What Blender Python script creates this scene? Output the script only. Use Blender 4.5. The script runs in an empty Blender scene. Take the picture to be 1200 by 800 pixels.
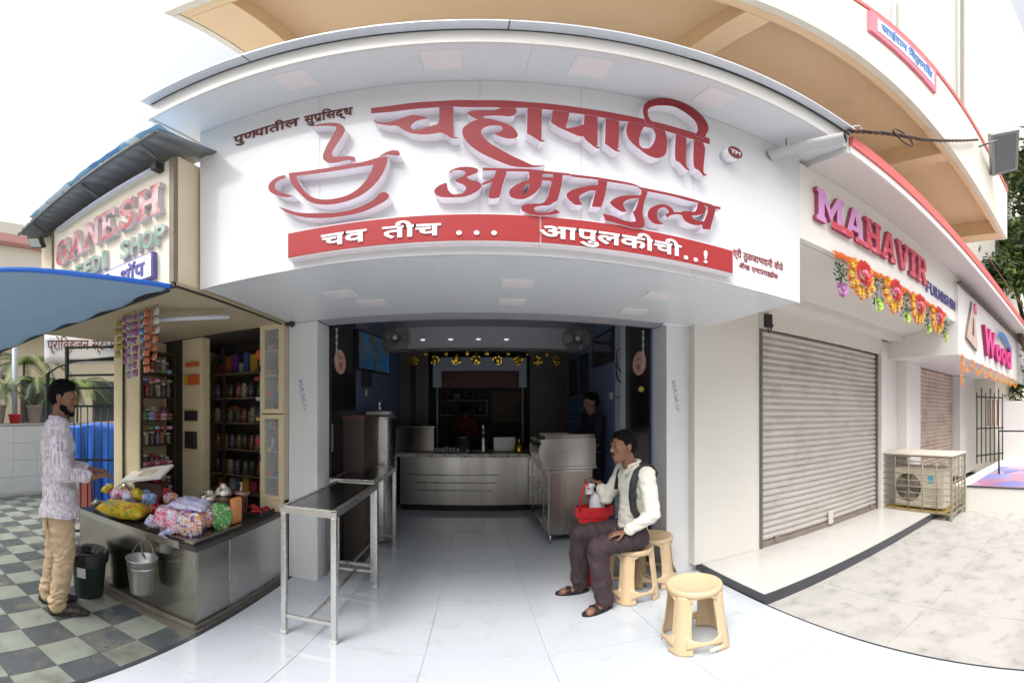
import bpy, bmesh, math, random
from mathutils import Vector, Matrix, noise, Euler
random.seed(7)
SC = bpy.context.scene
COL = SC.collection
R = math.radians

# ---------------------------------------------------------------- camera (the photograph is a stitched panorama)
cam = bpy.data.cameras.new('camera')
cam_o = bpy.data.objects.new('camera', cam)
COL.objects.link(cam_o)
SC.camera = cam_o
SC.render.engine = 'CYCLES'
cam.type = 'PANO'
cam.clip_start = 0.05
cam.clip_end = 2000
PX = 454.8                                   # pixels per radian of the 1200 x 800 photograph
pc = cam.cycles if hasattr(cam, 'cycles') and hasattr(cam.cycles, 'panorama_type') else cam
pc.panorama_type = 'EQUIRECTANGULAR'
pc.longitude_min = (0 - 557.4) / PX
pc.longitude_max = (1200 - 557.4) / PX
pc.latitude_min = -(800 - 483.5) / PX
pc.latitude_max = 483.5 / PX
cam_o.location = (0, 0, 1.5)
cam_o.rotation_euler = (R(90), 0, 0)

# ---------------------------------------------------------------- sky and sun: a bright hazy midday
SUN_EL, SUN_AZ = 58, 215                     # azimuth clockwise from +Y (the way the camera looks)
world = bpy.data.worlds.new('World')
SC.world = world
world.use_nodes = True
wn = world.node_tree
bg = wn.nodes['Background']
sky = wn.nodes.new('ShaderNodeTexSky')
sky.sky_type = 'NISHITA'
sky.sun_disc = False
sky.sun_elevation = R(SUN_EL)
sky.sun_rotation = R(SUN_AZ)
sky.air_density = 1.0
sky.dust_density = 5.0
sky.ozone_density = 1.0
hs = wn.nodes.new('ShaderNodeHueSaturation')
hs.inputs['Saturation'].default_value = 0.25
wn.links.new(sky.outputs[0], hs.inputs['Color'])
wn.links.new(hs.outputs[0], bg.inputs[0])
bg.inputs[1].default_value = 0.15
sun_d = bpy.data.lights.new('sun', 'SUN')
sun_d.energy = 0.6
sun_d.angle = R(22)
sun_d.color = (1.0, 0.95, 0.88)
sun_o = bpy.data.objects.new('sun', sun_d)
COL.objects.link(sun_o)
az = R(SUN_AZ)
sdir = Vector((math.sin(az) * math.cos(R(SUN_EL)), math.cos(az) * math.cos(R(SUN_EL)), math.sin(R(SUN_EL))))
sun_o.rotation_euler = sdir.to_track_quat('Z', 'Y').to_euler()
sun_o.location = sdir * 40
SC.view_settings.view_transform = 'Standard'
SC.view_settings.look = 'None'
SC.view_settings.gamma = 1
SC.view_settings.exposure = 1.18
SC.cycles.max_bounces = 8
SC.cycles.diffuse_bounces = 4
SC.cycles.glossy_bounces = 4
SC.cycles.transparent_max_bounces = 8
SC.cycles.use_denoising = True

# ---------------------------------------------------------------- materials
MAT = {}
def mat(name, col, rough=0.5, metal=0.0, var=0.0, vscale=4.0, bump=0.0, bscale=40.0, col2=None, detail=4.0,
        stretch=None, spec=None, emit=None, trans=0.0, alpha=1.0, contrast=None, rvar=0.0, coat=0.0, sheen=0.0, world=False, grime=None):
    if name in MAT:
        return MAT[name]
    m = bpy.data.materials.new(name)
    m.use_nodes = True
    nt = m.node_tree
    b = nt.nodes['Principled BSDF']
    b.inputs['Base Color'].default_value = (*col, 1)
    b.inputs['Roughness'].default_value = rough
    b.inputs['Metallic'].default_value = metal
    if spec is not None: b.inputs['Specular IOR Level'].default_value = spec
    if coat: b.inputs['Coat Weight'].default_value = coat
    if sheen: b.inputs['Sheen Weight'].default_value = sheen
    if trans: b.inputs['Transmission Weight'].default_value = trans
    if alpha < 1: b.inputs['Alpha'].default_value = alpha
    if emit:
        b.inputs['Emission Color'].default_value = (*emit[0], 1)
        b.inputs['Emission Strength'].default_value = emit[1]
    if var or bump or col2 or rvar:
        tc = nt.nodes.new('ShaderNodeTexCoord')
        mp = nt.nodes.new('ShaderNodeMapping')
        if world:
            gp = nt.nodes.new('ShaderNodeNewGeometry'); nt.links.new(gp.outputs['Position'], mp.inputs[0])
        else: nt.links.new(tc.outputs['Object'], mp.inputs[0])
        if stretch: mp.inputs['Scale'].default_value = stretch
        n1 = nt.nodes.new('ShaderNodeTexNoise')
        n1.inputs['Scale'].default_value = vscale
        n1.inputs['Detail'].default_value = detail
        nt.links.new(mp.outputs[0], n1.inputs['Vector'])
        fac = n1.outputs['Fac']
        if contrast:
            cr = nt.nodes.new('ShaderNodeMapRange')
            cr.inputs['From Min'].default_value = contrast[0]
            cr.inputs['From Max'].default_value = contrast[1]
            nt.links.new(fac, cr.inputs['Value'])
            fac = cr.outputs[0]
        if col2 is None and var:
            col2 = tuple(max(0, c * (1 - var)) for c in col)
            col = tuple(min(1, c * (1 + var * 0.6)) for c in col)
        if col2:
            mx = nt.nodes.new('ShaderNodeMix')
            mx.data_type = 'RGBA'
            mx.inputs['A'].default_value = (*col, 1)
            mx.inputs['B'].default_value = (*col2, 1)
            nt.links.new(fac, mx.inputs['Factor'])
            nt.links.new(mx.outputs['Result'], b.inputs['Base Color'])
        if grime:
            gc, gsc, lo, hi = grime
            ng = nt.nodes.new('ShaderNodeTexNoise'); ng.inputs['Scale'].default_value = gsc; ng.inputs['Detail'].default_value = 8; ng.inputs['Roughness'].default_value = 0.65
            nt.links.new(mp.outputs[0], ng.inputs['Vector'])
            gr = nt.nodes.new('ShaderNodeMapRange'); gr.inputs['From Min'].default_value = lo; gr.inputs['From Max'].default_value = hi
            nt.links.new(ng.outputs['Fac'], gr.inputs['Value'])
            gx = nt.nodes.new('ShaderNodeMix'); gx.data_type = 'RGBA'; gx.inputs['B'].default_value = (*gc, 1)
            nt.links.new(gr.outputs[0], gx.inputs['Factor'])
            if b.inputs['Base Color'].links: nt.links.new(b.inputs['Base Color'].links[0].from_socket, gx.inputs['A'])
            else: gx.inputs['A'].default_value = (*col, 1)
            nt.links.new(gx.outputs['Result'], b.inputs['Base Color'])
        if rvar:
            rr = nt.nodes.new('ShaderNodeMapRange')
            rr.inputs['To Min'].default_value = max(0.02, rough - rvar)
            rr.inputs['To Max'].default_value = min(1, rough + rvar)
            nt.links.new(n1.outputs['Fac'], rr.inputs['Value'])
            nt.links.new(rr.outputs[0], b.inputs['Roughness'])
        if bump:
            n2 = nt.nodes.new('ShaderNodeTexNoise')
            n2.inputs['Scale'].default_value = bscale
            n2.inputs['Detail'].default_value = 3
            nt.links.new(mp.outputs[0], n2.inputs['Vector'])
            bp = nt.nodes.new('ShaderNodeBump')
            bp.inputs['Strength'].default_value = bump
            bp.inputs['Distance'].default_value = 0.01
            nt.links.new(n2.outputs['Fac'], bp.inputs['Height'])
            nt.links.new(bp.outputs[0], b.inputs['Normal'])
    MAT[name] = m
    return m

def stripes(name, cols, scale, axis='X', rough=0.6, distort=1.0, sharp=(0.4, 0.6)):
    """procedural printed wrapper / striped cloth: wave bands between two or three colours"""
    if name in MAT: return MAT[name]
    m = bpy.data.materials.new(name); m.use_nodes = True
    nt = m.node_tree; b = nt.nodes['Principled BSDF']
    b.inputs['Roughness'].default_value = rough
    tc = nt.nodes.new('ShaderNodeTexCoord')
    w = nt.nodes.new('ShaderNodeTexWave'); w.bands_direction = axis
    w.inputs['Scale'].default_value = scale; w.inputs['Distortion'].default_value = distort
    w.inputs['Detail'].default_value = 3; w.inputs['Detail Scale'].default_value = 2
    nt.links.new(tc.outputs['Object'], w.inputs['Vector'])
    cr = nt.nodes.new('ShaderNodeValToRGB')
    e = cr.color_ramp.elements
    e[0].position = sharp[0]; e[0].color = (*cols[0], 1)
    e[1].position = sharp[1]; e[1].color = (*cols[1], 1)
    nt.links.new(w.outputs['Fac'], cr.inputs[0])
    nt.links.new(cr.outputs[0], b.inputs['Base Color'])
    MAT[name] = m
    return m

def voro(name, cols, scale, rough=0.4, metal=0.0, stretch=(1, 1, 1), bump=0.35):
    """patchy printed plastic / foil: random cells in several colours"""
    if name in MAT: return MAT[name]
    m = bpy.data.materials.new(name); m.use_nodes = True
    nt = m.node_tree; b = nt.nodes['Principled BSDF']
    b.inputs['Roughness'].default_value = rough; b.inputs['Metallic'].default_value = metal
    tc = nt.nodes.new('ShaderNodeTexCoord'); mp = nt.nodes.new('ShaderNodeMapping')
    mp.inputs['Scale'].default_value = stretch
    nz = nt.nodes.new('ShaderNodeTexNoise'); nz.inputs['Scale'].default_value = scale * 0.7
    v = nt.nodes.new('ShaderNodeTexVoronoi'); v.inputs['Scale'].default_value = scale
    sx = nt.nodes.new('ShaderNodeSeparateColor')
    cr = nt.nodes.new('ShaderNodeValToRGB'); cr.color_ramp.interpolation = 'CONSTANT'
    ad = nt.nodes.new('ShaderNodeMixRGB'); ad.blend_type = 'ADD'; ad.inputs[0].default_value = 0.12
    nt.links.new(tc.outputs['Object'], mp.inputs[0]); nt.links.new(mp.outputs[0], nz.inputs['Vector'])
    nt.links.new(mp.outputs[0], ad.inputs[1]); nt.links.new(nz.outputs['Color'], ad.inputs[2])
    nt.links.new(ad.outputs[0], v.inputs['Vector']); nt.links.new(v.outputs['Color'], sx.inputs[0])
    nt.links.new(sx.outputs[0], cr.inputs[0]); nt.links.new(cr.outputs[0], b.inputs['Base Color'])
    n3 = nt.nodes.new('ShaderNodeTexNoise'); n3.inputs['Scale'].default_value = scale * 1.1; n3.inputs['Detail'].default_value = 4; bp3 = nt.nodes.new('ShaderNodeBump'); bp3.inputs['Strength'].default_value = bump; bp3.inputs['Distance'].default_value = 0.01
    nt.links.new(mp.outputs[0], n3.inputs['Vector']); nt.links.new(n3.outputs['Fac'], bp3.inputs['Height']); nt.links.new(bp3.outputs[0], b.inputs['Normal'])
    el = cr.color_ramp.elements
    el[0].color = (*cols[0], 1); el[0].position = 0
    el[1].color = (*cols[1], 1); el[1].position = 1 / len(cols)
    for i, c in enumerate(cols[2:], 2):
        q = el.new(i / len(cols)); q.color = (*c, 1)
    MAT[name] = m
    return m

WHITE = mat('white_composite_panel', (0.68, 0.69, 0.71), 0.18, var=0.03, vscale=1.2, coat=0.3, world=True, grime=((0.55, 0.52, 0.47), 2.5, 0.62, 1.1))
WHITE2 = mat('white_soffit_panel', (0.70, 0.725, 0.75), 0.3, var=0.03, vscale=1.0)
WPAINT = mat('white_painted_wall', (0.72, 0.705, 0.68), 0.45, var=0.06, vscale=2.2, bump=0.06, bscale=18, grime=((0.50, 0.46, 0.40), 2.5, 0.58, 1.0))
PILLAR = mat('white_glossy_tile_pillar', (0.74, 0.75, 0.76), 0.2, var=0.04, vscale=2.5)
CREAMT = mat('cream_glazed_tile', (0.70, 0.68, 0.63), 0.25, var=0.04, vscale=2.0)
CREAM = mat('cream_laminate', (0.80, 0.69, 0.45), 0.4, var=0.14, vscale=5, bump=0.04, bscale=20)
CREAMW = mat('cream_painted_wall', (0.74, 0.64, 0.46), 0.7, var=0.12, vscale=3, bump=0.1, bscale=25)
TAN = mat('tan_painted_soffit', (0.84, 0.62, 0.38), 0.75, var=0.06, vscale=1.3, bump=0.15, bscale=14, grime=((0.42, 0.29, 0.17), 1.6, 0.58, 0.95))
BALC = mat('off_white_painted_parapet', (0.80, 0.755, 0.64), 0.7, var=0.07, vscale=2.0, bump=0.08, bscale=20, grime=((0.50, 0.45, 0.36), 2.2, 0.6, 1.0))
REDP = mat('faded_red_paint', (0.74, 0.16, 0.15), 0.6, var=0.18, vscale=6)
RED = mat('red_acrylic', (0.25, 0.018, 0.025), 0.42, var=0.05, vscale=3, spec=0.3)
LSIDE = mat('lavender_white_letter_side', (0.84, 0.80, 0.87), 0.4)
LINE_W = mat('white_outline_acrylic', (0.85, 0.78, 0.82), 0.35)
MAROON = mat('maroon_vinyl', (0.14, 0.02, 0.02), 0.4)
STEEL = mat('brushed_stainless_steel', (0.56, 0.55, 0.53), 0.27, 1.0, var=0.08, vscale=3, rvar=0.06)
STEELW = mat('worn_steel_sheet', (0.44, 0.42, 0.38), 0.20, 1.0, var=0.22, vscale=3.5, rvar=0.09)
STEELD = mat('dark_steel_top', (0.30, 0.30, 0.30), 0.22, 1.0, var=0.2, vscale=5, rvar=0.1)
ZINC = mat('galvanised_sheet', (0.66, 0.70, 0.77), 0.45, 0.15, var=0.15, vscale=3, bump=0.08, bscale=9)
GREYM = mat('dull_grey_metal', (0.20, 0.20, 0.19), 0.5, 0.6, var=0.3, vscale=8)
SHUT = mat('grey_shutter_steel', (0.56, 0.53, 0.50), 0.40, 0.2, var=0.12, vscale=5, world=True, grime=((0.30, 0.25, 0.21), 3.0, 0.52, 0.95))
SHUTP = mat('pinkish_shutter_steel', (0.56, 0.46, 0.38), 0.5, 0.1, var=0.16, vscale=6, world=True, grime=((0.32, 0.20, 0.16), 3.0, 0.50, 0.8))
BLACK = mat('black_gloss_laminate', (0.012, 0.012, 0.014), 0.25, var=0.2, vscale=3)
BLK = mat('black_plastic', (0.02, 0.02, 0.02), 0.45)
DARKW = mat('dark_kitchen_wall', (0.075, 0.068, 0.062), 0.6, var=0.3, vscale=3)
BLUEW = mat('blue_glazed_wall', (0.15, 0.21, 0.36), 0.3, var=0.15, vscale=4)
GREYC = mat('grey_ceiling_board', (0.38, 0.37, 0.40), 0.6, var=0.08, vscale=2)
BEAMC = mat('pale_grey_beam', (0.52, 0.52, 0.57), 0.4, var=0.06, vscale=2)
DRED = mat('dark_red_laminate', (0.10, 0.015, 0.018), 0.35)
GRANITE = voro('speckled_granite', [(0.75, 0.72, 0.66), (0.55, 0.5, 0.45), (0.8, 0.77, 0.72), (0.3, 0.26, 0.22), (0.70, 0.66, 0.6)], 42, 0.25, bump=0.0)
TILE = mat('white_vitrified_tile', (0.52, 0.56, 0.605), 0.09, var=0.03, vscale=1.5, rvar=0.05, world=True, grime=((0.33, 0.33, 0.33), 5.5, 0.55, 1.0))
GROUT = mat('grey_grout', (0.46, 0.48, 0.50), 0.8, var=0.2, vscale=12)
TILEW = mat('warm_white_tile', (0.58, 0.565, 0.535), 0.12, var=0.03, vscale=2, world=True, grime=((0.48, 0.44, 0.38), 4.0, 0.58, 1.0))
KERB = mat('dark_slate_kerb', (0.05, 0.055, 0.065), 0.3, var=0.3, vscale=8)
SLATE = mat('dark_slate_tile', (0.080, 0.092, 0.098), 0.32, var=0.40, vscale=6, bump=0.12, bscale=22, rvar=0.14, world=True, grime=((0.20, 0.18, 0.15), 3.4, 0.50, 0.72))
GREENT = mat('pale_green_stone_tile', (0.25, 0.275, 0.235), 0.4, var=0.28, vscale=7, bump=0.1, bscale=22, rvar=0.12, world=True, grime=((0.085, 0.08, 0.065), 2.6, 0.50, 0.74))
MARBLE = mat('weathered_white_marble', (0.45, 0.44, 0.415), 0.36, world=True, grime=((0.20, 0.19, 0.18), 9.0, 0.56, 0.80), col2=(0.34, 0.33, 0.31), vscale=4.5, contrast=(0.45, 0.75), detail=10, bump=0.08, bscale=20, rvar=0.15)
CONC = mat('dusty_concrete', (0.33, 0.32, 0.30), 0.85, var=0.2, vscale=1.5, bump=0.2, bscale=12)
IRON = mat('dark_green_painted_iron', (0.02, 0.03, 0.028), 0.5, 0.2)
TARPB = mat('bright_blue_tarpaulin', (0.02, 0.14, 0.62), 0.5, var=0.15, vscale=6, bump=0.3, bscale=14)
TARPG = mat('blue_grey_tarpaulin', (0.36, 0.43, 0.49), 0.6, var=0.15, vscale=5, bump=0.25, bscale=14)
_nt = TARPG.node_tree; _tr = _nt.nodes.new('ShaderNodeBsdfTranslucent'); _tr.inputs[0].default_value = (0.34, 0.48, 0.60, 1)
_mx = _nt.nodes.new('ShaderNodeMixShader'); _mx.inputs[0].default_value = 0.42
_nt.links.new(_nt.nodes['Principled BSDF'].outputs[0], _mx.inputs[1]); _nt.links.new(_tr.outputs[0], _mx.inputs[2]); _nt.links.new(_mx.outputs[0], _nt.nodes['Material Output'].inputs[0])
TSTEEL = mat('satin_table_steel', (0.66, 0.65, 0.62), 0.28, 0.92, var=0.05, vscale=4, rvar=0.05)
SKIN = mat('brown_skin', (0.23, 0.108, 0.064), 0.45, var=0.12, vscale=14)
HAIR = mat('black_hair', (0.006, 0.005, 0.005), 0.7, bump=0.9, bscale=170, spec=0.12)
BEIGEP = mat('beige_moulded_plastic', (0.64, 0.475, 0.29), 0.42, var=0.07, vscale=6, bump=0.02, bscale=50)
ORANGE = mat('marigold_orange', (0.80, 0.20, 0.02), 0.6, var=0.25, vscale=40)
YELLOWF = mat('marigold_yellow', (0.82, 0.48, 0.04), 0.6, var=0.2, vscale=40)
GREENF = mat('dark_leaf_green', (0.03, 0.075, 0.02), 0.5, var=0.4, vscale=30)
LIMEF = mat('lime_green_petal', (0.45, 0.65, 0.08), 0.5, var=0.2, vscale=30)
PINKF = mat('pinkish_red_petal', (0.75, 0.06, 0.10), 0.5, var=0.3, vscale=40)
GLASS = mat('clear_glass', (0.9, 0.95, 0.95), 0.04, trans=0.0, alpha=0.16)
GOLD = mat('gold_foil', (0.75, 0.50, 0.06), 0.22, 1.0)
LEDW = mat('lit_downlight', (0.9, 0.9, 0.9), 0.4, emit=((1, 0.97, 0.92), 1.2))

# ---------------------------------------------------------------- mesh helpers
class MB:
    """collects shapes in world coordinates; build() links them as ONE mesh object"""
    def __init__(s):
        s.bm = bmesh.new(); s.i = 0
    def _tag(s, faces, mi, smooth=False):
        for f in faces:
            f.material_index = mi; f.smooth = smooth
    def box(s, x0, x1, y0, y1, z0, z1, mi=0, bevel=0.0, rot=None, about=None):
        g = bmesh.ops.create_cube(s.bm, size=1)
        vs = g['verts']
        for v in vs:
            v.co = Vector(((x0 + x1) / 2 + v.co.x * (x1 - x0), (y0 + y1) / 2 + v.co.y * (y1 - y0), (z0 + z1) / 2 + v.co.z * (z1 - z0)))
        fs = list({f for v in vs for f in v.link_faces})
        s._tag(fs, mi)
        if bevel:
            es = list({e for v in vs for e in v.link_edges})
            r = bmesh.ops.bevel(s.bm, geom=es, offset=bevel, segments=2, affect='EDGES', profile=0.5)
            s._tag(r['faces'], mi)
            vs = list({v for f in r['faces'] for v in f.verts} | {v for v in vs if v.is_valid})
        if rot is not None:
            c = Vector(about) if about else Vector(((x0 + x1) / 2, (y0 + y1) / 2, (z0 + z1) / 2))
            for v in vs: v.co = rot @ (v.co - c) + c
        return s
    def obox(s, p0, p1, w, h, mi=0, up=Vector((0, 0, 1))):
        """bar of section w x h from p0 to p1"""
        p0, p1 = Vector(p0), Vector(p1)
        d = (p1 - p0).normalized()
        side = d.cross(up)
        if side.length < 1e-4: side = d.cross(Vector((0, 1, 0)))
        side.normalize(); u = side.cross(d).normalized()
        vs = []
        for p in (p0, p1):
            for a, b in ((-1, -1), (1, -1), (1, 1), (-1, 1)):
                vs.append(s.bm.verts.new(p + side * a * w / 2 + u * b * h / 2))
        fs = [s.bm.faces.new(q) for q in ([vs[3], vs[2], vs[1], vs[0]], vs[4:8], [vs[0], vs[1], vs[5], vs[4]], [vs[1], vs[2], vs[6], vs[5]], [vs[2], vs[3], vs[7], vs[6]], [vs[3], vs[0], vs[4], vs[7]])]
        s._tag(fs, mi)
        return s
    def poly(s, pts, mi=0, smooth=False):
        f = s.bm.faces.new([s.bm.verts.new(Vector(p)) for p in pts]); s._tag([f], mi, smooth); return s
    def tube(s, pts, r, n=10, mi=0, caps=True, closed=False):
        pts = [Vector(p) for p in pts]
        rr = r if isinstance(r, (list, tuple)) else [r] * len(pts)
        rings = []; prev = None
        for i, p in enumerate(pts):
            a = pts[i - 1] if (i > 0 or closed) else p
            b = pts[(i + 1) % len(pts)] if (i < len(pts) - 1 or closed) else p
            d = (b - a).normalized()
            if prev is None:
                u = d.cross(Vector((0, 0, 1)))
                if u.length < 1e-3: u = d.cross(Vector((1, 0, 0)))
            else:
                u = prev - d * prev.dot(d)
            u.normalize(); prev = u; w = d.cross(u)
            rings.append([s.bm.verts.new(p + (u * math.cos(2 * math.pi * k / n) + w * math.sin(2 * math.pi * k / n)) * rr[i]) for k in range(n)])
        fs = []
        m = len(rings)
        for i in range(m if closed else m - 1):
            A, B = rings[i], rings[(i + 1) % m]
            for k in range(n):
                fs.append(s.bm.faces.new([A[k], A[(k + 1) % n], B[(k + 1) % n], B[k]]))
        s._tag(fs, mi, True)
        if caps and not closed:
            s._tag([s.bm.faces.new(rings[0][::-1]), s.bm.faces.new(rings[-1])], mi)
        return s
    def cyl(s, p0, p1, r, n=16, mi=0, r2=None):
        return s.tube([p0, p1], [r, r if r2 is None else r2], n, mi)
    def lathe(s, c, prof, n=20, mi=0, axis='Z', cap=True, sq=1.0):
        """profile [(r, h), ...] turned round an axis through c"""
        c = Vector(c); rings = []
        for r, h in prof:
            ring = []
            for k in range(n):
                a = 2 * math.pi * k / n
                x, y = r * math.cos(a), r * math.sin(a) * sq
                q = {'Z': (x, y, h), 'Y': (x, h, y), 'X': (h, x, y)}[axis]
                ring.append(s.bm.verts.new(c + Vector(q)))
            rings.append(ring)
        fs = []
        for A, B in zip(rings, rings[1:]):
            for k in range(n):
                fs.append(s.bm.faces.new([A[k], A[(k + 1) % n], B[(k + 1) % n], B[k]]))
        s._tag(fs, mi, True)
        if cap:
            for ring in (rings[0], rings[-1]):
                try: s._tag([s.bm.faces.new(ring)], mi)
                except ValueError: pass
        return s
    def ball(s, c, r, mi=0, seg=16, rings=10, sc=(1, 1, 1), rot=None, smooth=True):
        g = bmesh.ops.create_uvsphere(s.bm, u_segments=seg, v_segments=rings, radius=1)
        for v in g['verts']:
            q = Vector((v.co.x * r * sc[0], v.co.y * r * sc[1], v.co.z * r * sc[2]))
            if rot is not None: q = rot @ q
            v.co = q + Vector(c)
        s._tag({f for v in g['verts'] for f in v.link_faces}, mi, smooth)
        return s
    def prism(s, poly, y0, y1, mi=0, plane='XZ'):
        """simple polygon in a plane, extruded along the third axis"""
        def q(a, b, t): return {'XZ': (a, t, b), 'XY': (a, b, t), 'YZ': (t, a, b)}[plane]
        A = [s.bm.verts.new(q(a, b, y0)) for a, b in poly]
        B = [s.bm.verts.new(q(a, b, y1)) for a, b in poly]
        fs = [s.bm.faces.new(A[::-1]), s.bm.faces.new(B)]
        n = len(poly)
        for i in range(n):
            fs.append(s.bm.faces.new([A[i], A[(i + 1) % n], B[(i + 1) % n], B[i]]))
        s._tag(fs, mi)
        return s
    def grid(s, f, nu, nv, mi=0, smooth=True):
        V = [[s.bm.verts.new(Vector(f(i / nu, j / nv))) for j in range(nv + 1)] for i in range(nu + 1)]
        fs = [s.bm.faces.new([V[i][j], V[i + 1][j], V[i + 1][j + 1], V[i][j + 1]]) for i in range(nu) for j in range(nv)]
        s._tag(fs, mi, smooth)
        return s
    def jitter(s, amp, freq=8, seed=0):
        for v in s.bm.verts:
            v.co += Vector(noise.noise_vector(v.co * freq + Vector((seed, 0, 0)))) * amp
        return s
    def build(s, name, mats, parent=None, label=None, thick=0.0, normals=True):
        if normals: bmesh.ops.recalc_face_normals(s.bm, faces=s.bm.faces[:])
        o0 = WORLD_AT.get(parent.name, Vector()) if parent is not None else Vector()
        if o0.length > 0:
            bmesh.ops.translate(s.bm, verts=s.bm.verts[:], vec=-o0)
        me = bpy.data.meshes.new(name)
        s.bm.to_mesh(me); s.bm.free()
        for m in (mats if isinstance(mats, (list, tuple)) else [mats]): me.materials.append(m)
        o = bpy.data.objects.new(name, me); COL.objects.link(o)
        if parent is not None:
            o.parent = parent; WORLD_AT[o.name] = o0.copy()
        if label: o['label'] = label
        if thick:
            md = o.modifiers.new('thickness', 'SOLIDIFY'); md.thickness = thick; md.offset = 0
        return o
WORLD_AT = {}

def thing(name, label, cat, loc=(0, 0, 0), group=None):
    o = bpy.data.objects.new(name, None); COL.objects.link(o)
    o.location = loc; o.empty_display_size = 0.1
    WORLD_AT[o.name] = Vector(loc)
    o['label'] = label; o['category'] = cat
    if group: o['group'] = group
    return o
def tag(o, label, cat, group=None):
    o['label'] = label; o['category'] = cat
    if group: o['group'] = group
    return o
def recentre(o):
    """put a one-mesh thing's origin at the foot of its own mesh"""
    me = o.data
    xs = [v.co for v in me.vertices]
    c = Vector(((min(v.x for v in xs) + max(v.x for v in xs)) / 2, (min(v.y for v in xs) + max(v.y for v in xs)) / 2, min(v.z for v in xs)))
    me.transform(Matrix.Translation(-c)); o.location = o.location + c
    return o
def struct(o):
    o['kind'] = 'structure'; return o
def stuff(o):
    o['kind'] = 'stuff'; return o
def copy_thing(root, loc, rz=None, label=None, scale=None):
    def rec(o, parent):
        c = o.copy(); COL.objects.link(c)
        if parent is not None: c.parent = parent
        for ch in [x for x in bpy.data.objects if x.parent == o]: rec(ch, c)
        return c
    r = rec(root, None); r.location = loc
    if rz is not None: r.rotation_euler = (0, 0, rz)
    if scale: r.scale = (scale,) * 3
    if label: r['label'] = label
    return r

def smooth_poly(pts, steps=5):
    """Catmull-Rom through the points; sharp corners stay sharp"""
    n = len(pts); out = []
    P = [Vector((a, b)) for a, b in pts]
    sharp = []
    for i in range(n):
        a = P[i] - P[i - 1]; b = P[(i + 1) % n] - P[i]
        ang = a.angle(b, 0) if a.length > 1e-6 and b.length > 1e-6 else 0
        sharp.append(ang > R(48))
    for i in range(n):
        p1, p2 = P[i], P[(i + 1) % n]
        p0 = p1 - (p2 - p1) if sharp[i] else P[i - 1]
        p3 = p2 + (p2 - p1) if sharp[(i + 1) % n] else P[(i + 2) % n]
        for k in range(steps):
            t = k / steps
            q = 0.5 * ((2 * p1) + (p2 - p0) * t + (2 * p0 - 5 * p1 + 4 * p2 - p3) * t * t + (3 * p1 - p0 - 3 * p2 + p3) * t ** 3)
            out.append((q.x, q.y))
    return out

def plate(name, polys, y_face, depth, mats, parent, smooth=True, label=None):
    """flat outline with holes in the XZ plane, face at y_face towards -Y, body back to y_face + depth;
    mats = (face, side)"""
    cu = bpy.data.curves.new('outline', 'CURVE'); cu.dimensions = '2D'; cu.fill_mode = 'BOTH'
    cu.extrude = depth / 2
    for p in polys:
        q = smooth_poly(p) if smooth else p
        sp = cu.splines.new('POLY'); sp.points.add(len(q) - 1)
        for k, (a, b) in enumerate(q): sp.points[k].co = (a, b, 0, 1)
        sp.use_cyclic_u = True
    return _curve_to_mesh(cu, name, y_face, depth, mats, parent, label)

def _curve_to_mesh(cu, name, y_face, depth, mats, parent, label=None, fit=None):
    tmp = bpy.data.objects.new('tmp', cu); COL.objects.link(tmp)
    dg = bpy.context.evaluated_depsgraph_get(); dg.update()
    me = bpy.data.meshes.new_from_object(tmp.evaluated_get(dg))
    bpy.data.objects.remove(tmp); bpy.data.curves.remove(cu)
    if fit:
        x0, x1, z0, z1 = fit
        xs = [v.co.x for v in me.vertices]; ys = [v.co.y for v in me.vertices]
        a0, a1, b0, b1 = min(xs), max(xs), min(ys), max(ys)
        for v in me.vertices:
            v.co.x = x0 + (v.co.x - a0) / (a1 - a0) * (x1 - x0)
            if z1 is None: v.co.y = z0 + (v.co.y - b0) * (x1 - x0) / (a1 - a0)
            else: v.co.y = z0 + (v.co.y - b0) / (b1 - b0) * (z1 - z0)
    o0 = WORLD_AT.get(parent.name, Vector()) if parent is not None else Vector()
    me.materials.clear()
    for m in mats: me.materials.append(m)
    for p in me.polygons:
        p.material_index = 0 if p.normal.z > 0.5 else (1 if len(mats) > 1 else 0)
        p.use_smooth = False
    for v in me.vertices:
        x, z, d = v.co.x, v.co.y, v.co.z
        v.co = Vector((x, y_face + depth / 2 - d, z)) - o0
    o = bpy.data.objects.new(name, me); COL.objects.link(o)
    me.name = name
    if parent is not None: o.parent = parent; WORLD_AT[o.name] = o0.copy()
    if label: o['label'] = label
    return o

def lettering(name, text, fit, y_face, depth, mats, parent, bold=0.0, label=None, spacing=1.0):
    cu = bpy.data.curves.new('text', 'FONT'); cu.body = text; cu.size = 1
    cu.extrude = depth / 2; cu.offset = bold; cu.space_character = spacing; cu.resolution_u = 3
    return _curve_to_mesh(cu, name, y_face, depth, mats, parent, label, fit)

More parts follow.
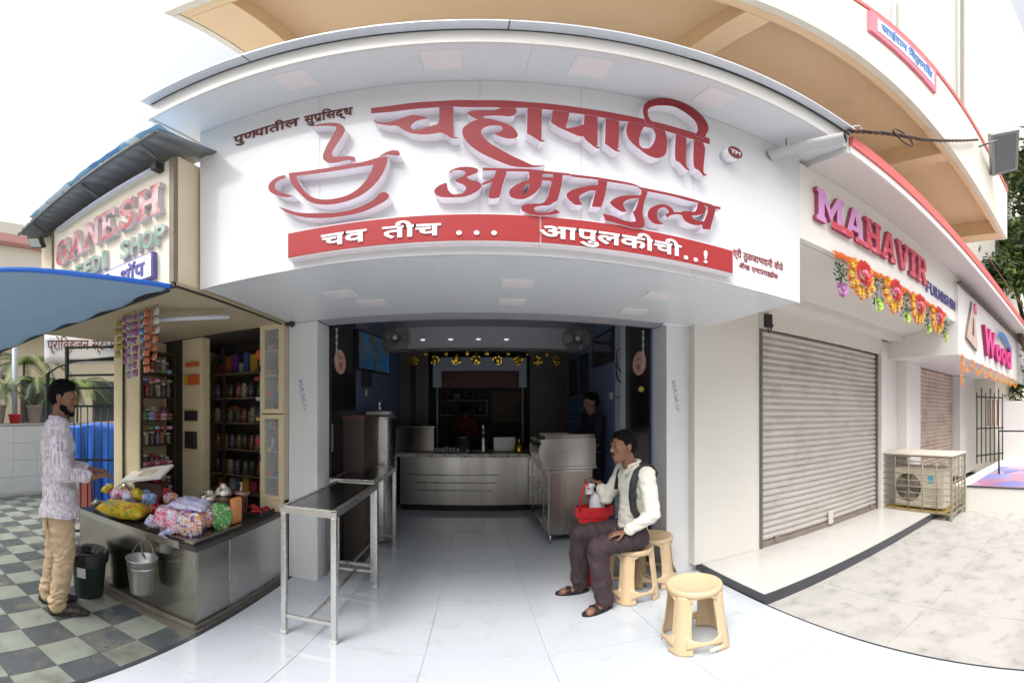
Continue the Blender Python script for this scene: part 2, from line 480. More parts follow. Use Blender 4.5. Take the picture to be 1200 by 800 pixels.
def glyph_row(name, tokens, fit, y_face, depth, m, parent, bold=0.0):
    """Devanagari with half letters: tokens are plain strings, ('half', letter) or ('ra', letter)"""
    dg = bpy.context.evaluated_depsgraph_get()
    def mesh_of(t):
        cu = bpy.data.curves.new('text', 'FONT'); cu.body = t; cu.size = 1; cu.offset = bold; cu.resolution_u = 3
        tmp = bpy.data.objects.new('tmp', cu); COL.objects.link(tmp)
        d = bpy.context.evaluated_depsgraph_get(); d.update()
        me = bpy.data.meshes.new_from_object(tmp.evaluated_get(d))
        bpy.data.objects.remove(tmp); bpy.data.curves.remove(cu)
        return me
    def xmax(me): return max(v.co.x for v in me.vertices)
    bar = mesh_of('क'); kx = xmax(bar)
    bm = bmesh.new(); x = 0.0
    for t in tokens:
        if t == ' ': x += 0.3; continue
        kind, s_ = t if isinstance(t, tuple) else ('', t)
        me = mesh_of(s_); adv = xmax(mesh_of(s_ + 'क')) - kx
        b2 = bmesh.new(); b2.from_mesh(me)
        if kind == 'half':
            cut = xmax(me) - 0.135
            bmesh.ops.bisect_plane(b2, geom=b2.verts[:] + b2.edges[:] + b2.faces[:], plane_co=(cut, 0, 0), plane_no=(1, 0, 0), clear_outer=True)
            adv -= 0.15
        if kind == 'ra':
            q = [b2.verts.new(p) for p in ((adv - 0.42, 0.0, 0.001), (adv - 0.37, -0.05, 0.001), (adv - 0.12, 0.17, 0.001), (adv - 0.12, 0.25, 0.001))]
            b2.faces.new(q)
        bmesh.ops.translate(b2, verts=b2.verts[:], vec=(x, 0, 0))
        tm = bpy.data.meshes.new('t'); b2.to_mesh(tm); b2.free(); bm.from_mesh(tm); bpy.data.meshes.remove(tm)
        x += adv
    x0, x1, z0, z1 = fit
    xs = [v.co.x for v in bm.verts]; ys = [v.co.y for v in bm.verts]
    a0, a1, b0, b1 = min(xs), max(xs), min(ys), max(ys)
    for v in bm.verts:
        v.co = Vector((x0 + (v.co.x - a0) / (a1 - a0) * (x1 - x0), y_face, z0 + (v.co.y - b0) / (b1 - b0) * (z1 - z0)))
    ext = bmesh.ops.extrude_face_region(bm, geom=bm.faces[:])
    for g in ext['geom']:
        if isinstance(g, bmesh.types.BMVert): g.co.y += depth
    o = MB(); o.bm.free(); o.bm = bm
    return o.build(name, m, parent)

GLYPHS = {
  'headline_a': [[(-0.476,3.283),(-0.384,3.282),(-0.276,3.29),(-0.17,3.29),(-0.073,3.293),(0.009,3.29),(0.121,3.293),(0.234,3.289),(0.316,3.29),(0.475,3.287),(0.6,3.288),(0.686,3.289),(0.798,3.29),(0.974,3.289),(1.088,3.289),(1.185,3.283),(1.185,3.227),(1.145,3.226),(1.061,3.225),(0.974,3.227),(0.84,3.233),(0.721,3.234),(0.669,3.226),(0.558,3.227),(0.423,3.233),(0.343,3.235),(0.23,3.233),(0.112,3.227),(-0.05,3.227),(-0.097,3.233),(-0.163,3.233),(-0.276,3.23),(-0.384,3.225),(-0.474,3.233)]],
  'cha': [[(-0.162,3.264),(-0.164,3.112),(-0.195,3.082),(-0.234,3.064),(-0.262,3.055),(-0.28,3.058),(-0.29,3.078),(-0.287,3.097),(-0.269,3.124),(-0.241,3.136),(-0.212,3.138),(-0.227,3.158),(-0.255,3.173),(-0.28,3.181),(-0.305,3.176),(-0.337,3.161),(-0.384,3.144),(-0.428,3.147),(-0.454,3.163),(-0.467,3.179),(-0.459,3.157),(-0.439,3.136),(-0.395,3.113),(-0.351,3.1),(-0.333,3.073),(-0.298,3.038),(-0.255,3.018),(-0.212,3.012),(-0.177,3.018),(-0.153,3.02),(-0.128,2.999),(-0.108,2.976),(-0.083,2.971),(-0.073,2.976),(-0.09,2.984),(-0.097,3.003),(-0.099,3.26)]],
  'ha': [[(0.107,3.25),(0.107,3.218),(0.076,3.203),(0.031,3.202),(-0.014,3.197),(-0.036,3.18),(-0.03,3.158),(-0.005,3.132),(0.009,3.122),(-0.023,3.098),(-0.054,3.058),(-0.059,3.017),(-0.05,2.97),(-0.023,2.916),(0.022,2.864),(0.076,2.822),(0.13,2.789),(0.175,2.772),(0.239,2.773),(0.285,2.782),(0.315,2.796),(0.285,2.792),(0.253,2.792),(0.212,2.816),(0.166,2.845),(0.112,2.889),(0.067,2.932),(0.036,2.977),(0.024,3.017),(0.031,3.045),(0.054,3.067),(0.085,3.074),(0.112,3.07),(0.119,3.057),(0.117,3.04),(0.103,3.023),(0.08,3.01),(0.098,2.995),(0.13,2.977),(0.162,2.974),(0.184,2.986),(0.188,3.01),(0.175,3.049),(0.153,3.08),(0.112,3.106),(0.071,3.125),(0.036,3.132),(0.033,3.143),(0.049,3.152),(0.098,3.156),(0.148,3.154),(0.171,3.166),(0.182,3.193),(0.18,3.22),(0.173,3.255)]],
  'aa_one': [[(0.231,3.262),(0.229,3.022),(0.257,2.998),(0.285,2.97),(0.299,2.966),(0.313,2.974),(0.297,2.983),(0.295,2.999),(0.297,3.263)]],
  'pa': [[(0.349,3.265),(0.349,3.242),(0.343,3.195),(0.339,3.136),(0.355,3.11),(0.387,3.085),(0.427,3.062),(0.467,3.043),(0.492,3.045),(0.5,3.023),(0.524,2.995),(0.545,2.973),(0.558,2.964),(0.574,2.975),(0.558,2.98),(0.549,2.988),(0.558,2.997),(0.56,3.252)],[(0.424,3.228),(0.496,3.229),(0.492,3.144),(0.455,3.116),(0.415,3.094),(0.408,3.103),(0.415,3.151)]],
  'aa_two': [[(0.6,3.261),(0.596,3.014),(0.617,2.996),(0.643,2.973),(0.66,2.966),(0.677,2.975),(0.66,2.981),(0.658,2.997),(0.664,3.013),(0.669,3.261)]],
  'na': [[(0.727,3.265),(0.715,3.235),(0.704,3.168),(0.709,3.112),(0.732,3.064),(0.774,3.023),(0.816,2.992),(0.859,2.982),(0.89,2.996),(0.916,3.032),(0.925,3.086),(0.925,3.153),(0.916,3.223),(0.89,3.268)],[(0.798,3.223),(0.844,3.224),(0.859,3.185),(0.858,3.136),(0.844,3.084),(0.822,3.044),(0.789,3.037),(0.774,3.059),(0.773,3.115),(0.783,3.176)]],
  'na_stem': [[(0.977,3.254),(0.972,3.026),(1.0,2.996),(1.034,2.959),(1.054,2.952),(1.061,2.958),(1.044,2.977),(1.037,3.019),(1.04,3.242)]],
  'ii_stem': [[(1.085,3.262),(1.083,3.014),(1.116,2.978),(1.145,2.946),(1.17,2.959),(1.148,2.972),(1.146,3.008),(1.156,3.173),(1.146,3.219),(1.148,3.271)]],
  'ii_loop': [[(0.807,3.244),(0.801,3.283),(0.792,3.337),(0.791,3.385),(0.801,3.439),(0.834,3.493),(0.89,3.537),(0.948,3.557),(1.007,3.556),(1.068,3.533),(1.123,3.493),(1.163,3.434),(1.177,3.375),(1.166,3.322),(1.145,3.259),(1.088,3.263),(1.106,3.313),(1.106,3.345),(1.095,3.394),(1.061,3.432),(1.013,3.465),(0.961,3.482),(0.903,3.465),(0.853,3.436),(0.822,3.398),(0.817,3.347),(0.828,3.304),(0.856,3.254)]],
  'headline_b': [[(0.032,2.759),(0.067,2.757),(0.124,2.756),(0.246,2.759),(0.336,2.755),(0.421,2.755),(0.435,2.752),(0.558,2.755),(0.621,2.755),(0.73,2.755),(0.775,2.743),(0.775,2.74),(0.907,2.744),(1.048,2.748),(1.122,2.746),(1.2,2.743),(1.258,2.748),(1.256,2.729),(1.226,2.726),(1.148,2.731),(1.048,2.725),(0.953,2.727),(0.818,2.722),(0.775,2.727),(0.753,2.74),(0.621,2.737),(0.558,2.738),(0.435,2.735),(0.429,2.741),(0.299,2.737),(0.233,2.741),(0.124,2.736),(0.082,2.739),(0.03,2.738)]],
  'a': [[(-0.123,2.725),(-0.107,2.746),(-0.082,2.76),(-0.053,2.766),(-0.019,2.763),(0.007,2.753),(0.011,2.739),(0.008,2.727),(-0.015,2.711),(-0.042,2.697),(-0.022,2.678),(0.004,2.669),(0.021,2.657),(0.026,2.646),(0.024,2.63),(0.013,2.612),(-0.012,2.59),(-0.047,2.573),(-0.085,2.569),(-0.123,2.57),(-0.154,2.574),(-0.177,2.591),(-0.185,2.612),(-0.174,2.636),(-0.151,2.655),(-0.127,2.663),(-0.127,2.647),(-0.123,2.619),(-0.11,2.596),(-0.094,2.587),(-0.075,2.589),(-0.056,2.595),(-0.044,2.617),(-0.045,2.635),(-0.06,2.651),(-0.078,2.661),(-0.088,2.67),(-0.088,2.682),(-0.066,2.695),(-0.05,2.711),(-0.045,2.725),(-0.053,2.737),(-0.072,2.743),(-0.097,2.741),(-0.11,2.73)]],
  'a_stem': [[(0.093,2.753),(0.086,2.714),(0.078,2.692),(0.051,2.671),(0.027,2.654),(0.032,2.643),(0.054,2.655),(0.074,2.665),(0.063,2.608),(0.056,2.566),(0.076,2.56),(0.105,2.568),(0.111,2.592),(0.12,2.646),(0.133,2.707),(0.141,2.755)]],
  'mri': [[(0.237,2.749),(0.239,2.713),(0.233,2.688),(0.205,2.671),(0.176,2.648),(0.154,2.621),(0.149,2.595),(0.158,2.573),(0.184,2.563),(0.213,2.565),(0.241,2.582),(0.27,2.613),(0.291,2.653),(0.299,2.692),(0.336,2.694),(0.341,2.682),(0.332,2.64),(0.32,2.581),(0.299,2.548),(0.258,2.541),(0.221,2.533),(0.203,2.515),(0.207,2.496),(0.233,2.48),(0.274,2.471),(0.32,2.477),(0.362,2.489),(0.383,2.5),(0.37,2.509),(0.357,2.519),(0.351,2.51),(0.328,2.494),(0.295,2.49),(0.27,2.493),(0.26,2.509),(0.266,2.52),(0.295,2.531),(0.328,2.537),(0.349,2.556),(0.366,2.57),(0.374,2.599),(0.387,2.671),(0.393,2.732),(0.397,2.757)],[(0.299,2.734),(0.348,2.736),(0.347,2.716),(0.299,2.712)],[(0.235,2.665),(0.239,2.647),(0.227,2.612),(0.211,2.588),(0.209,2.61),(0.219,2.646)]],
  'ta': [[(0.564,2.748),(0.558,2.703),(0.508,2.685),(0.459,2.662),(0.427,2.64),(0.411,2.616),(0.417,2.592),(0.435,2.571),(0.453,2.557),(0.49,2.562),(0.477,2.575),(0.47,2.598),(0.475,2.62),(0.496,2.64),(0.524,2.659),(0.551,2.665),(0.542,2.619),(0.531,2.559),(0.577,2.562),(0.591,2.617),(0.602,2.687),(0.61,2.755)]],
  'tu': [[(0.782,2.742),(0.782,2.701),(0.771,2.683),(0.721,2.671),(0.677,2.655),(0.643,2.631),(0.621,2.604),(0.628,2.589),(0.651,2.569),(0.682,2.555),(0.708,2.561),(0.695,2.578),(0.688,2.604),(0.697,2.626),(0.726,2.647),(0.771,2.664),(0.762,2.621),(0.748,2.579),(0.737,2.569),(0.748,2.536),(0.754,2.51),(0.73,2.503),(0.695,2.503),(0.643,2.517),(0.6,2.524),(0.585,2.522),(0.591,2.505),(0.598,2.485),(0.634,2.481),(0.695,2.472),(0.748,2.467),(0.789,2.478),(0.8,2.499),(0.798,2.531),(0.791,2.562),(0.798,2.636),(0.812,2.697),(0.824,2.742)]],
  'lya': [[(1.115,2.744),(1.106,2.709),(1.1,2.679),(1.087,2.661),(1.048,2.652),(1.019,2.645),(1.009,2.635),(0.967,2.624),(0.953,2.646),(0.921,2.659),(0.885,2.652),(0.845,2.625),(0.823,2.596),(0.816,2.568),(0.825,2.54),(0.849,2.52),(0.88,2.52),(0.912,2.53),(0.894,2.533),(0.876,2.547),(0.869,2.576),(0.873,2.609),(0.894,2.633),(0.916,2.639),(0.932,2.624),(0.934,2.609),(0.914,2.593),(0.928,2.575),(0.948,2.597),(0.99,2.614),(1.012,2.614),(1.028,2.584),(1.058,2.571),(1.097,2.571),(1.137,2.586),(1.14,2.557),(1.189,2.568),(1.2,2.615),(1.218,2.688),(1.229,2.738),(1.189,2.748)],[(1.148,2.728),(1.173,2.72),(1.168,2.672),(1.148,2.613),(1.117,2.604),(1.082,2.61),(1.072,2.629),(1.117,2.646),(1.148,2.666),(1.16,2.693),(1.158,2.715)]],
  'steam': [[(-0.781,3.217),(-0.729,3.222),(-0.665,3.21),(-0.623,3.181),(-0.603,3.133),(-0.616,3.079),(-0.644,3.02),(-0.665,2.971),(-0.668,2.94),(-0.644,2.925),(-0.588,2.916),(-0.554,2.9),(-0.551,2.863),(-0.568,2.872),(-0.588,2.885),(-0.644,2.881),(-0.686,2.89),(-0.711,2.921),(-0.715,2.953),(-0.7,3.014),(-0.672,3.084),(-0.651,3.136),(-0.647,3.17),(-0.693,3.192),(-0.744,3.206)]],
  'bowl': [[(-0.901,2.88),(-0.803,2.865),(-0.658,2.854),(-0.52,2.856),(-0.434,2.874),(-0.395,2.869),(-0.402,2.818),(-0.421,2.754),(-0.454,2.694),(-0.507,2.64),(-0.575,2.608),(-0.658,2.598),(-0.729,2.612),(-0.788,2.646),(-0.833,2.705),(-0.875,2.776),(-0.895,2.832)],[(-0.858,2.843),(-0.729,2.828),(-0.588,2.822),(-0.464,2.825),(-0.474,2.783),(-0.497,2.73),(-0.541,2.673),(-0.602,2.64),(-0.686,2.636),(-0.744,2.654),(-0.788,2.688),(-0.826,2.751),(-0.848,2.807)]],
  'lip': [[(-0.441,2.877),(-0.408,2.902),(-0.376,2.913),(-0.347,2.905),(-0.338,2.878),(-0.35,2.868),(-0.389,2.881),(-0.415,2.881)]],
  'handle': [[(-0.926,2.873),(-0.966,2.871),(-1.007,2.848),(-1.019,2.811),(-1.003,2.77),(-0.958,2.732),(-0.91,2.708),(-0.871,2.706),(-0.903,2.725),(-0.95,2.759),(-0.978,2.793),(-0.974,2.827),(-0.95,2.845),(-0.922,2.846),(-0.918,2.865)]],
  'saucer': [[(-0.962,2.661),(-0.918,2.63),(-0.841,2.586),(-0.729,2.556),(-0.623,2.542),(-0.534,2.556),(-0.467,2.589),(-0.434,2.627),(-0.408,2.631),(-0.391,2.612),(-0.395,2.587),(-0.434,2.558),(-0.507,2.526),(-0.588,2.514),(-0.693,2.519),(-0.788,2.54),(-0.864,2.574),(-0.918,2.611)]],
}

# ================================================================ THE SETTING: grounds and floors
struct(MB().box(-300, 300, -300, 300, -0.35, -0.08).build('ground', CONC))
back_street = struct(MB().box(-40, 40, -14, -2.5, -0.079, -0.062).build('street', mat('pale_concrete_road', (0.36, 0.35, 0.33), 0.9, var=0.2, vscale=6, bump=0.3, bscale=80)))  # unseen road, kept pale to bounce light under the canopy

def tile_floor(name, mats, x_edges, y_edges, base, z=0.0, gap=0.0025, thick=0.010, keep=None, alt=None, grout=GROUT):
    x0, x1, y0, y1 = base
    fl = struct(MB().box(x0, x1, y0, y1, z - 0.06, z - 0.0045).build(name, grout))
    cache = {}; rest = MB(); n_rest = 0
    for i in range(len(x_edges) - 1):
        for j in range(len(y_edges) - 1):
            a, b, c, d = x_edges[i], x_edges[i + 1], y_edges[j], y_edges[j + 1]
            k = keep(a, b, c, d) if keep else 1
            if not k: continue
            mi = alt(i, j) if alt else 0
            if k == 2:
                rest.box(a + gap, b - gap, c + gap, d - gap, z - thick, z, mi); n_rest += 1
                continue
            key = (round(b - a, 3), round(d - c, 3), mi)
            if key not in cache:
                w, h = (b - a) / 2 - gap, (d - c) / 2 - gap
                t = MB().box(-w, w, -h, h, -thick, 0, 0, bevel=0.0012)
                o = t.build('tile', mats[mi]); cache[key] = o.data
            else:
                o = bpy.data.objects.new('tile', cache[key]); COL.objects.link(o)
            o.parent = fl
            o.location = ((a + b) / 2, (c + d) / 2, z + random.uniform(-0.0006, 0.0006))
            o.rotation_euler = (random.gauss(0, 0.0006), random.gauss(0, 0.0006), 0)
    if n_rest: stuff(rest.build('far_tiles', mats, fl))
    return fl

xe = [-1.52, -0.926, -0.271, 0.386, 1.072, 1.89]
ye = [2.065 + 0.66 * k for k in range(-6, 10)]
tile_floor('tea_shop_floor', [TILE], xe, ye, (-1.52, 1.89, -1.9, 8.1))
# checkered floor on the left
cx = [-1.55] + [-1.738 - 0.2405 * k for k in range(0, 21)]
cx = sorted(cx)
cy = [1.196 + 0.262 * k for k in range(-8, 20)]
def ck(a, b, c, d):
    mx, my = (a + b) / 2, (c + d) / 2
    if mx > -2.93 and my > 1.82: return 0
    if my < -0.6: return 0
    return 1 if math.hypot(mx, my) < 4.3 and my > 0.3 else 2
def ca(i, j):
    # the tile [-1.98,-1.74] x [1.196,1.458] is dark
    n = len(cx) - 1
    return (n - i + j) % 2
tile_floor('checkered_floor', [SLATE, GREENT], cx, cy, (-6.55, -1.55, -1.9, 6.2), keep=ck, alt=ca, gap=0.0015, grout=mat('dirty_brown_grout', (0.16, 0.14, 0.11), 0.9, var=0.3, vscale=9))
# thin metal seam strips between the floors
struct(MB().box(-1.551, -1.519, -1.9, 3.0, -0.03, 0.004).build('floor_seam', KERB))
struct(MB().box(1.889, 1.899, -1.9, 2.04, -0.03, 0.003).build('floor_seam', KERB))
# marble slabs on the right
mx = [1.90, 2.505, 3.95, 5.55]
my = [-1.9, -0.32, 1.08, 2.036]
def mk(a, b, c, d): return 1
tile_floor('marble_pavement', [MARBLE], mx, my, (1.90, 5.55, -1.9, 2.036), keep=mk, gap=0.0012, grout=mat('pale_grout', (0.42, 0.40, 0.36), 0.9, var=0.3, vscale=9))

# ================================================================ TEA SHOP (the middle one)
shop = thing('tea_shop', 'white fronted tea shop with a deep canopy, open to the street between two glossy pillars', 'building', (0.2, 3.0, 0))
def pillar(x0, x1, lab):
    m = MB()
    m.box(x0, x1, 2.97, 3.24, 0, 2.284, 0, bevel=0.004)
    return m.build('pillar', PILLAR, shop, lab)
pillar(-1.552, -1.284, 'left pillar beside the glazed cabinet')
pillar(1.592, 1.90, 'right pillar behind the stools')
# interior shell
MB().box(-1.42, -1.30, 3.24, 8.1, 0, 2.76).build('wall', BLUEW, shop, 'blue left inner wall')
MB().box(1.574, 1.70, 3.24, 8.1, 0, 2.76).build('wall', BLUEW, shop, 'blue right inner wall')
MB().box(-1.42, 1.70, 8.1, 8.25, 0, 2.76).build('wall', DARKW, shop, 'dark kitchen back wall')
MB().box(-1.42, 1.70, 3.0, 8.25, 2.762, 2.85).build('ceiling', GREYC, shop)
MB().box(-1.28, 1.59, 2.99, 3.2, 2.287, 2.76).build('lintel', GREYC, shop)
b = MB(); b.box(-1.298, 1.572, 5.55, 5.85, 2.44, 2.758); b.build('ceiling_beam', BEAMC, shop)
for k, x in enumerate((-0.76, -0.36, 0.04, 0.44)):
    o = MB().lathe((x, 0, 2.585), [(0.036, 5.5445), (0.036, 5.5485), (0, 5.5485)], 18, 0, 'Y').build('glow_spot', mat('glowing_spot', (0.9, 0.9, 0.88), 0.4, emit=((1, 0.97, 0.93), 0.30)))  # bright spots of the beam face, put in as weakly emissive discs
    tag(recentre(o), 'small glowing round spot on the pale ceiling beam, %s from the left' % ('first', 'second', 'third', 'fourth')[k], 'lamp', 'small glowing spots on the ceiling beam'); o.scale = (1, 1, .38)
# dim partitions left and right of the serving hatch
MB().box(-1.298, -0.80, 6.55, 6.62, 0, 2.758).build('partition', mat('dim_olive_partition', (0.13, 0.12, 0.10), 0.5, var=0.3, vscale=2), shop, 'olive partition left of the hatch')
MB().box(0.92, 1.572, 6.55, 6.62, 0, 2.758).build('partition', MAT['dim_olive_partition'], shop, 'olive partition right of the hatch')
MB().box(-1.10, -1.02, 6.49, 6.548, 0.95, 2.3).build('door_frame', BLK, shop)
# black wall panels with a pink oval sticker each
for sx, lab in ((-1, 'left'), (1, 'right')):
    if sx < 0: m = MB().box(-1.299, -1.262, 3.242, 3.96, 0, 2.75)
    else: m = MB().box(1.553, 1.573, 3.242, 3.82, 0, 2.75)
    pn = m.build('wall_panel', BLACK, shop, 'black %s wall panel' % lab)
    xx = -1.262 if sx < 0 else 1.553
    st = MB(); st.lathe((xx - sx * 0.003, 3.46, 1.985), [(0.085, -0.002), (0.085, 0.002)], 28, 0, 'X', sq=1.0)
    for v in st.bm.verts:
        dz = v.co.z - 1.985; dy = v.co.y - 3.46
        v.co.z = 1.985 + dz * 1.38; v.co.y = 3.46 + dy * 1.85
    so = st.build('oval_sticker', mat('pink_sticker', (0.72, 0.42, 0.34), 0.5), pn)
    st = MB(); st.lathe((xx - sx * 0.0062, 3.47, 1.95), [(0.035, -0.001), (0.035, 0.001)], 16, 0, 'X'); st.box(xx - sx * .0052, xx - sx * .0072, 3.40, 3.52, 2.02, 2.035); st.build('sticker_print', mat('brown_print', (0.40, 0.12, 0.08), 0.5), so)
MB().box(1.50, 1.573, 3.825, 4.0, 0, 2.755).build('corner_post', mat('pale_blue_post', (0.42, 0.47, 0.52), 0.4, var=0.1, vscale=3), shop)
# picture frames and notices on the right wall
pf = thing('picture_frame', 'large dark framed picture high on the right blue wall', 'picture', (1.55, 4.55, 2.1))
MB().box(1.535, 1.572, 4.12, 4.95, 2.1, 2.50).build('frame', BLK, pf)
MB().box(1.531, 1.5345, 4.17, 4.90, 2.14, 2.46).build('picture', mat('dark_print', (0.03, 0.04, 0.05), 0.12, var=0.5, vscale=6), pf)
for k, (y0, y1, lab) in enumerate(((5.25, 5.62, 'tall black framed notice nearer the fan on the right wall'), (5.85, 6.3, 'tall black framed notice farther into the shop on the right wall'))):
    q = thing('wall_notice', lab, 'notice', (1.55, (y0 + y1) / 2, 1.75), 'framed notices on the right blue wall')
    MB().box(1.54, 1.572, y0, y1, 1.78, 2.35).build('frame', BLK, q)
    MB().box(1.536, 1.5395, y0 + .03, y1 - .03, 1.81, 2.32).build('sheet', MAT['dark_print'], q)
nb = thing('notice_board', 'blue printed notice board low on the right shop wall', 'notice board', (1.55, 5.6, 1.2))
MB().box(1.548, 1.572, 4.9, 6.4, 1.05, 1.72).build('board', mat('blue_print_board', (0.06, 0.17, 0.36), 0.3, var=0.2, vscale=5), nb)
m = MB()
for k in range(9):
    yy = 5.0 + (k % 3) * 0.46
    m.box(1.543, 1.5475, yy, yy + random.uniform(0.2, 0.38), 1.16 + (k // 3) * 0.19, 1.18 + (k // 3) * 0.19)
m.build('printed_lines', mat('pale_blue_ink', (0.4, 0.5, 0.6), 0.5), nb)['kind'] = 'stuff'

# ---- canopy with its soffits
can = thing('shop_canopy', 'white boxed canopy of the tea shop with a projecting upper roof and grey sheet edge', 'canopy', (0.2, 2.97, 2.285))
for k in range(8): MB().box(-1.54 + k * .44 + .0004, -1.54 + (k + 1) * .44 - .0004, 1.812, 2.968, 2.285, 2.31, 0).build('soffit_board', WHITE2, can)
m = MB(); m.box(-1.54, 1.98, 1.812, 3.0, 2.312, 3.56, 0); m.build('box_body', WPAINT, can)
for i in range(8):   # soffit boards, seams every 45 cm
    pass
for k in range(4): MB().box(-1.62 + k * .92 + .0004, -1.62 + (k + 1) * .92 - .0004, 1.47, 3.3, 3.566, 3.60).build('upper_soffit_board', WHITE2, can)
m = MB(); m.box(-1.62, 2.06, 1.452, 1.469, 3.556, 3.694, 0, bevel=0.003); m.box(-1.64, -1.621, 1.452, 3.2, 3.556, 3.694, 0); m.box(2.061, 2.08, 1.452, 1.80, 3.50, 3.694, 0)
m.build('edge_fascia', mat('grey_white_fascia', (0.66, 0.65, 0.62), 0.4, var=0.08, vscale=3), can)
m = MB(); m.box(-1.62, 2.07, 1.377, 3.3, 3.700, 3.712, 0); m.build('roof_sheet', ZINC, can)
for x in (0.120, -0.95): MB().box(x, x + .004, 1.3765, 1.46, 3.6975, 3.7135).build('sheet_joint', BLK, can)
m = MB()
for p0, p1 in (((-1.6, 1.45, 3.699), (-.4, 1.448, 3.698)), ((-.4, 1.448, 3.698), (.9, 1.449, 3.697)), ((.9, 1.449, 3.697), (2.07, 1.446, 3.70))):
    m.tube([p0, p1], 0.004, 6)
m.tube([(0.9, 1.449, 3.697), (1.4, 1.445, 3.699), (2.07, 1.44, 3.695)], 0.007, 6)
m.build('edge_cable', BLK, can)
# panel lights set flush in the two soffits
for (x, y) in ((-0.80, 1.60), (-0.14, 1.60), (0.49, 1.60), (1.13, 1.60)):
    q = thing('soffit_light', {-0.80: 'leftmost square panel light in the upper soffit', -0.14: 'square panel light above the first big sign letter', 0.49: 'square panel light above the middle of the sign', 1.13: 'rightmost square panel light in the upper soffit'}[x], 'ceiling light', (x, y, 3.56), 'square lights in the upper canopy soffit')
    MB().box(x - .085, x + .085, y - .085, y + .085, 3.5605, 3.5655, 0, bevel=0.002).build('frame', mat('white_light_frame', (0.78, 0.76, 0.76), 0.4), q)
    MB().box(x - .07, x + .07, y - .07, y + .07, 3.5590, 3.5604).build('diffuser', mat('pinkish_diffuser', (0.80, 0.76, 0.78), 0.5), q)
labs = iter(['square light in the lower soffit nearest the left pillar', 'square light in the lower soffit inward of the left pillar', 'square light in the lower soffit just left of the middle, near its front', 'square light at the middle of the lower soffit, near the shop opening', 'square light in the lower soffit toward the right, near its front', 'square light in the lower soffit nearest the right pillar'])
for (x, y) in ((-0.85, 2.34), (-0.71, 2.60), (0.24, 2.25), (0.25, 2.66), (1.14, 2.25), (1.15, 2.70)):
    q = thing('soffit_light', next(labs), 'ceiling light', (x, y, 2.28), 'square lights in the lower canopy soffit')
    MB().box(x - .095, x + .095, y - .075, y + .075, 2.2795, 2.2845, 0, bevel=0.002).build('frame', MAT['white_light_frame'], q)
    MB().box(x - .08, x + .08, y - .06, y + .06, 2.2780, 2.2794).build('diffuser', MAT['pinkish_diffuser'], q)
for x, y, lab in ((-1.50, 2.93, 'small black dome camera under the soffit at the left pillar'), (1.88, 2.90, 'small black dome camera under the soffit at the right pillar')):
    c_ = MB(); c_.ball((x, y, 2.262), 0.024, 0, 14, 8); c_.cyl((x, y, 2.26), (x, y, 2.284), 0.026, 14); o = c_.build('dome_camera', BLK); tag(o, lab, 'camera', 'dome cameras under the canopy'); recentre(o)
# grey drain pipe under the upper soffit
q = MB(); q.tube([(1.70, 1.786, 3.425), (1.875, 1.335, 3.475)], 0.044, 20, 0, caps=False); q.tube([(1.876, 1.333, 3.475), (1.70, 1.785, 3.425)], 0.038, 20, 1, caps=False)
q.tube([(1.872, 1.345, 3.475), (1.8755, 1.334, 3.4755)], 0.0455, 20, 0, caps=False)
q.tube([(1.74, 1.69, 3.47), (1.74, 1.69, 3.565)], 0.004, 6, 1)
tag(q.build('drain_pipe', [mat('grey_pvc', (0.50, 0.52, 0.53), 0.4, var=0.1, vscale=6), BLK]), 'short open ended grey pipe sticking out under the canopy corner', 'pipe')

# ---- the sign
sg = thing('shop_sign', 'large white sign panel with raised red Marathi lettering and a red tea cup', 'sign', (0.2, 1.79, 2.285))
YP = 1.79
for a, b_ in ((-1.54, -0.76), (-0.76, 0.02), (0.02, 0.50), (0.50, 1.12), (1.12, 1.98)):
    MB().box(a + 0.0006, b_ - 0.0006, YP, 1.81, 2.275, 3.562, 0, bevel=0.001).build('sign_panel', WHITE, sg)
order = [('headline', 'headline_a'), ('letter', 'cha'), ('letter', 'ha'), ('letter', 'aa_one'), ('letter', 'pa'), ('letter', 'aa_two'), ('letter', 'na'), ('letter', 'na_stem'), ('letter', 'ii_stem'), ('vowel_loop', 'ii_loop'),
         ('headline', 'headline_b'), ('letter', 'a'), ('letter', 'a_stem'), ('letter', 'mri'), ('letter', 'ta'), ('letter', 'tu'), ('letter', 'lya')]
dz = {'headline_a': -0.0015, 'headline_b': -0.0015, 'ii_loop': -0.003, 'a_stem': -0.0008}
for nm, k in order:
    d_ = 1.722 + dz.get(k, 0)
    plate(nm, GLYPHS[k], d_, 1.789 - d_, (RED, LSIDE), sg)
for k in ('steam', 'bowl', 'lip', 'handle', 'saucer'):
    d_ = 1.722 + {'lip': -0.001}.get(k, 0)
    plate('cup_' + {'lip': 'spout'}.get(k, k), GLYPHS[k], d_, 1.789 - d_, (RED, LSIDE), sg)
# trademark disc
tm = MB(); tm.lathe((1.350, 0, 3.227), [(0.052, 1.709), (0.052, 1.788)], 28, 1, 'Y'); o = tm.build('disc', [RED, LSIDE], sg)
tm = MB(); tm.lathe((1.350, 0, 3.227), [(0.0515, 1.7065), (0.0515, 1.7085)], 28, 0, 'Y'); o = tm.build('disc_face', [MAROON], sg)
lettering('disc_letters', 'TM', (1.316, 1.384, 3.211, 3.243), 1.703, 0.003, (LINE_W,), sg, bold=0.02)
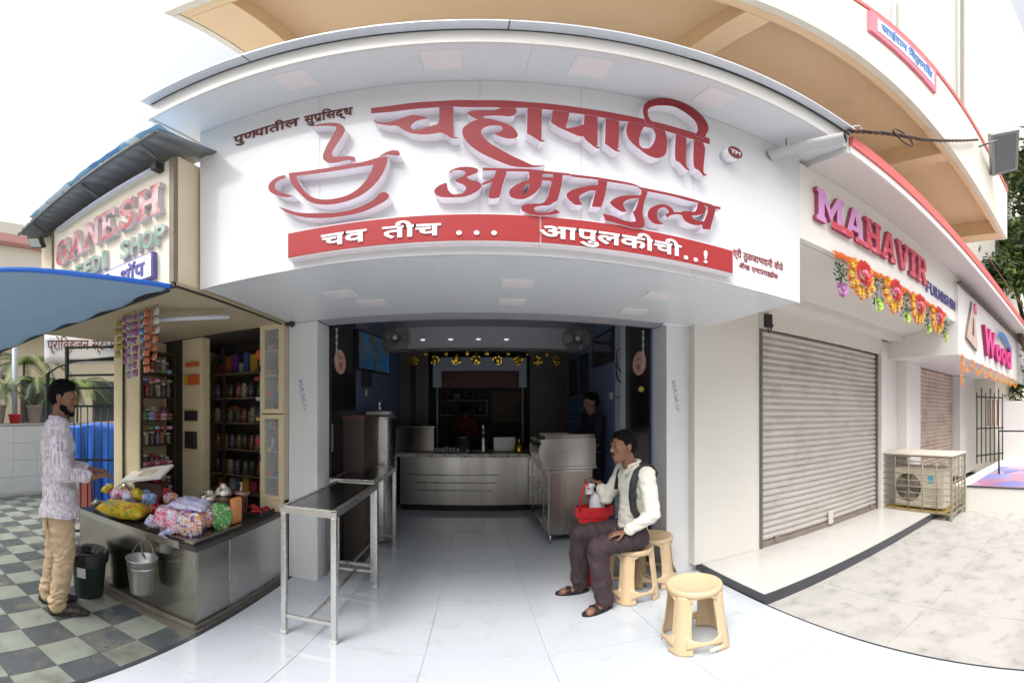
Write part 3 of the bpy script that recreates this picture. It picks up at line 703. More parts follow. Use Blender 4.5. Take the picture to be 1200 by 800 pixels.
# red strip with white words
st = MB(); st.box(-0.915, 0.292, 1.735, 1.789, 2.318, 2.479, 0); s1 = st.build('strip_backing', [LINE_W], sg)
st = MB(); st.box(0.294, 1.357, 1.735, 1.789, 2.318, 2.479, 0); s2 = st.build('strip_backing', [LINE_W], sg)
st = MB(); st.box(-0.909, 0.289, 1.731, 1.7345, 2.325, 2.472, 0); r1 = st.build('strip_face', mat('red_strip_acrylic', (0.36, 0.032, 0.034), 0.4, var=0.05, vscale=2, spec=0.3), sg)
st = MB(); st.box(0.2955, 1.351, 1.731, 1.7345, 2.325, 2.472, 0); r2 = st.build('strip_face', MAT['red_strip_acrylic'], sg)
PW = mat('white_vinyl_letters', (0.86, 0.84, 0.86), 0.4)
lettering('word', 'चव', (-0.727, -0.498, 2.352, 2.421), 1.725, 0.0055, (PW,), sg, bold=0.022)
lettering('word', 'तीच', (-0.424, -0.154, 2.352, 2.448), 1.725, 0.0055, (PW,), sg, bold=0.022)
for x in (-0.074, 0.004, 0.082, 1.040, 1.100):
    dm = MB(); dm.lathe((x, 0, 2.364 if x < 1 else 2.352), [(0.0125, 1.7255), (0.0125, 1.7305)], 14, 0, 'Y'); dm.build('dot', PW, sg)
lettering('word', 'आपुलकीची', (0.286, 1.013, 2.323, 2.446), 1.725, 0.0055, (PW,), sg, bold=0.022)
lettering('exclamation_mark', '!', (1.152, 1.174, 2.345, 2.424), 1.725, 0.0055, (PW,), sg, bold=0.02)
glyph_row('tagline', ['पु', ('half', 'ण'), 'या', 'ती', 'ल'], (-1.285, -0.875, 3.292, 3.420), 1.7835, 0.006, MAROON, sg, bold=0.012)
glyph_row('tagline', ['सु', ('ra', 'प'), 'ि', 'स', 'द्ध'], (-0.845, -0.585, 3.288, 3.418), 1.7835, 0.006, MAROON, sg, bold=0.012)
glyph_row('small_print', ['श्री', ' ', 'तु', 'ळ', 'जा', 'भ', 'वा', 'नी', ' ', 'कॅ', 'फे'], (1.392, 1.812, 2.452, 2.535), 1.7865, 0.003, mat('maroon_small_vinyl', (0.30, 0.03, 0.04), 0.4), sg, bold=0.012)
glyph_row('small_print', ['अॅ', ('half', 'न'), 'ड', ' ', 'ए', ('half', 'न'), 'ट', ('ra', 'प'), 'रा', 'इ', 'झे', 'स'], (1.442, 1.765, 2.392, 2.445), 1.7865, 0.003, MAT['maroon_small_vinyl'], sg, bold=0.012)

# ================================================================ BALCONY BLOCK OVERHEAD
bal = thing('balcony_block', 'tan soffited balcony of the building above the shops with an off white parapet', 'building', (2.4, 3.0, 4.5))
MB().box(-1.25, 6.08, 1.375, 7.0, 4.76, 4.9).build('balcony_slab', TAN, bal)
MB().box(-1.255, 6.085, 1.31, 1.372, 4.505, 4.9, 0, bevel=0.004).build('beam', TAN, bal, 'front edge beam')
for x0, x1 in ((-1.256, -1.0), (1.15, 1.31), (3.55, 3.72), (5.86, 6.086)):
    MB().box(x0, x1, 1.373, 7.0, 4.504, 4.758, 0, bevel=0.004).build('beam', TAN, bal)
MB().box(-1.3, 6.13, 1.25, 1.309, 4.50, 5.49, 0, bevel=0.003).build('parapet', BALC, bal)
MB().box(6.087, 6.13, 1.311, 7.0, 4.50, 5.49).build('parapet', BALC, bal, 'right end parapet')
MB().box(-1.299, -1.26, 1.311, 7.0, 4.50, 5.49).build('parapet', BALC, bal, 'left end parapet')
MB().box(-1.31, 6.14, 1.235, 1.32, 5.492, 5.56).build('coping', REDP, bal)
MB().box(-1.30, 6.08, 3.1, 3.25, 2.86, 4.50).build('wall', CREAMW, bal)
bs = thing('balcony_sign', 'pink bordered signboard with blue lettering hung on the balcony parapet', 'sign', (2.5, 1.24, 5.0))
MB().box(1.98, 3.03, 1.222, 1.248, 5.02, 5.44).build('board', mat('pink_board', (0.80, 0.20, 0.27), 0.5, var=0.1, vscale=6), bs)
MB().box(2.06, 2.97, 1.217, 1.2215, 5.10, 5.36).build('face', mat('pale_blue_board', (0.60, 0.68, 0.80), 0.5, var=0.1, vscale=10), bs)
lettering('words', 'साईराम क्लिनिक'.replace('क्लि', 'िक्ल'), (2.10, 2.92, 5.12, 5.34), 1.211, 0.005, (mat('blue_vinyl', (0.12, 0.25, 0.55), 0.5),), bs, bold=0.01)

# ================================================================ BEEDI SHOP (left)
bd = thing('beedi_shop', 'old cream painted tobacco and sweets kiosk with a boxed sign above a steel counter', 'building', (-2.3, 2.6, 0))
MB().box(-3.30, -1.562, 1.622, 4.6, 2.285, 3.25).build('sign_box', CREAMW, bd)
m = MB(); m.box(-3.34, -1.553, 1.60, 2.90, 2.262, 2.284); m.build('ceiling', mat('shade_toned_cream_ceiling', (0.50, 0.42, 0.28), 0.7, var=0.25, vscale=4), bd); MB().box(-3.34, -1.553, 2.901, 4.6, 2.258, 2.284).build('inner_ceiling', mat('shade_dark_ceiling', (0.06, 0.05, 0.04), 0.8), bd)  # the kiosk's inner shade is put into both ceiling colours
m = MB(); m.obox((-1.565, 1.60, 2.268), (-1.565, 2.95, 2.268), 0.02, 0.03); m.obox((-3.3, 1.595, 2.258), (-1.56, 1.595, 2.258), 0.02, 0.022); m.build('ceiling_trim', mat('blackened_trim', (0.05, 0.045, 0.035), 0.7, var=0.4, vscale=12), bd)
m = MB(); m.box(-3.031, -2.66, 2.25, 2.272, 0, 2.26, 0, bevel=0.003); m.build('column', CREAM, bd, 'cream column at the left end')
m = MB(); m.tube([(-2.86, 2.235, 0.0), (-2.862, 2.235, 1.2), (-2.858, 2.236, 2.255)], 0.011, 8); m.build('conduit', BLK, bd)
m = MB(); m.box(-2.76, -2.49, 2.93, 3.05, 0, 2.26, 0, bevel=0.004); m.build('column', CREAM, bd, 'cream column inside the kiosk')
MB().box(-3.12, -3.03, 2.42, 4.1, 0, 2.26).build('wall', CREAM, bd, 'left side wall'); MB().box(-3.029, -2.765, 2.96, 3.05, 0, 2.258).build('partition', mat('shade_dark_back_wall', (0.06, 0.05, 0.038), 0.7), bd)  # near black inner walls: interior shade put into the wall colour
MB().box(-3.029, -1.55, 3.95, 4.05, 0, 2.257).build('wall', MAT['shade_dark_back_wall'], bd, 'dark back wall')
MB().box(-1.62, -1.553, 3.25, 3.949, 0, 2.257).build('wall', MAT['shade_dark_back_wall'], bd, 'dark right side wall')
m = MB(); m.box(-3.35, -3.05, 1.63, 1.80, 2.27, 3.27); m.build('sign_box_end', CREAMW, bd)
# awning of tin sheets over the kiosk sign
aw = thing('tin_awning', 'weathered grey tin awning with blue sheeting lying on it above the kiosk sign', 'awning', (-2.4, 1.6, 3.3))
def aws(u, v, dz=0.0):
    x = -3.40 + u * (1.90 + 0.10 * v); y = 1.40 + v * 0.42
    return (x, y, 3.325 + 0.012 * math.sin(u * 120) * 0.5 + 0.01 * math.sin(u * 9) - v * 0.02 + dz)
MB().grid(lambda u, v: aws(u, v), 120, 4).build('tin_sheet', mat('dull_tin', (0.24, 0.26, 0.28), 0.5, 0.5, var=0.3, vscale=5, bump=0.1, bscale=20), aw, thick=0.006)
MB().grid(lambda u, v: (-3.1 + u * 1.62, 1.385 + v * 0.40, 3.348 + 0.022 * noise.noise(Vector((u * 14, v * 3, 1))) + (0.03 if v < 0.05 else 0)), 60, 6).build('plastic_sheet', voro('blue_white_plastic', [(0.10, 0.28, 0.55), (0.55, 0.68, 0.78), (0.20, 0.42, 0.62)], 9, 0.3), aw, thick=0.003)
MB().tube([(-3.38, 1.40, 3.30), (-2.4, 1.40, 3.315), (-1.52, 1.40, 3.318)], 0.010, 8).build('pipe', GREYM, aw)
for x in (-3.1, -2.3, -1.66):
    MB().obox((x, 1.61, 3.21), (x, 1.42, 3.305), 0.02, 0.02).build('bracket', GREYM, aw)
tl = thing('tube_light', 'long tube light fixed above the kiosk lettering', 'lamp', (-2.3, 1.56, 3.19))
MB().box(-2.93, -1.68, 1.565, 1.60, 3.175, 3.205).build('housing', mat('white_enamel', (0.7, 0.7, 0.68), 0.4), tl)
MB().tube([(-2.90, 1.555, 3.180), (-1.71, 1.555, 3.180)], 0.013, 10).build('tube', mat('lavender_glass_tube', (0.62, 0.65, 0.82), 0.2), tl)
MB().box(-1.70, -1.655, 1.53, 1.60, 3.15, 3.21).build('end_cap', BLK, tl)
# sign
gs = thing('kiosk_sign', 'cream kiosk sign with raised red and green English lettering', 'sign', (-2.3, 1.6, 2.3))
MB().box(-3.04, -1.60, 1.60, 1.621, 2.285, 3.23).build('board', mat('yellowed_board', (0.84, 0.78, 0.64), 0.5, var=0.12, vscale=3), gs)
for x0, x1 in ((-3.06, -3.041), (-1.599, -1.563)): MB().box(x0, x1, 1.585, 1.621, 2.285, 3.23).build('border', mat('grey_brown_trim', (0.22, 0.18, 0.13), 0.6, var=0.3, vscale=9), gs)
GRD = mat('faded_red_letter', (0.36, 0.05, 0.06), 0.4, col2=(0.62, 0.42, 0.42), vscale=9, contrast=(0.40, 0.66))
GSD = mat('milky_letter_side', (0.62, 0.58, 0.62), 0.4, var=0.1, vscale=10)
GGR = mat('faded_green_letter', (0.10, 0.27, 0.17), 0.4, col2=(0.38, 0.46, 0.40), vscale=9, contrast=(0.40, 0.70))
def slab(ch):
    """blocky slab serif capitals on a unit box"""
    S = {
     'M': [[(0, 0), (.34, 0), (.34, .14), (.27, .14), (.27, .62), (.5, .12), (.73, .62), (.73, .14), (.66, .14), (.66, 0), (1, 0), (1, .14), (.94, .14), (.94, .86), (1, .86), (1, 1), (.74, 1), (.5, .48), (.26, 1), (0, 1), (0, .86), (.06, .86), (.06, .14), (0, .14)]],
     'A': [[(0, 0), (.38, 0), (.38, .14), (.30, .14), (.34, .26), (.66, .26), (.70, .14), (.62, .14), (.62, 0), (1, 0), (1, .14), (.93, .14), (.64, 1), (.36, 1), (.07, .14), (0, .14)], [(.40, .42), (.60, .42), (.5, .76)]],
     'H': [[(0, 0), (.42, 0), (.42, .14), (.34, .14), (.34, .42), (.66, .42), (.66, .14), (.58, .14), (.58, 0), (1, 0), (1, .14), (.92, .14), (.92, .86), (1, .86), (1, 1), (.58, 1), (.58, .86), (.66, .86), (.66, .58), (.34, .58), (.34, .86), (.42, .86), (.42, 1), (0, 1), (0, .86), (.08, .86), (.08, .14), (0, .14)]],
     'V': [[(.36, 0), (.64, 0), (.93, .86), (1, .86), (1, 1), (.62, 1), (.62, .86), (.70, .86), (.5, .26), (.30, .86), (.38, .86), (.38, 1), (0, 1), (0, .86), (.07, .86)]],
     'I': [[(0, 0), (1, 0), (1, .14), (.76, .14), (.76, .86), (1, .86), (1, 1), (0, 1), (0, .86), (.24, .86), (.24, .14), (0, .14)]],
     'R': [[(0, 0), (.42, 0), (.42, .14), (.34, .14), (.34, .40), (.46, .40), (.66, 0), (1, 0), (1, .14), (.90, .14), (.72, .46), (.86, .55), (.92, .70), (.86, .88), (.72, 1), (0, 1), (0, .86), (.08, .86), (.08, .14), (0, .14)], [(.34, .55), (.34, .86), (.58, .86), (.65, .71), (.58, .55)]],
     'E': [[(0, 0), (.94, 0), (.94, .30), (.80, .30), (.76, .15), (.36, .15), (.36, .43), (.52, .43), (.54, .34), (.64, .34), (.64, .66), (.54, .66), (.52, .57), (.36, .57), (.36, .85), (.74, .85), (.78, .72), (.90, .72), (.90, 1), (0, 1), (0, .86), (.09, .86), (.09, .14), (0, .14)]],
     'N': [[(0, 0), (.36, 0), (.36, .14), (.28, .14), (.28, .68), (.72, 0), (.92, 0), (.92, .86), (1, .86), (1, 1), (.64, 1), (.64, .86), (.72, .86), (.72, .38), (.32, 1), (0, 1), (0, .86), (.08, .86), (.08, .14), (0, .14)]],
     'G': [[(.96, .98), (.84, .98), (.80, .92), (.62, 1), (.40, 1), (.16, .88), (.02, .64), (.02, .36), (.16, .12), (.40, 0), (.64, 0), (.92, .12), (.92, .38), (1, .38), (1, .52), (.56, .52), (.56, .38), (.66, .38), (.66, .20), (.52, .15), (.38, .20), (.30, .38), (.30, .64), (.40, .82), (.56, .86), (.74, .80), (.82, .64), (.96, .64)]],
     'S': [[(.06, .02), (.18, .02), (.22, .08), (.42, 0), (.64, 0), (.88, .10), (.96, .28), (.90, .46), (.70, .57), (.40, .66), (.34, .74), (.42, .84), (.58, .85), (.74, .78), (.78, .68), (.92, .68), (.92, .98), (.80, .98), (.77, .93), (.58, 1), (.36, 1), (.14, .90), (.06, .74), (.12, .56), (.32, .46), (.62, .37), (.68, .27), (.60, .16), (.44, .14), (.26, .22), (.20, .34), (.06, .34)]],
    }
    return S[ch]
def slab_word(word, widths, x0, x1, z0, z1, y, depth, mats, parent, gap=0.12, tilt=0.0, mats_of=None):
    tot = sum(widths) + gap * (len(word) - 1); s_ = (x1 - x0) / tot; x = x0
    for i, (ch, w) in enumerate(zip(word, widths)):
        dzz = (z1 - z0)
        P_ = [[(x + a * w * s_, z0 + b * dzz + tilt * math.sin(i * 2.1)) for a, b in p] for p in slab(ch)]
        plate('letter', P_, y, depth, mats_of[i] if mats_of else mats, parent, smooth=False)
        x += (w + gap) * s_
slab_word('GANESH', [1, 1, .95, .85, .85, 1], -2.93, -1.645, 2.79, 3.035, 1.555, 0.044, (GRD, GSD), gs, gap=0.10)
for w_, a, b_ in (('BEEDI', -2.745, -2.14), ('SHOP', -2.05, -1.60)):
    n = len(w_); stp = (b_ - a) / n
    for i, ch in enumerate(w_):
        ww = stp * (0.38 if ch == 'I' else 0.84)
        lettering('letter', ch, (a + i * stp, a + i * stp + ww, 2.565 + (i % 2) * .004, 2.71), 1.57, 0.03, (GGR, GSD), gs, bold=0.03)
MB().box(-2.42, -1.715, 1.56, 1.598, 2.345, 2.525).build('small_board', [mat('violet_board_edge', (0.12, 0.10, 0.35), 0.4)], gs)
MB().box(-2.40, -1.725, 1.555, 1.5595, 2.355, 2.515).build('small_board_face', [mat('white_board_face', (0.75, 0.76, 0.80), 0.4)], gs)
lettering('small_board_words', 'बीडी', (-2.36, -2.12, 2.38, 2.50), 1.549, 0.005, (mat('violet_ink', (0.10, 0.08, 0.35), 0.4),), gs, bold=0.02)
lettering('small_board_words', 'शॉप', (-2.02, -1.78, 2.375, 2.505), 1.549, 0.005, (MAT['violet_ink'],), gs, bold=0.02)
# flood lamp at the kiosk's left end
fl = thing('flood_lamp', 'small square flood lamp hanging at the left end of the kiosk sign', 'lamp', (-3.15, 1.5, 3.1))
rt = Euler((R(40), R(20), R(15))).to_matrix()
MB().box(-3.24, -3.06, 1.46, 1.50, 3.08, 3.20, 0, rot=rt).build('housing', BLK, fl)
MB().box(-3.225, -3.075, 1.452, 1.4585, 3.095, 3.185, 0, rot=rt, about=(-3.15, 1.48, 3.14)).build('glass', mat('grey_lamp_glass', (0.5, 0.52, 0.48), 0.15), fl)
MB().obox((-3.15, 1.49, 3.18), (-3.15, 1.62, 3.24), 0.02, 0.01).build('bracket', GREYM, fl)

# ---- kiosk counter
kc = thing('kiosk_counter', 'low steel clad kiosk counter with a stone top at the corner of the two floors', 'counter', (-2.2, 2.3, 0))
m = MB(); m.box(-2.93, -1.60, 1.815, 2.86, 0.0, 0.60); m.build('body', mat('counter_core', (0.12, 0.11, 0.10), 0.8), kc)
m = MB(); m.box(-2.93, -1.585, 1.80, 1.814, 0.035, 0.605, 0, bevel=0.002); m.build('front_panel', STEELW, kc)
m = MB(); m.box(-1.598, -1.584, 1.816, 2.15, 0.035, 0.605, 0, bevel=0.002); m.build('side_panel', STEELW, kc, 'brownish near side panel')
m = MB(); m.box(-1.598, -1.582, 2.152, 2.96, 0.035, 0.605, 0, bevel=0.002); m.build('side_panel', STEEL, kc, 'bluish far side panel')
m = MB(); m.box(-2.94, -1.578, 1.79, 2.87, 0.0, 0.034, 0, bevel=0.003); m.build('plinth', mat('grimy_cement', (0.19, 0.18, 0.15), 0.9, var=0.4, vscale=8), kc)
m = MB(); m.box(-2.94, -1.56, 1.775, 2.86, 0.607, 0.640, 0, bevel=0.003); m.build('stone_top', mat('dark_stone_top', (0.05, 0.045, 0.042), 0.3, var=0.5, vscale=9), kc)
m = MB(); m.box(-2.94, -1.70, 1.768, 1.774, 0.603, 0.652, 0); m.build('edge_strip', STEEL, kc)
m = MB(); m.tube([(-2.00, 1.762, .62), (-2.02, 1.73, .56), (-1.99, 1.72, .50), (-1.985, 1.735, .47)], 0.006, 6); m.build('hook', GREYM, kc)

# glazed cabinet by the pillar
cb = thing('glazed_cabinet', 'narrow cream framed glass cabinet standing on the counter against the pillar', 'cabinet', (-1.65, 2.9, .64))
def door_frame(x0, x1, z0, z1, y, w=0.038):
    m = MB()
    m.box(x0, x0 + w, y, y + 0.03, z0, z1, 0); m.box(x1 - w, x1, y, y + 0.03, z0, z1, 0)
    m.box(x0 + w, x1 - w, y, y + 0.03, z0, z0 + w, 0); m.box(x0 + w, x1 - w, y, y + 0.03, z1 - w, z1, 0)
    return m
for z0, z1, lab in ((0.745, 1.485, 'lower door'), (1.495, 2.262, 'upper door')):
    d_ = door_frame(-1.775, -1.555, z0, z1, 2.86).build('door', mat('cream_wood', (0.70, 0.58, 0.38), 0.45, var=0.1, vscale=6, bump=0.05, bscale=30), cb, lab)
    MB().box(-1.736, -1.594, 2.872, 2.876, z0 + .039, z1 - .039).build('pane', GLASS, d_)
    MB().box(-1.781, -1.768, 2.845, 2.859, (z0 + z1) / 2 - .03, (z0 + z1) / 2 + .03).build('handle', BLK, d_)
MB().box(-1.775, -1.555, 3.10, 3.12, 0.645, 2.262).build('back', mat('cabinet_back', (0.50, 0.44, 0.32), 0.6), cb)
for s_ in (-1.775, -1.567): MB().box(s_, s_ + 0.012, 2.892, 3.098, 0.645, 2.262).build('side', MAT['cabinet_back'], cb)
for z in (0.93, 1.16, 1.36, 1.62, 1.82, 2.04): MB().box(-1.762, -1.568, 2.90, 3.098, z, z + 0.006).build('shelf', mat('glass_shelf', (0.5, 0.55, 0.5), 0.1), cb)
MB().box(-1.775, -1.555, 2.86, 3.10, 0.645, 0.743).build('base', MAT['cream_wood'], cb)
# narrow wall rack left of the cabinet
rk = thing('narrow_rack', 'narrow cream rack with small goods left of the glazed cabinet', 'shelf', (-1.83, 2.95, .64))
MB().box(-1.86, -1.782, 3.0, 3.02, .645, 2.26).build('back_board', CREAM, rk)
for z in (0.95, 1.2, 1.42, 1.6, 1.78, 1.97): MB().box(-1.865, -1.782, 2.93, 2.999, z, z + 0.008).build('shelf', MAT['dark_wood'] if 'dark_wood' in MAT else mat('dark_wood', (0.06, 0.045, 0.03), 0.5, var=0.3, vscale=9), rk)

# left goods shelf along the side wall and the deep dark shelves behind
ls = thing('goods_shelf', 'dark framed shelf unit full of jars and packets along the kiosk side wall', 'shelf', (-2.75, 2.65, 0.64))
for y in (2.425, 2.885): MB().box(-2.85, -2.825, y, y + 0.025, 0.64, 2.12).build('upright', mat('dark_wood', (0.06, 0.045, 0.03), 0.5, var=0.3, vscale=9), ls)
SHZ = (0.70, 0.93, 1.18, 1.42, 1.66, 1.90)
for z in SHZ + (2.11,): MB().box(-3.0, -2.83, 2.43, 2.905, z - 0.012, z).build('shelf_board', MAT['dark_wood'], ls)
MB().box(-3.02, -3.002, 2.43, 2.90, 0.66, 2.10).build('back_panel', mat('cream_back', (0.45, 0.38, 0.24), 0.7), ls)
bs2 = thing('back_shelf', 'deep shelf unit lost in the dark at the back of the kiosk', 'shelf', (-2.2, 3.4, 0))
for z in (0.66, 0.85, 1.12, 1.40, 1.66, 1.92): MB().box(-2.76, -1.80, 3.30, 3.56, z - 0.018, z).build('shelf_board', mat('worn_wood_edge', (0.16, 0.12, 0.07), 0.6, var=.3, vscale=8), bs2)
for x in (-2.50, -1.86): MB().box(x, x + 0.025, 3.27, 3.299, 0, 2.2).build('upright', MAT['dark_wood'], bs2)
MB().box(-2.76, -1.80, 3.561, 3.58, 0, 2.25).build('back_panel', MAT['shade_dark_back_wall'], bs2)

# ================================================================ FURNISHING SHOP (right)
fs = thing('furnishing_shop', 'white and cream shop front with a closed grey roller shutter right of the tea shop', 'building', (3.6, 2.9, 0))
MB().box(1.815, 2.575, 2.872, 3.0, 0.09, 2.58).build('wall', CREAMT, fs, 'cream glazed wall panel left of the shutter')
MB().box(4.825, 5.985, 2.872, 3.0, 0.09, 2.58).build('wall', WPAINT, fs, 'white pier between the shutters')
MB().box(4.84, 4.95, 2.80, 2.870, 0.09, 2.40, 0, bevel=0.003).build('pilaster', WPAINT, fs)
MB().box(5.45, 5.98, 2.70, 2.870, 0.09, 2.318, 0, bevel=0.003).build('pilaster', WPAINT, fs)
MB().box(2.576, 4.90, 2.835, 2.871, 2.352, 2.60).build('shutter_box', CREAMT, fs)
MB().box(1.9, 5.149, 2.60, 2.834, 2.585, 2.66, 0).build('cornice', WPAINT, fs)
m = MB(); m.poly([(1.982, 1.86, 2.80), (5.15, 1.86, 2.80), (5.15, 2.90, 2.62), (1.982, 2.90, 2.62)]); m.build('soffit', CREAMT, fs, thick=0.02)
def shutter(x0, x1, z0, z1, y, parent, m_, pitch=0.0675):
    w = (x1 - x0)
    sh = MB().box(x0, x1, y + 0.028, y + 0.04, z0, z1).build('shutter', m_, parent)
    n = int((z1 - z0) / pitch); pitch = (z1 - z0) / n
    p = [(0.0, -0.005), (0.08, -0.006), (0.17, 0.006), (0.26, 0.015), (0.52, 0.020), (0.76, 0.015), (0.88, 0.004), (0.95, -0.006), (1.0, -0.005)]
    me = None
    for k in range(n):
        if me is None:
            s_ = MB()
            s_.prism([(q[1] * -1, q[0] * pitch * 0.995) for q in p] + [(0.008, pitch * 0.995), (0.008, 0)], 0, w, 0, plane='YZ')
            # YZ plane: (t, a, b) -> x along the slat
            o = s_.build('slat', m_); me = o.data
        else:
            o = bpy.data.objects.new('slat', me); COL.objects.link(o)
        o.parent = sh
        o.location = Vector((x0, y + 0.02 + random.uniform(-0.0012, 0.0012), z0 + k * pitch)) - WORLD_AT[sh.name]
    return sh
s_a = shutter(2.605, 4.795, 0.155, 2.345, 2.875, fs, SHUT)
MB().box(2.606, 4.794, 2.868, 2.90, 0.092, 0.153).build('bottom_rail', mat('rusty_rail', (0.30, 0.25, 0.21), 0.6, 0.3, var=0.3, vscale=9), s_a)
for x in (2.78, 4.62):
    MB().box(x, x + 0.07, 2.852, 2.866, 0.12, 0.19, 0, bevel=0.004).build('lock_plate', MAT['rusty_rail'], s_a)
MB().box(3.66, 3.74, 2.835, 2.86, 0.13, 0.30, 0, bevel=0.004).build('pull_handle', mat('pale_handle', (0.6, 0.58, 0.53), 0.5), s_a)
for x0, x1 in ((2.577, 2.603), (4.797, 4.823)): MB().box(x0, x1, 2.85, 2.90, 0.09, 2.35).build('guide_rail', GREYM, s_a)
s_b = shutter(6.0, 8.08, 0.10, 2.315, 2.875, fs, SHUTP, 0.075)
MB().box(5.986, 5.999, 2.85, 2.90, 0.09, 2.31).build('guide_rail', GREYM, s_b)
MB().box(8.085, 9.6, 2.70, 3.0, 0.09, 2.315).build('wall', WPAINT, fs, 'far white pier')
MB().box(1.95, 9.6, 3.02, 3.1, 0, 4.4).build('wall', CREAMW, fs, 'wall behind')
jb = MB(); jb.box(2.60, 2.68, 2.79, 2.834, 2.36, 2.50, 0, bevel=0.004); jb.tube([(2.62, 2.80, 2.36), (2.63, 2.79, 2.30), (2.66, 2.80, 2.33), (2.70, 2.80, 2.40)], 0.006, 6)
tag(recentre(jb.build('junction_box', BLK)), 'small black electric box with loose wires above the grey shutter corner', 'electric box')
# canopy
fc = thing('red_edged_canopy', 'long white canopy edged with faded red over the furnishing sign', 'canopy', (5, 1.8, 3.5))
MB().box(2.082, 12.0, 1.46, 3.0, 3.515, 3.55).build('soffit', mat('pinkish_white_soffit', (0.66, 0.62, 0.59), 0.5, var=0.08, vscale=2), fc)
MB().box(2.082, 12.0, 1.435, 1.459, 3.50, 3.575).build('lip', WPAINT, fc)
MB().box(2.082, 12.0, 1.42, 1.50, 3.577, 3.68).build('red_fascia', REDP, fc)
# sign
ms = thing('furnishing_sign', 'white furnishing shop sign with bold pink and red slab capitals', 'sign', (3.7, 1.82, 2.8))
MB().box(1.985, 5.50, 1.80, 1.858, 2.80, 3.513, 0).build('board', mat('cream_white_board', (0.78, 0.75, 0.70), 0.35, var=0.04, vscale=2), ms)
PNK = mat('pink_film_letter', (0.66, 0.30, 0.60), 0.45, var=0.08, vscale=9)
RDL = mat('torn_red_letter', (0.60, 0.04, 0.06), 0.35, col2=(0.74, 0.28, 0.36), vscale=16, contrast=(0.52, 0.7))
MSD = mat('dark_red_letter_side', (0.34, 0.06, 0.12), 0.5)
slab_word('MAHAVIR', [1.25, 1, 1, 1, 1, .62, 1], 2.125, 4.09, 3.01, 3.325, 1.760, 0.038, None, ms, gap=0.08, mats_of=[(PNK, MSD), (PNK, MSD)] + [(RDL, MSD)] * 5)
m = MB(); m.box(2.30, 2.58, 1.756, 1.7595, 3.00, 3.065); m.box(2.62, 2.98, 1.756, 1.7595, 2.995, 3.035)
m.jitter(0.006, 18); m.build('red_film_remains', RDL, ms)
x = 4.125
for i, ch in enumerate('FURNISHING'):
    x += 0 if i == 0 else (0.058 if 'FURNISHING'[i - 1] == 'I' else 0.131)
    lettering('letter', ch, (x, x + (0.032 if ch == 'I' else 0.105), 2.955, 3.10), 1.785, 0.012, (mat('navy_letter', (0.08, 0.07, 0.24), 0.4), MAT['navy_letter']), ms, bold=0.012)
# second sign box
ws = thing('cloth_shop_sign', 'white boxed sign with tall pink letters at the far right under the red edge', 'sign', (7, 1.8, 2.32))
MB().box(5.155, 12.0, 1.75, 2.88, 2.32, 3.37, 0, bevel=0.003).build('box', WPAINT, ws)
MB().box(5.10, 12.05, 1.69, 1.749, 3.372, 3.40).build('top_edge', mat('rusty_edge', (0.14, 0.11, 0.09), 0.7, var=0.4, vscale=8), ws)
MAG = mat('magenta_letter', (0.80, 0.05, 0.28), 0.35, var=0.1, vscale=6); MGS = mat('magenta_side', (0.30, 0.02, 0.10), 0.5)
for ch, a, b_, z0, z1 in (('W', 6.35, 7.15, 2.50, 3.02), ('o', 7.22, 7.65, 2.50, 2.86), ('o', 7.72, 8.15, 2.50, 2.86), ('d', 8.22, 8.75, 2.50, 3.02)):
    lettering('letter', ch, (a, b_, z0, z1), 1.68, 0.07, (MAG, MGS), ws, bold=0.04)
plate('swoosh', [[(7.35, 3.0), (7.8, 3.05), (8.4, 2.93), (8.7, 2.90), (8.4, 3.06), (7.9, 3.16), (7.5, 3.12)]], 1.67, 0.02, (mat('blue_swoosh', (0.08, 0.20, 0.50), 0.4),) * 2, ws)
plate('emblem', [[(5.45, 2.62), (6.0, 2.50), (6.02, 2.62), (5.88, 3.04), (5.80, 3.22), (5.72, 3.26), (5.64, 3.06), (5.5, 2.78)], [(5.70, 2.72), (5.82, 2.70), (5.80, 2.98), (5.74, 3.0)]], 1.71, 0.04, (mat('beige_emblem', (0.55, 0.40, 0.34), 0.4), MAT['grey_brown_trim']), ws)
plate('emblem_flower', [[(5.86 + .10 * math.cos(a * math.pi / 5) * (1 if a % 2 else .6), 3.16 + .10 * math.sin(a * math.pi / 5) * (1 if a % 2 else .6)) for a in range(10)]], 1.70, 0.02, (MAG, MGS), ws)
# platform step in front of the shutter
pl = struct(MB().box(1.90, 6.0, 2.041, 2.871, -0.02, 0.080).build('shop_step', KERB))
for a, b_ in ((1.898, 2.60), (2.60, 3.30), (3.30, 4.0), (4.0, 4.7), (4.7, 5.35)):
    o = MB().box(a + 0.001, b_ - 0.001, 2.052, 2.870, 0.0805, 0.09, 0, bevel=0.001).build('tile', TILEW); o.parent = pl
MB().box(1.889, 5.35, 2.037, 2.0515, 0.0, 0.0895).build('tile_nosing', KERB, pl)
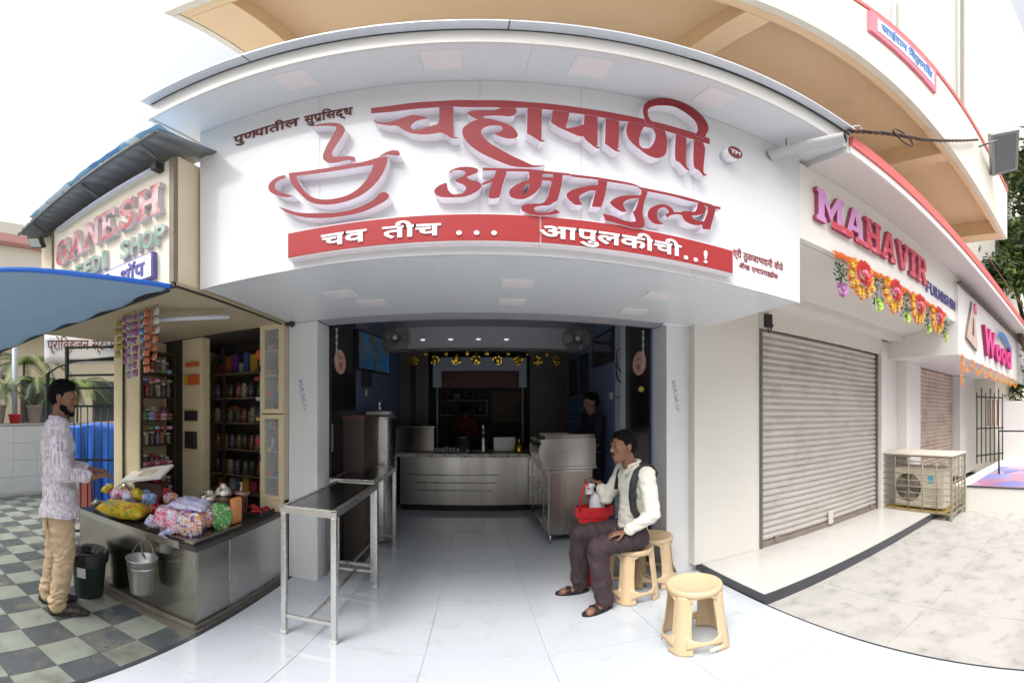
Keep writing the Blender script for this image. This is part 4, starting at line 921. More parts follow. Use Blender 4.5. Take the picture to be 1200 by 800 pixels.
# raised terrace beyond with mat, wall, gate
ter = struct(MB().box(5.552, 14.0, -3.0, 2.0, -0.02, 0.375).build('terrace', mat('white_plastered_step', (0.78, 0.76, 0.71), 0.5, var=0.06, vscale=3)))
MB().box(5.54, 5.60, -3.0, 1.75, 0.3755, 0.395).build('edge', KERB, ter)
o = MB().box(5.62, 7.9, -3.0, 1.74, 0.376, 0.383).build('floor_mat', voro('blue_pink_mat', [(0.16, 0.16, 0.50), (0.45, 0.20, 0.34), (0.25, 0.28, 0.60), (0.50, 0.34, 0.46)], 2.4, 0.3, bump=0.0)); tag(recentre(o), 'glossy blue and pink mat on the raised terrace at far right', 'mat')
o = MB().box(9.0, 9.15, -3.0, 2.0, 0.376, 1.78).build('boundary_wall', WPAINT); tag(recentre(o), 'white boundary wall behind the terrace at the far right', 'wall')
gt = thing('iron_gate', 'narrow dark iron gate at the end of the terrace', 'gate', (8.5, 2.1, 0.376))
for k in range(7): MB().cyl((8.2 + k * .12, 2.35 - k * .07, .376), (8.2 + k * .12, 2.35 - k * .07, 2.05 if k % 2 else 1.95), 0.014, 8).build('bar', IRON, gt)
for z in (0.55, 1.15, 1.85): MB().obox((8.18, 2.36, z), (8.94, 1.92, z), 0.02, 0.03).build('rail', IRON, gt)
m = MB()
for k in range(3): m.obox((8.5 + .13 * k, 2.17 - .075 * k, 1.2), (8.5 + .13 * k, 2.17 - .075 * k, 1.8), 0.09, 0.012)
m.build('panel', mat('red_brown_panel', (0.22, 0.09, 0.07), 0.6), gt)
ir = thing('iron_rail', 'square dark iron rail standing on the terrace at the right edge', 'railing', (6.9, 1.2, .376))
MB().tube([(6.85, 1.55, .384), (6.85, 1.55, 1.17), (6.9, .7, 1.17), (6.9, .7, .384)], 0.018, 8).build('frame', IRON, ir)

# ================================================================ STEEL TABLES
def steel_table(name, label, x0, x1, y0, y1, h, grp):
    t = thing(name, label, 'table', ((x0 + x1) / 2, (y0 + y1) / 2, 0), grp)
    w = 0.036
    m = MB(); m.box(x0, x1, y0, y1, h - 0.006, h, 0)
    m.build('tabletop', STEELD, t)
    for a, b, c, d in ((x0 - .002, x0 + .028, y0, y1), (x1 - .028, x1 + .002, y0, y1), (x0 + .0285, x1 - .0285, y0 - .002, y0 + .028), (x0 + .0285, x1 - .0285, y1 - .028, y1 + .002)):
        MB().box(a, b, c, d, h - 0.042, h + 0.004, 0, bevel=0.002).build('apron', TSTEEL, t)
    for x, y in ((x0, y0), (x1 - w, y0), (x0, y1 - w), (x1 - w, y1 - w)):
        g = MB().box(x + .001, x + w - .001, y + .001, y + w - .001, 0.03, h - 0.0425, 0, bevel=0.004).build('leg', TSTEEL, t)
        MB().box(x - .004, x + w + .004, y - .004, y + w + .004, 0.0005, 0.0295, 0, bevel=0.005).build('foot_cap', mat('milky_plastic_cap', (0.6, 0.6, 0.56), 0.5), g)
    for y in (y0 + w / 2, y1 - w / 2): MB().box(x0 + w, x1 - w, y - .008, y + .008, 0.14, 0.165, 0).build('crossbar', TSTEEL, t)
    MB().box((x0 + x1) / 2 - .009, (x0 + x1) / 2 + .009, y0 + w / 2 + .009, y1 - w / 2 - .009, 0.141, 0.163, 0).build('long_bar', TSTEEL, t)
    return t
steel_table('steel_table', 'tall narrow steel standing table nearest the street, beside the left pillar', -1.135, -0.775, 2.06, 3.02, 0.925, 'tall steel tables along the left side')
steel_table('steel_table', 'tall narrow steel table farther inside the shop behind the near one', -1.235, -0.835, 3.12, 4.02, 0.925, 'tall steel tables along the left side')

# ================================================================ INSIDE THE TEA SHOP
o = thing('steel_drum', 'tall round fronted steel container standing against the blue left wall', 'container', (-1.1, 4.32, 0))
MB().lathe((-1.09, 4.32, 0), [(0.0, .02), (0.19, .02), (0.195, .04), (0.195, 1.45), (0.19, 1.47), (0.0, 1.475)], 40).build('body', STEEL, o)
MB().lathe((-1.09, 4.32, 0), [(0.197, 1.43), (0.203, 1.435), (0.203, 1.455), (0.197, 1.46)], 40, cap=False).build('rim', STEEL, o)
tr = MB().box(-1.22, -0.96, 4.2, 4.42, 1.478, 1.515, 0, bevel=0.006).build('white_tray', mat('white_enamel_tray', (0.75, 0.76, 0.78), 0.3)); tag(recentre(tr), 'white tray on top of the tall steel container', 'tray')
tp = MB(); tp.lathe((-1.09, 4.3, 1.515), [(0, 0), (.03, 0), (.035, .05), (.022, .07), (.022, .10), (.03, .105), (0, .115)], 14); tag(recentre(tp.build('steel_pot', STEEL)), 'small steel pot standing on the white tray', 'pot')
sdb = thing('side_cabinet', 'dark brown cabinet between the black panel and the steel container', 'cabinet', (-1.15, 3.7, 0))
MB().box(-1.26, -1.05, 3.55, 4.05, 0.0, 1.44).build('body', mat('dark_brown_laminate', (0.055, 0.04, 0.032), 0.35, var=0.25, vscale=3), sdb)
MB().box(-1.27, -1.03, 3.53, 4.07, 1.4405, 1.475, 0, bevel=0.003).build('top', mat('reddish_top', (0.10, 0.04, 0.03), 0.3), sdb)
MB().box(-1.262, -1.255, 3.25, 3.27, 1.15, 1.40).build('door_handle', STEEL, sdb)
tv = thing('television', 'flat television showing people in blue, fixed high on the left wall', 'television', (-1.2, 4.3, 1.97))
d_ = Vector((-1.06, 4.70, 0)) - Vector((-1.235, 3.95, 0)); L_ = d_.length; a_ = math.atan2(d_.y, d_.x)
def tvbox(u0, u1, w0, w1, z0, z1):
    m = MB(); m.box(u0, u1, w0, w1, z0, z1)
    for v in m.bm.verts:
        x, y = v.co.x, v.co.y
        v.co.x = -1.235 + x * math.cos(a_) - y * math.sin(a_); v.co.y = 3.95 + x * math.sin(a_) + y * math.cos(a_)
    return m
tvbox(0, L_, -.0, .035, 1.965, 2.41).build('casing', BLK, tv)
scr = bpy.data.materials.new('television_picture'); scr.use_nodes = True
nt = scr.node_tree; bs_ = nt.nodes['Principled BSDF']; bs_.inputs['Base Color'].default_value = (0.01, 0.01, 0.01, 1); bs_.inputs['Roughness'].default_value = 0.15
tc = nt.nodes.new('ShaderNodeTexCoord'); nz = nt.nodes.new('ShaderNodeTexNoise'); nz.inputs['Scale'].default_value = 6.0; nz.inputs['Detail'].default_value = 2
mp = nt.nodes.new('ShaderNodeMapping'); mp.inputs['Scale'].default_value = (1.6, 1.6, 0.7)
cr = nt.nodes.new('ShaderNodeValToRGB'); e_ = cr.color_ramp.elements
e_[0].position = .40; e_[0].color = (.16, .08, .05, 1); e_[1].position = .46; e_[1].color = (.10, .16, .18, 1)
for p_, c_ in ((.52, (.10, .20, .22, 1)), (.56, (.02, .14, .42, 1)), (.66, (.03, .25, .62, 1))):
    q_ = e_.new(p_); q_.color = c_
nt.links.new(tc.outputs['Object'], mp.inputs[0]); nt.links.new(mp.outputs[0], nz.inputs[0]); nt.links.new(nz.outputs['Fac'], cr.inputs[0]); nt.links.new(cr.outputs[0], bs_.inputs['Emission Color']); bs_.inputs['Emission Strength'].default_value = 0.06
tvbox(0.02, L_ - .02, -.0035, -.0005, 1.99, 2.39).build('screen', scr, tv)
MB().box(-1.30, -1.20, 4.28, 4.36, 1.80, 2.05).build('bracket', BLK, tv)
def wall_fan(x, y, z, face, lab):
    f = thing('wall_fan', lab, 'fan', (x, y, z), 'grey wall fans under the ceiling')
    d = Vector(face).normalized(); q = d.to_track_quat('Z', 'Y').to_matrix()
    def pl(m): 
        for v in m.bm.verts: v.co = q @ v.co + Vector((x, y, z))
        return m
    for k in range(3):
        m = MB(); m.tube([(0.19 * s_ * math.cos(a), 0.19 * s_ * math.sin(a), hh) for a in [i * math.pi / 14 for i in range(28)] for s_, hh in [((1, .8, .92)[k], (0.0, .035, -.035)[k])]], 0.003, 5, closed=True)
        pl(m).build('cage_ring', GREYM, f)
    m = MB()
    for k in range(60):
        a = k * math.pi / 30
        m.tube([(0.03 * math.cos(a), 0.03 * math.sin(a), .055), (0.14 * math.cos(a), 0.14 * math.sin(a), .043), (0.19 * math.cos(a), 0.19 * math.sin(a), 0)], 0.0028, 4)
    pl(m).build('cage_wires', GREYM, f)['kind'] = 'stuff'
    for k in range(3):
        m = MB(); a0 = k * 2.094
        m.grid(lambda u, v: ((.03 + .13 * u) * math.cos(a0 + (v - .5) * (1.1 + .2 * u)), (.03 + .13 * u) * math.sin(a0 + (v - .5) * (1.1 + .2 * u)), .01 + (v - .5) * .03), 6, 6)
        pl(m).build('blade', mat('smoky_fan_blade', (0.22, 0.21, 0.20), 0.4), f)
    m = MB(); m.lathe((0, 0, .0), [(0, .062), (.03, .06), (.035, .05), (.035, -.01)], 18); pl(m).build('hub', mat('pale_hub', (0.55, 0.55, 0.55), 0.3), f)
    m = MB(); m.lathe((0, 0, 0), [(.05, -.02), (.055, -.05), (.05, -.12), (0, -.14)], 18); pl(m).build('motor', BLK, f)
    wx = -1.30 if x < 0 else 1.572
    MB().obox((x, y + .12, z - .03), (wx, y + .25, z + .02), .03, .03).build('arm', BLK, f)
wall_fan(-0.97, 4.6, 2.42, (0.15, -1, -0.1), 'grey wall fan at the left end of the ceiling beam, beside the television')
wall_fan(1.238, 4.6, 2.42, (-0.2, -1, -0.1), 'grey wall fan at the right end of the ceiling beam')
sc_ = thing('serving_counter', 'wide steel serving counter with a granite top across the back of the shop', 'counter', (-0.15, 5.9, 0))
MB().box(-1.14, 0.832, 5.76, 6.45, 0.10, 0.835, 0, bevel=0.003).build('body', mat('satin_steel_front', (0.66, 0.64, 0.60), 0.34, 1.0, var=0.30, vscale=2.6, stretch=(2.2, 1, 0.12), rvar=0.12), sc_)
MB().box(-1.12, 0.82, 5.80, 6.45, 0.0, 0.099).build('plinth', BLK, sc_)
MB().box(-1.18, 0.86, 5.70, 6.47, 0.838, 0.893, 0, bevel=0.004).build('granite_top', GRANITE, sc_)
for z, x0, x1 in ((0.565, -0.98, .33), (0.447, -0.90, .32), (0.330, -0.86, .25)):
    MB().box(x0, x1, 5.752, 5.7595, z - .007, z + .005).build('drawer_line', mat('dark_gap', (0.05, 0.045, 0.04), 0.5), sc_)
    MB().box(x0, x1, 5.742, 5.7515, z + .0055, z + .013).build('drawer_lip', STEEL, sc_)
rc = thing('side_counter', 'tall steel counter with a rounded hood on the right side of the shop', 'counter', (1.05, 4.8, 0))
MB().box(0.787, 1.30, 4.175, 6.40, 0.11, 0.868, 0, bevel=0.004).build('body', STEEL, rc)
MB().box(0.80, 1.29, 4.165, 4.1735, 0.13, 0.84, 0, bevel=0.002).build('front_panel', mat('satin_steel_side', (0.52, 0.47, 0.44), 0.3, 1.0, var=0.15, vscale=2, stretch=(2, 1, 0.15), rvar=0.1), rc)
for x, y in ((0.80, 4.19), (1.25, 4.19), (0.80, 6.3)): MB().cyl((x + .02, y + .02, 0), (x + .02, y + .02, .109), 0.018, 10).build('leg', STEEL, rc)
m = MB(); prof = [(0.785, .8705), (0.735, .92), (0.700, 1.0), (0.690, 1.08), (0.715, 1.16), (0.76, 1.21), (1.34, 1.215), (1.34, .8705)]
m.prism(smooth_poly(prof, 3)[:], 4.19, 4.95, 0); m.build('hood', STEEL, rc)
MB().box(0.78, 1.34, 4.16, 4.189, 0.872, 0.90).build('hood_rail', STEEL, rc)
MB().box(0.77, 1.50, 4.951, 6.45, 0.8705, 0.905, 0, bevel=0.003).build('granite_top', GRANITE, rc)
for y in (4.45, 4.85, 5.3, 5.75): 
    MB().box(0.7805, 0.7865, y, y + .36, .14, .82, 0, bevel=0.002).build('door', STEELW, rc)
    MB().tube([(0.779, y + .05, .60), (0.755, y + .06, .60), (0.755, y + .06, .52), (0.779, y + .05, .52)], 0.006, 6).build('door_handle', STEEL, rc)
m = MB(); m.box(0.765, 1.33, 4.20, 4.62, 1.2165, 1.232); m.box(0.765, 1.33, 4.20, 4.215, 1.2325, 1.258); m.box(0.765, 1.33, 4.605, 4.62, 1.2325, 1.258)
o = m.build('steel_tray', STEELW); tag(recentre(o), 'shallow steel tray lying on the hood of the side counter', 'tray')
o = MB().box(1.18, 1.40, 4.30, 4.50, 1.2335, 1.262, 0, bevel=0.006).build('black_box', BLK); tag(recentre(o), 'flat black box at the right end of the steel tray', 'box')
fb = thing('fryer_box', 'square steel box vat standing at the left end of the granite top', 'vat', (-0.95, 6.1, .893))
MB().box(-1.27, -0.64, 5.92, 6.38, 0.8945, 1.27, 0, bevel=0.006).build('body', STEELW, fb)
MB().box(-1.29, -0.62, 5.90, 6.40, 1.271, 1.292, 0, bevel=0.004).build('rim', STEEL, fb)
th = thing('flask', 'slim steel flask with a dark band on the serving counter', 'flask', (0.115, 5.88, .893))
MB().lathe((0.115, 5.88, 0), [(0, .894), (.05, .894), (.052, .92), (.052, 1.19), (.042, 1.23), (.03, 1.245)], 20).build('body', STEEL, th)
MB().lathe((0.115, 5.88, 0), [(.031, 1.2455), (.034, 1.25), (.034, 1.315), (.028, 1.33), (0, 1.332)], 20).build('cap', STEELW, th)
MB().lathe((0.115, 5.88, 0), [(.0535, 1.12), (.0535, 1.19)], 20, cap=False).build('band', BLK, th)
o = MB().lathe((0.66, 5.86, 0.894), [(0, 0), (.07, 0), (.082, .03), (.075, .10), (.045, .13), (.02, .15), (.02, .18), (.032, .195), (.02, .22), (0, .225)], 18).build('brass_pot', GOLD); tag(recentre(o), 'small round brass pot at the right end of the serving counter', 'pot')
for x, r_, h_, lab in ((-0.45, .06, .10, 'short steel bowl left of the flask on the granite top'), (-0.12, .045, .06, 'tiny steel cup on the granite top left of the flask')):
    o = MB().lathe((x, 5.85, .894), [(0, 0), (r_ * .7, 0), (r_, h_), (r_ * .94, h_), (r_ * .6, .008)], 18, cap=False).build('steel_cup', STEEL); tag(recentre(o), lab, 'cup')
o = MB().box(0.27, 0.62, 5.95, 6.25, .894, 1.13, 0, bevel=0.01).build('steel_bin', mat('dim_steel', (0.3, 0.3, 0.3), 0.35, 1.0)); tag(recentre(o), 'dim square steel container between the flask and the brass pot', 'container')
gl_ = None
for k in range(14):
    x, y = -0.60 + (k % 7) * .055 + .01 * (k // 7), 5.80 + (k // 7) * .07
    if gl_ is None: gl_ = MB().lathe((0, 0, 0), [(0, 0), (.018, 0), (.024, .075), (.0225, .075), (.017, .004)], 12, cap=False).build('tea_glass', mat('tea_glass', (0.55, 0.58, 0.56), 0.08, alpha=.55)); o = gl_
    else: o = gl_.copy(); COL.objects.link(o)
    o.location = (x, y, .894); tag(o, 'small clear tea glass standing in the two rows left of the flask', 'glass', 'tea glasses on the granite top')
for x, y, r_, h_, lab in ((1.0, 5.3, .12, .20, 'round steel pot on the granite beside the hood'), (1.25, 5.55, .10, .26, 'taller steel pot behind the round one on the side counter'), (-0.2, 6.2, .13, .22, 'large dim pot behind the tea glasses')):
    o = MB().lathe((x, y, .906 if x > .8 else .894), [(0, 0), (r_, 0), (r_ * 1.03, .02), (r_ * 1.03, h_), (r_ * 1.1, h_ + .006), (r_, h_ + .012), (r_ * .5, h_ + .035), (0, h_ + .04)], 22).build('cooking_pot', STEELW); tag(recentre(o), lab, 'pot')
# serving hatch
hf = thing('hatch_frame', 'grey blue hatch frame on thin posts behind the serving counter', 'frame', (0.07, 6.5, .9))
HB = mat('grey_blue_board', (0.40, 0.46, 0.53), 0.45, var=0.1, vscale=3)
MB().box(-0.718, 0.859, 6.50, 6.53, 2.21, 2.438).build('top_board', HB, hf)
for x0, x1 in ((-0.718, -0.575), (0.727, 0.859)):
    MB().box(x0, x1, 6.50, 6.53, 1.93, 2.209).build('side_board', HB, hf)
    MB().cyl(((x0 + x1) / 2, 6.515, .894), ((x0 + x1) / 2, 6.515, 1.929), 0.016, 10).build('post', HB, hf)
MB().box(-0.574, 0.726, 6.62, 6.65, 1.93, 2.438).build('red_board', DRED, hf)
ks = thing('kitchen_shelf', 'small pale shelf on the dark kitchen wall seen through the hatch', 'shelf', (-.25, 7.9, 1.45))
WS_ = mat('pale_shelf_board', (0.40, 0.38, 0.35), 0.5)
MB().box(-0.74, 0.24, 7.85, 8.09, 1.745, 1.765).build('shelf_board', WS_, ks); MB().box(-0.74, 0.24, 7.85, 8.09, 1.44, 1.46).build('shelf_board', WS_, ks); MB().box(0.22, 0.24, 7.85, 8.09, 1.461, 1.744).build('side_board', WS_, ks)
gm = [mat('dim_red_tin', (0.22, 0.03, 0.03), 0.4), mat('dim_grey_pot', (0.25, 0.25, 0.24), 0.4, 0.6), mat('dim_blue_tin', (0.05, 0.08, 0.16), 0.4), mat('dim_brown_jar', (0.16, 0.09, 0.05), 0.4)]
kl = ['red tin', 'grey pot', 'blue tin', 'brown jar']
for k, (x, z, h_, r_) in enumerate(((-0.62, 1.766, .10, .05), (-0.38, 1.766, .16, .12), (-0.05, 1.766, .13, .06), (-.6, 1.461, .12, .06), (-.3, 1.461, .09, .05), (0.08, 1.461, .16, .05))):
    o = MB().lathe((x, 7.97, z), [(0, 0), (r_, 0), (r_, h_ * .85), (r_ * .8, h_), (0, h_)], 14).build('kitchen_jar', gm[k % 4]); tag(recentre(o), 'dim %s on the %s board of the kitchen shelf, %s' % (kl[k % 4], 'upper' if k < 3 else 'lower', ('at its left end', 'in its middle', 'at its right end')[k % 3]), 'jar', 'jars on the kitchen shelf')
o = MB().box(0.35, 1.0, 8.07, 8.095, 1.30, 1.95).build('wall_poster', mat('faded_poster', (0.15, 0.12, 0.08), 0.5, col2=(0.30, 0.12, 0.05), vscale=5, contrast=(.5, .7))); tag(recentre(o), 'faded brownish poster on the dark kitchen wall right of the shelf', 'poster')
# garland of gold balls under the beam
MB_ = MB(); MB_.tube([(x, 5.50, 2.41 - .015 * math.sin((x + 1) * 9)) for x in [(-1.25 + .1 * k) for k in range(27)]], 0.004, 5)
tag(MB_.build('garland_string', GREENF), 'thin dark string of the gold ball garland under the beam', 'string')
def gold_ball(x, z, r):
    m = MB(); m.ball((x, 5.50, z), r, 0, 9, 7, smooth=False)
    for k in range(14):
        a, b_ = random.uniform(0, 6.28), random.uniform(-1, 1)
        d = Vector((math.cos(a) * math.sqrt(1 - b_ * b_), math.sin(a) * math.sqrt(1 - b_ * b_), b_)); c = Vector((x, 5.50, z)) + d * r * 1.0
        m.ball(c, r * .32, 0, 5, 4, smooth=False)
    m.cyl((x, 5.50, z + r), (x, 5.50, 2.41), .003, 5)
    return m.build('gold_ball', GOLD)
bl = ('leftmost of the large gold balls, beside the television', 'second large gold ball from the left, at the left end of the hatch board', 'third large gold ball from the left', 'fourth large gold ball from the left, near the middle of the hatch', 'fifth large gold ball from the left', 'third large gold ball from the right, at the right end of the hatch board', 'second large gold ball from the right', 'rightmost large gold ball, under the right fan')
for x, t_ in zip((-0.883, -0.575, -0.271, 0.007, 0.31, 0.602, 0.886, 1.148), bl): tag(recentre(gold_ball(x, 2.255, .06)), t_, 'ornament', 'large gold balls of the garland')
for x, t_ in zip((-0.72, -0.42, -0.12, 0.16, 0.46, 0.74, 1.02), ('first', 'second', 'third', 'fourth', 'fifth', 'sixth', 'seventh')): tag(recentre(gold_ball(x, 2.345, .024)), 'tiny gold ball close under the string, %s from the left' % t_, 'ornament', 'small gold balls of the garland')
# cables and switches on the right post
for pts, r_, m_, lab in (([(1.55, 3.99, 2.18), (1.50, 3.93, 2.17), (1.50, 3.84, 2.19)], .012, mat('red_cable', (0.35, 0.02, 0.03), 0.4), 'short red cable across the top of the pale post in the shop'), ([(1.50, 3.95, 2.16), (1.49, 3.90, 2.0), (1.50, 3.82, 1.93)], .008, BLK, 'black cable looping down the pale post, the upper one'),
        ([(1.50, 3.98, 2.05), (1.49, 3.9, 1.86), (1.50, 3.82, 1.82)], .008, BLK, 'black cable looping down the pale post, the lower one'), ([(1.50, 3.96, 1.66), (1.49, 3.82, 1.67)], .006, BLK, 'short straight black cable low on the pale post')):
    tag(recentre(MB().tube(pts, r_, 6).build('loose_cable', m_)), lab, 'cable')
for x, y, z, lab in ((-1.295, 4.42, 1.70, 'white switch plate on the blue left wall under the television'), (1.569, 4.25, 1.66, 'white switch plate on the blue right wall')):
    s_ = MB().box(min(x, x + (.01 if x < 0 else -.012)), max(x, x + (.01 if x < 0 else -.012)), y, y + .10, z, z + .08, 0, bevel=.002).build('switch_plate', mat('white_switch', (0.6, 0.6, 0.6), 0.4)); tag(recentre(s_), lab, 'switch')
for sx, nm in ((-1, 'left'), (1, 'right')):
    m = MB(); x = -1.235 if sx < 0 else 1.52; y = 3.30
    for k in range(16): m.ball((x, y, 2.27 - k * .022), .009 if k % 3 else .013, 0, 6, 5)
    o = m.build('bead_string', mat('pale_beads', (0.5, 0.5, 0.48), 0.4)); tag(recentre(o), 'short pale bead string hanging by the %s black panel' % nm, 'decoration')
o = MB().ball((1.50, 3.30, 1.72), .028, 0, 10, 8).build('yellow_lemon', mat('lemon_skin', (0.45, 0.36, 0.04), 0.5)); tag(recentre(o), 'small yellow lemon charm beside the right oval sticker', 'charm')
# blue pen scribbles on both pillars
for x0, lab in ((-1.44, 'left'), (1.66, 'right')):
    m = MB(); pts = []
    for k in range(46):
        t_ = k / 45
        pts.append((x0 + .045 * t_ + .022 * math.sin(k * 1.9), 2.9685, 1.78 - .26 * t_ + .016 * math.sin(k * 2.7)))
    m.tube(pts[:18], .0016, 4); m.tube(pts[19:34], .0014, 4); m.tube(pts[36:], .001, 4)
    tag(m.build('pen_scribble', mat('blue_pen_ink', (0.22, 0.22, 0.55), 0.6)), 'faint blue pen scribble on the front of the %s pillar' % lab, 'scribble')

# ================================================================ PLASTIC STOOLS
def stool(label, loc, rz):
    t = thing('plastic_stool', label, 'stool', (0, 0, 0), 'beige plastic stools by the right pillar')
    H = 0.45
    m = MB(); m.lathe((0, 0, 0), [(0, H - .012), (.05, H - .012), (.135, H - .010), (.152, H), (.160, H - .003), (.165, H - .014), (.1655, H - .04), (.158, H - .042), (.157, H - .016), (0, H - .02)], 56, cap=False)
    m.build('seat', BEIGEP, t)
    def rad(a, z):
        u = max(0, 1 - z / (H - .04))
        r = .160 + .042 * u ** 1.15
        sq = 1 / max(abs(math.cos(((a + math.pi / 4) % (math.pi / 2)) - math.pi / 4)), .707)
        return r * (1 + (sq - 1) * 0.0)
    def sheet(name, a0, a1, z0f, z1f, nu, nv, flute=0.0):
        m = MB()
        def f(u, v):
            # u across (angle), v up
            z = z0f(u) + (z1f(u) - z0f(u)) * v
            k = max(0, 1 - z / (H - .04))
            half = (a1 - a0) / 2 * (1.0 - .16 * math.sin(min(1, k * 1.05) * math.pi) * (1 if flute else 0)) ; mid = (a0 + a1) / 2
            a = mid + (u - .5) * 2 * half
            r = rad(a, z) + (flute * math.cos((u - .5) * 2 * math.pi * 1.0) if flute else 0)
            return (r * math.cos(a), r * math.sin(a), z)
        return m.grid(f, nu, nv)
    lg = None
    for k in range(4):
        if lg is None:
            m = sheet('leg', math.pi / 4 - .40, math.pi / 4 + .40, lambda u: 0.002, lambda u: H - .035, 22, 26, flute=0.007)
            o = m.build('leg', BEIGEP, t, thick=0.005); lg = o
        else:
            o = lg.copy(); COL.objects.link(o); o.parent = t
            o.rotation_euler = (0, 0, k * math.pi / 2)
    sk = None
    for k in range(4):
        if sk is None:
            m = sheet('skirt', -.50, .50, lambda u: H - .085 + .045 * max(0, math.sin(u * math.pi)) ** .6, lambda u: H - .036, 16, 4); o = m.build('skirt', BEIGEP, t, thick=0.004); sk = o
        else:
            o = sk.copy(); COL.objects.link(o); o.parent = t; o.rotation_euler = (0, 0, k * math.pi / 2)
    st_ = None
    for k in range(4):
        if st_ is None:
            m = sheet('stretcher', -.62, .62, lambda u: .040 + .040 * max(0, math.sin(u * math.pi)), lambda u: .150 - .045 * max(0, math.sin(u * math.pi)), 16, 3); o = m.build('stretcher', BEIGEP, t, thick=0.004); st_ = o
        else:
            o = st_.copy(); COL.objects.link(o); o.parent = t; o.rotation_euler = (0, 0, k * math.pi / 2)
    # moulded dimples on the seat
    m = MB()
    for k in range(6): m.lathe((0.09 * math.cos(k), 0.09 * math.sin(k), H - .0105), [(0, .0), (.006, .0008), (.007, 0)], 8, cap=False)
    s_ = m.build('seat_dimples', BEIGEP, t); s_['kind'] = 'stuff'
    t.location = loc; t.rotation_euler = (0, 0, rz)
    return t
s_near = stool('beige plastic stool standing alone nearest the street in front of the right pillar', (1.205, 1.905, 0), R(-12))
s_man = copy_thing(s_near, (1.16, 2.72, 0), R(8), 'beige plastic stool that the man in the white shirt sits on')
s_far = copy_thing(s_near, (1.43, 2.90, 0), R(-30), 'beige plastic stool half hidden behind the seated man, against the pillar')
lb = MB(); lb.grid(lambda u, v: ((.2045 + .0015) * math.cos(-math.pi/2 + .30 + (u - .5) * .5), (.2065) * math.sin(-math.pi/2 + .30 + (u - .5) * .5), .035 + v * .03), 8, 1)
o = lb.build('sticker', voro('yellow_white_sticker', [(0.8, 0.78, 0.7), (0.70, 0.60, 0.08), (0.6, 0.6, 0.55)], 30, 0.4), None); o.parent = s_near

# ================================================================ BUCKET AND BIN AT THE KIOSK
bk = thing('steel_bucket', 'galvanised steel bucket hanging by its handle on the kiosk counter front', 'bucket', (-1.95, 1.66, .205))
MB().lathe((-1.935, 1.665, 0), [(0, .235), (.074, .23), (.077, .245), (.104, .490), (.109, .495), (.109, .503), (.102, .501), (.075, .26), (0, .255)], 32, cap=False).build('body', mat('bucket_steel', (0.42, 0.43, 0.42), 0.38, 0.9, var=0.25, vscale=8, bump=0.06, bscale=20), bk)
MB().lathe((-1.935, 1.665, 0), [(.0985, .43), (.102, .438), (.1015, .446)], 32, cap=False).build('band', STEEL, bk)
MB().lathe((-1.935, 1.665, 0), [(0, .40), (.091, .40)], 24, cap=False).build('water', mat('dark_water', (0.02, 0.03, 0.03), 0.03), bk)
MB().tube([(-1.935 + .106 * math.cos(a), 1.665 + .045 * math.sin(a), .49 + .12 * math.sin(a)) for a in [k * math.pi / 16 for k in range(17)]], .004, 6).build('handle', GREYM, bk)
bn = thing('waste_bin', 'dark green plastic bin with a black bag on the floor by the kiosk counter', 'bin', (-2.52, 1.62, 0))
m = MB(); m.lathe((-2.50, 1.62, 0), [(0, .002), (.105, .002), (.11, .01), (.135, .36), (.142, .365), (.142, .385), (.13, .385), (.108, .02), (0, .015)], 28, cap=False); m.build('body', mat('dark_green_plastic', (0.018, 0.035, 0.03), 0.4, var=0.2, vscale=6), bn)
m = MB(); m.lathe((-2.50, 1.62, 0), [(.143, .30), (.150, .34), (.152, .39), (.13, .41), (.10, .40), (.05, .36)], 30, cap=False); m.jitter(.018, 16); m.build('bag', mat('black_bag', (0.012, 0.012, 0.013), 0.3, bump=0.5, bscale=50), bn)
m = MB(); m.box(-2.44, -2.37, 1.486, 1.494, .22, .30, 0, rot=Euler((0, 0, R(25))).to_matrix()); m.build('label', mat('white_paper', (0.7, 0.7, 0.68), 0.6), bn)

# ================================================================ GOODS ON THE KIOSK COUNTER
def pillow(c, s, rot=(0, 0, 0), p=0.5, nz_=0.012, fr=12, seed=0, n=18):
    """a stuffed plastic pack: flattened cushion with crimped ends and creases"""
    m = MB(); q = Euler(rot).to_matrix(); g = []
    def f(u, v, sg):
        x, y = (u - .5) * 2, (v - .5) * 2
        h = max(0, (1 - abs(x) ** 3.2)) ** p * max(0, (1 - abs(y) ** 3.2)) ** p
        P_ = Vector((x * s[0] / 2, y * s[1] / 2, sg * h * s[2] / 2))
        P_ += Vector(noise.noise_vector(P_ * fr + Vector((seed, 0, 0)))) * nz_ * (.4 + h)
        return q @ P_ + Vector(c)
    m.grid(lambda u, v: f(u, v, 1), n, n); m.grid(lambda u, v: f(u, v, -1), n, n)
    bmesh.ops.remove_doubles(m.bm, verts=m.bm.verts[:], dist=0.0004)
    return m
def pack(name, label, c, s, rot, m_, seed=0, grp=None, cat='packet', **k):
    o = pillow(c, s, rot, seed=seed, **k).build(name, m_)
    tag(recentre(o), label, cat, grp); return o
YPK = voro('yellow_print', [(0.72, 0.55, 0.03), (0.75, 0.60, 0.05), (0.70, 0.50, 0.02), (0.65, 0.22, 0.05), (0.30, 0.40, 0.05)], 36, 0.25)
PPK = voro('pink_white_print', [(0.70, 0.10, 0.18), (0.72, 0.62, 0.72), (0.75, 0.20, 0.30), (0.60, 0.55, 0.75), (0.78, 0.74, 0.80)], 59, 0.25)
LPK = voro('lilac_print', [(0.50, 0.48, 0.75), (0.66, 0.62, 0.78), (0.42, 0.50, 0.80), (0.72, 0.70, 0.80)], 46, 0.25)
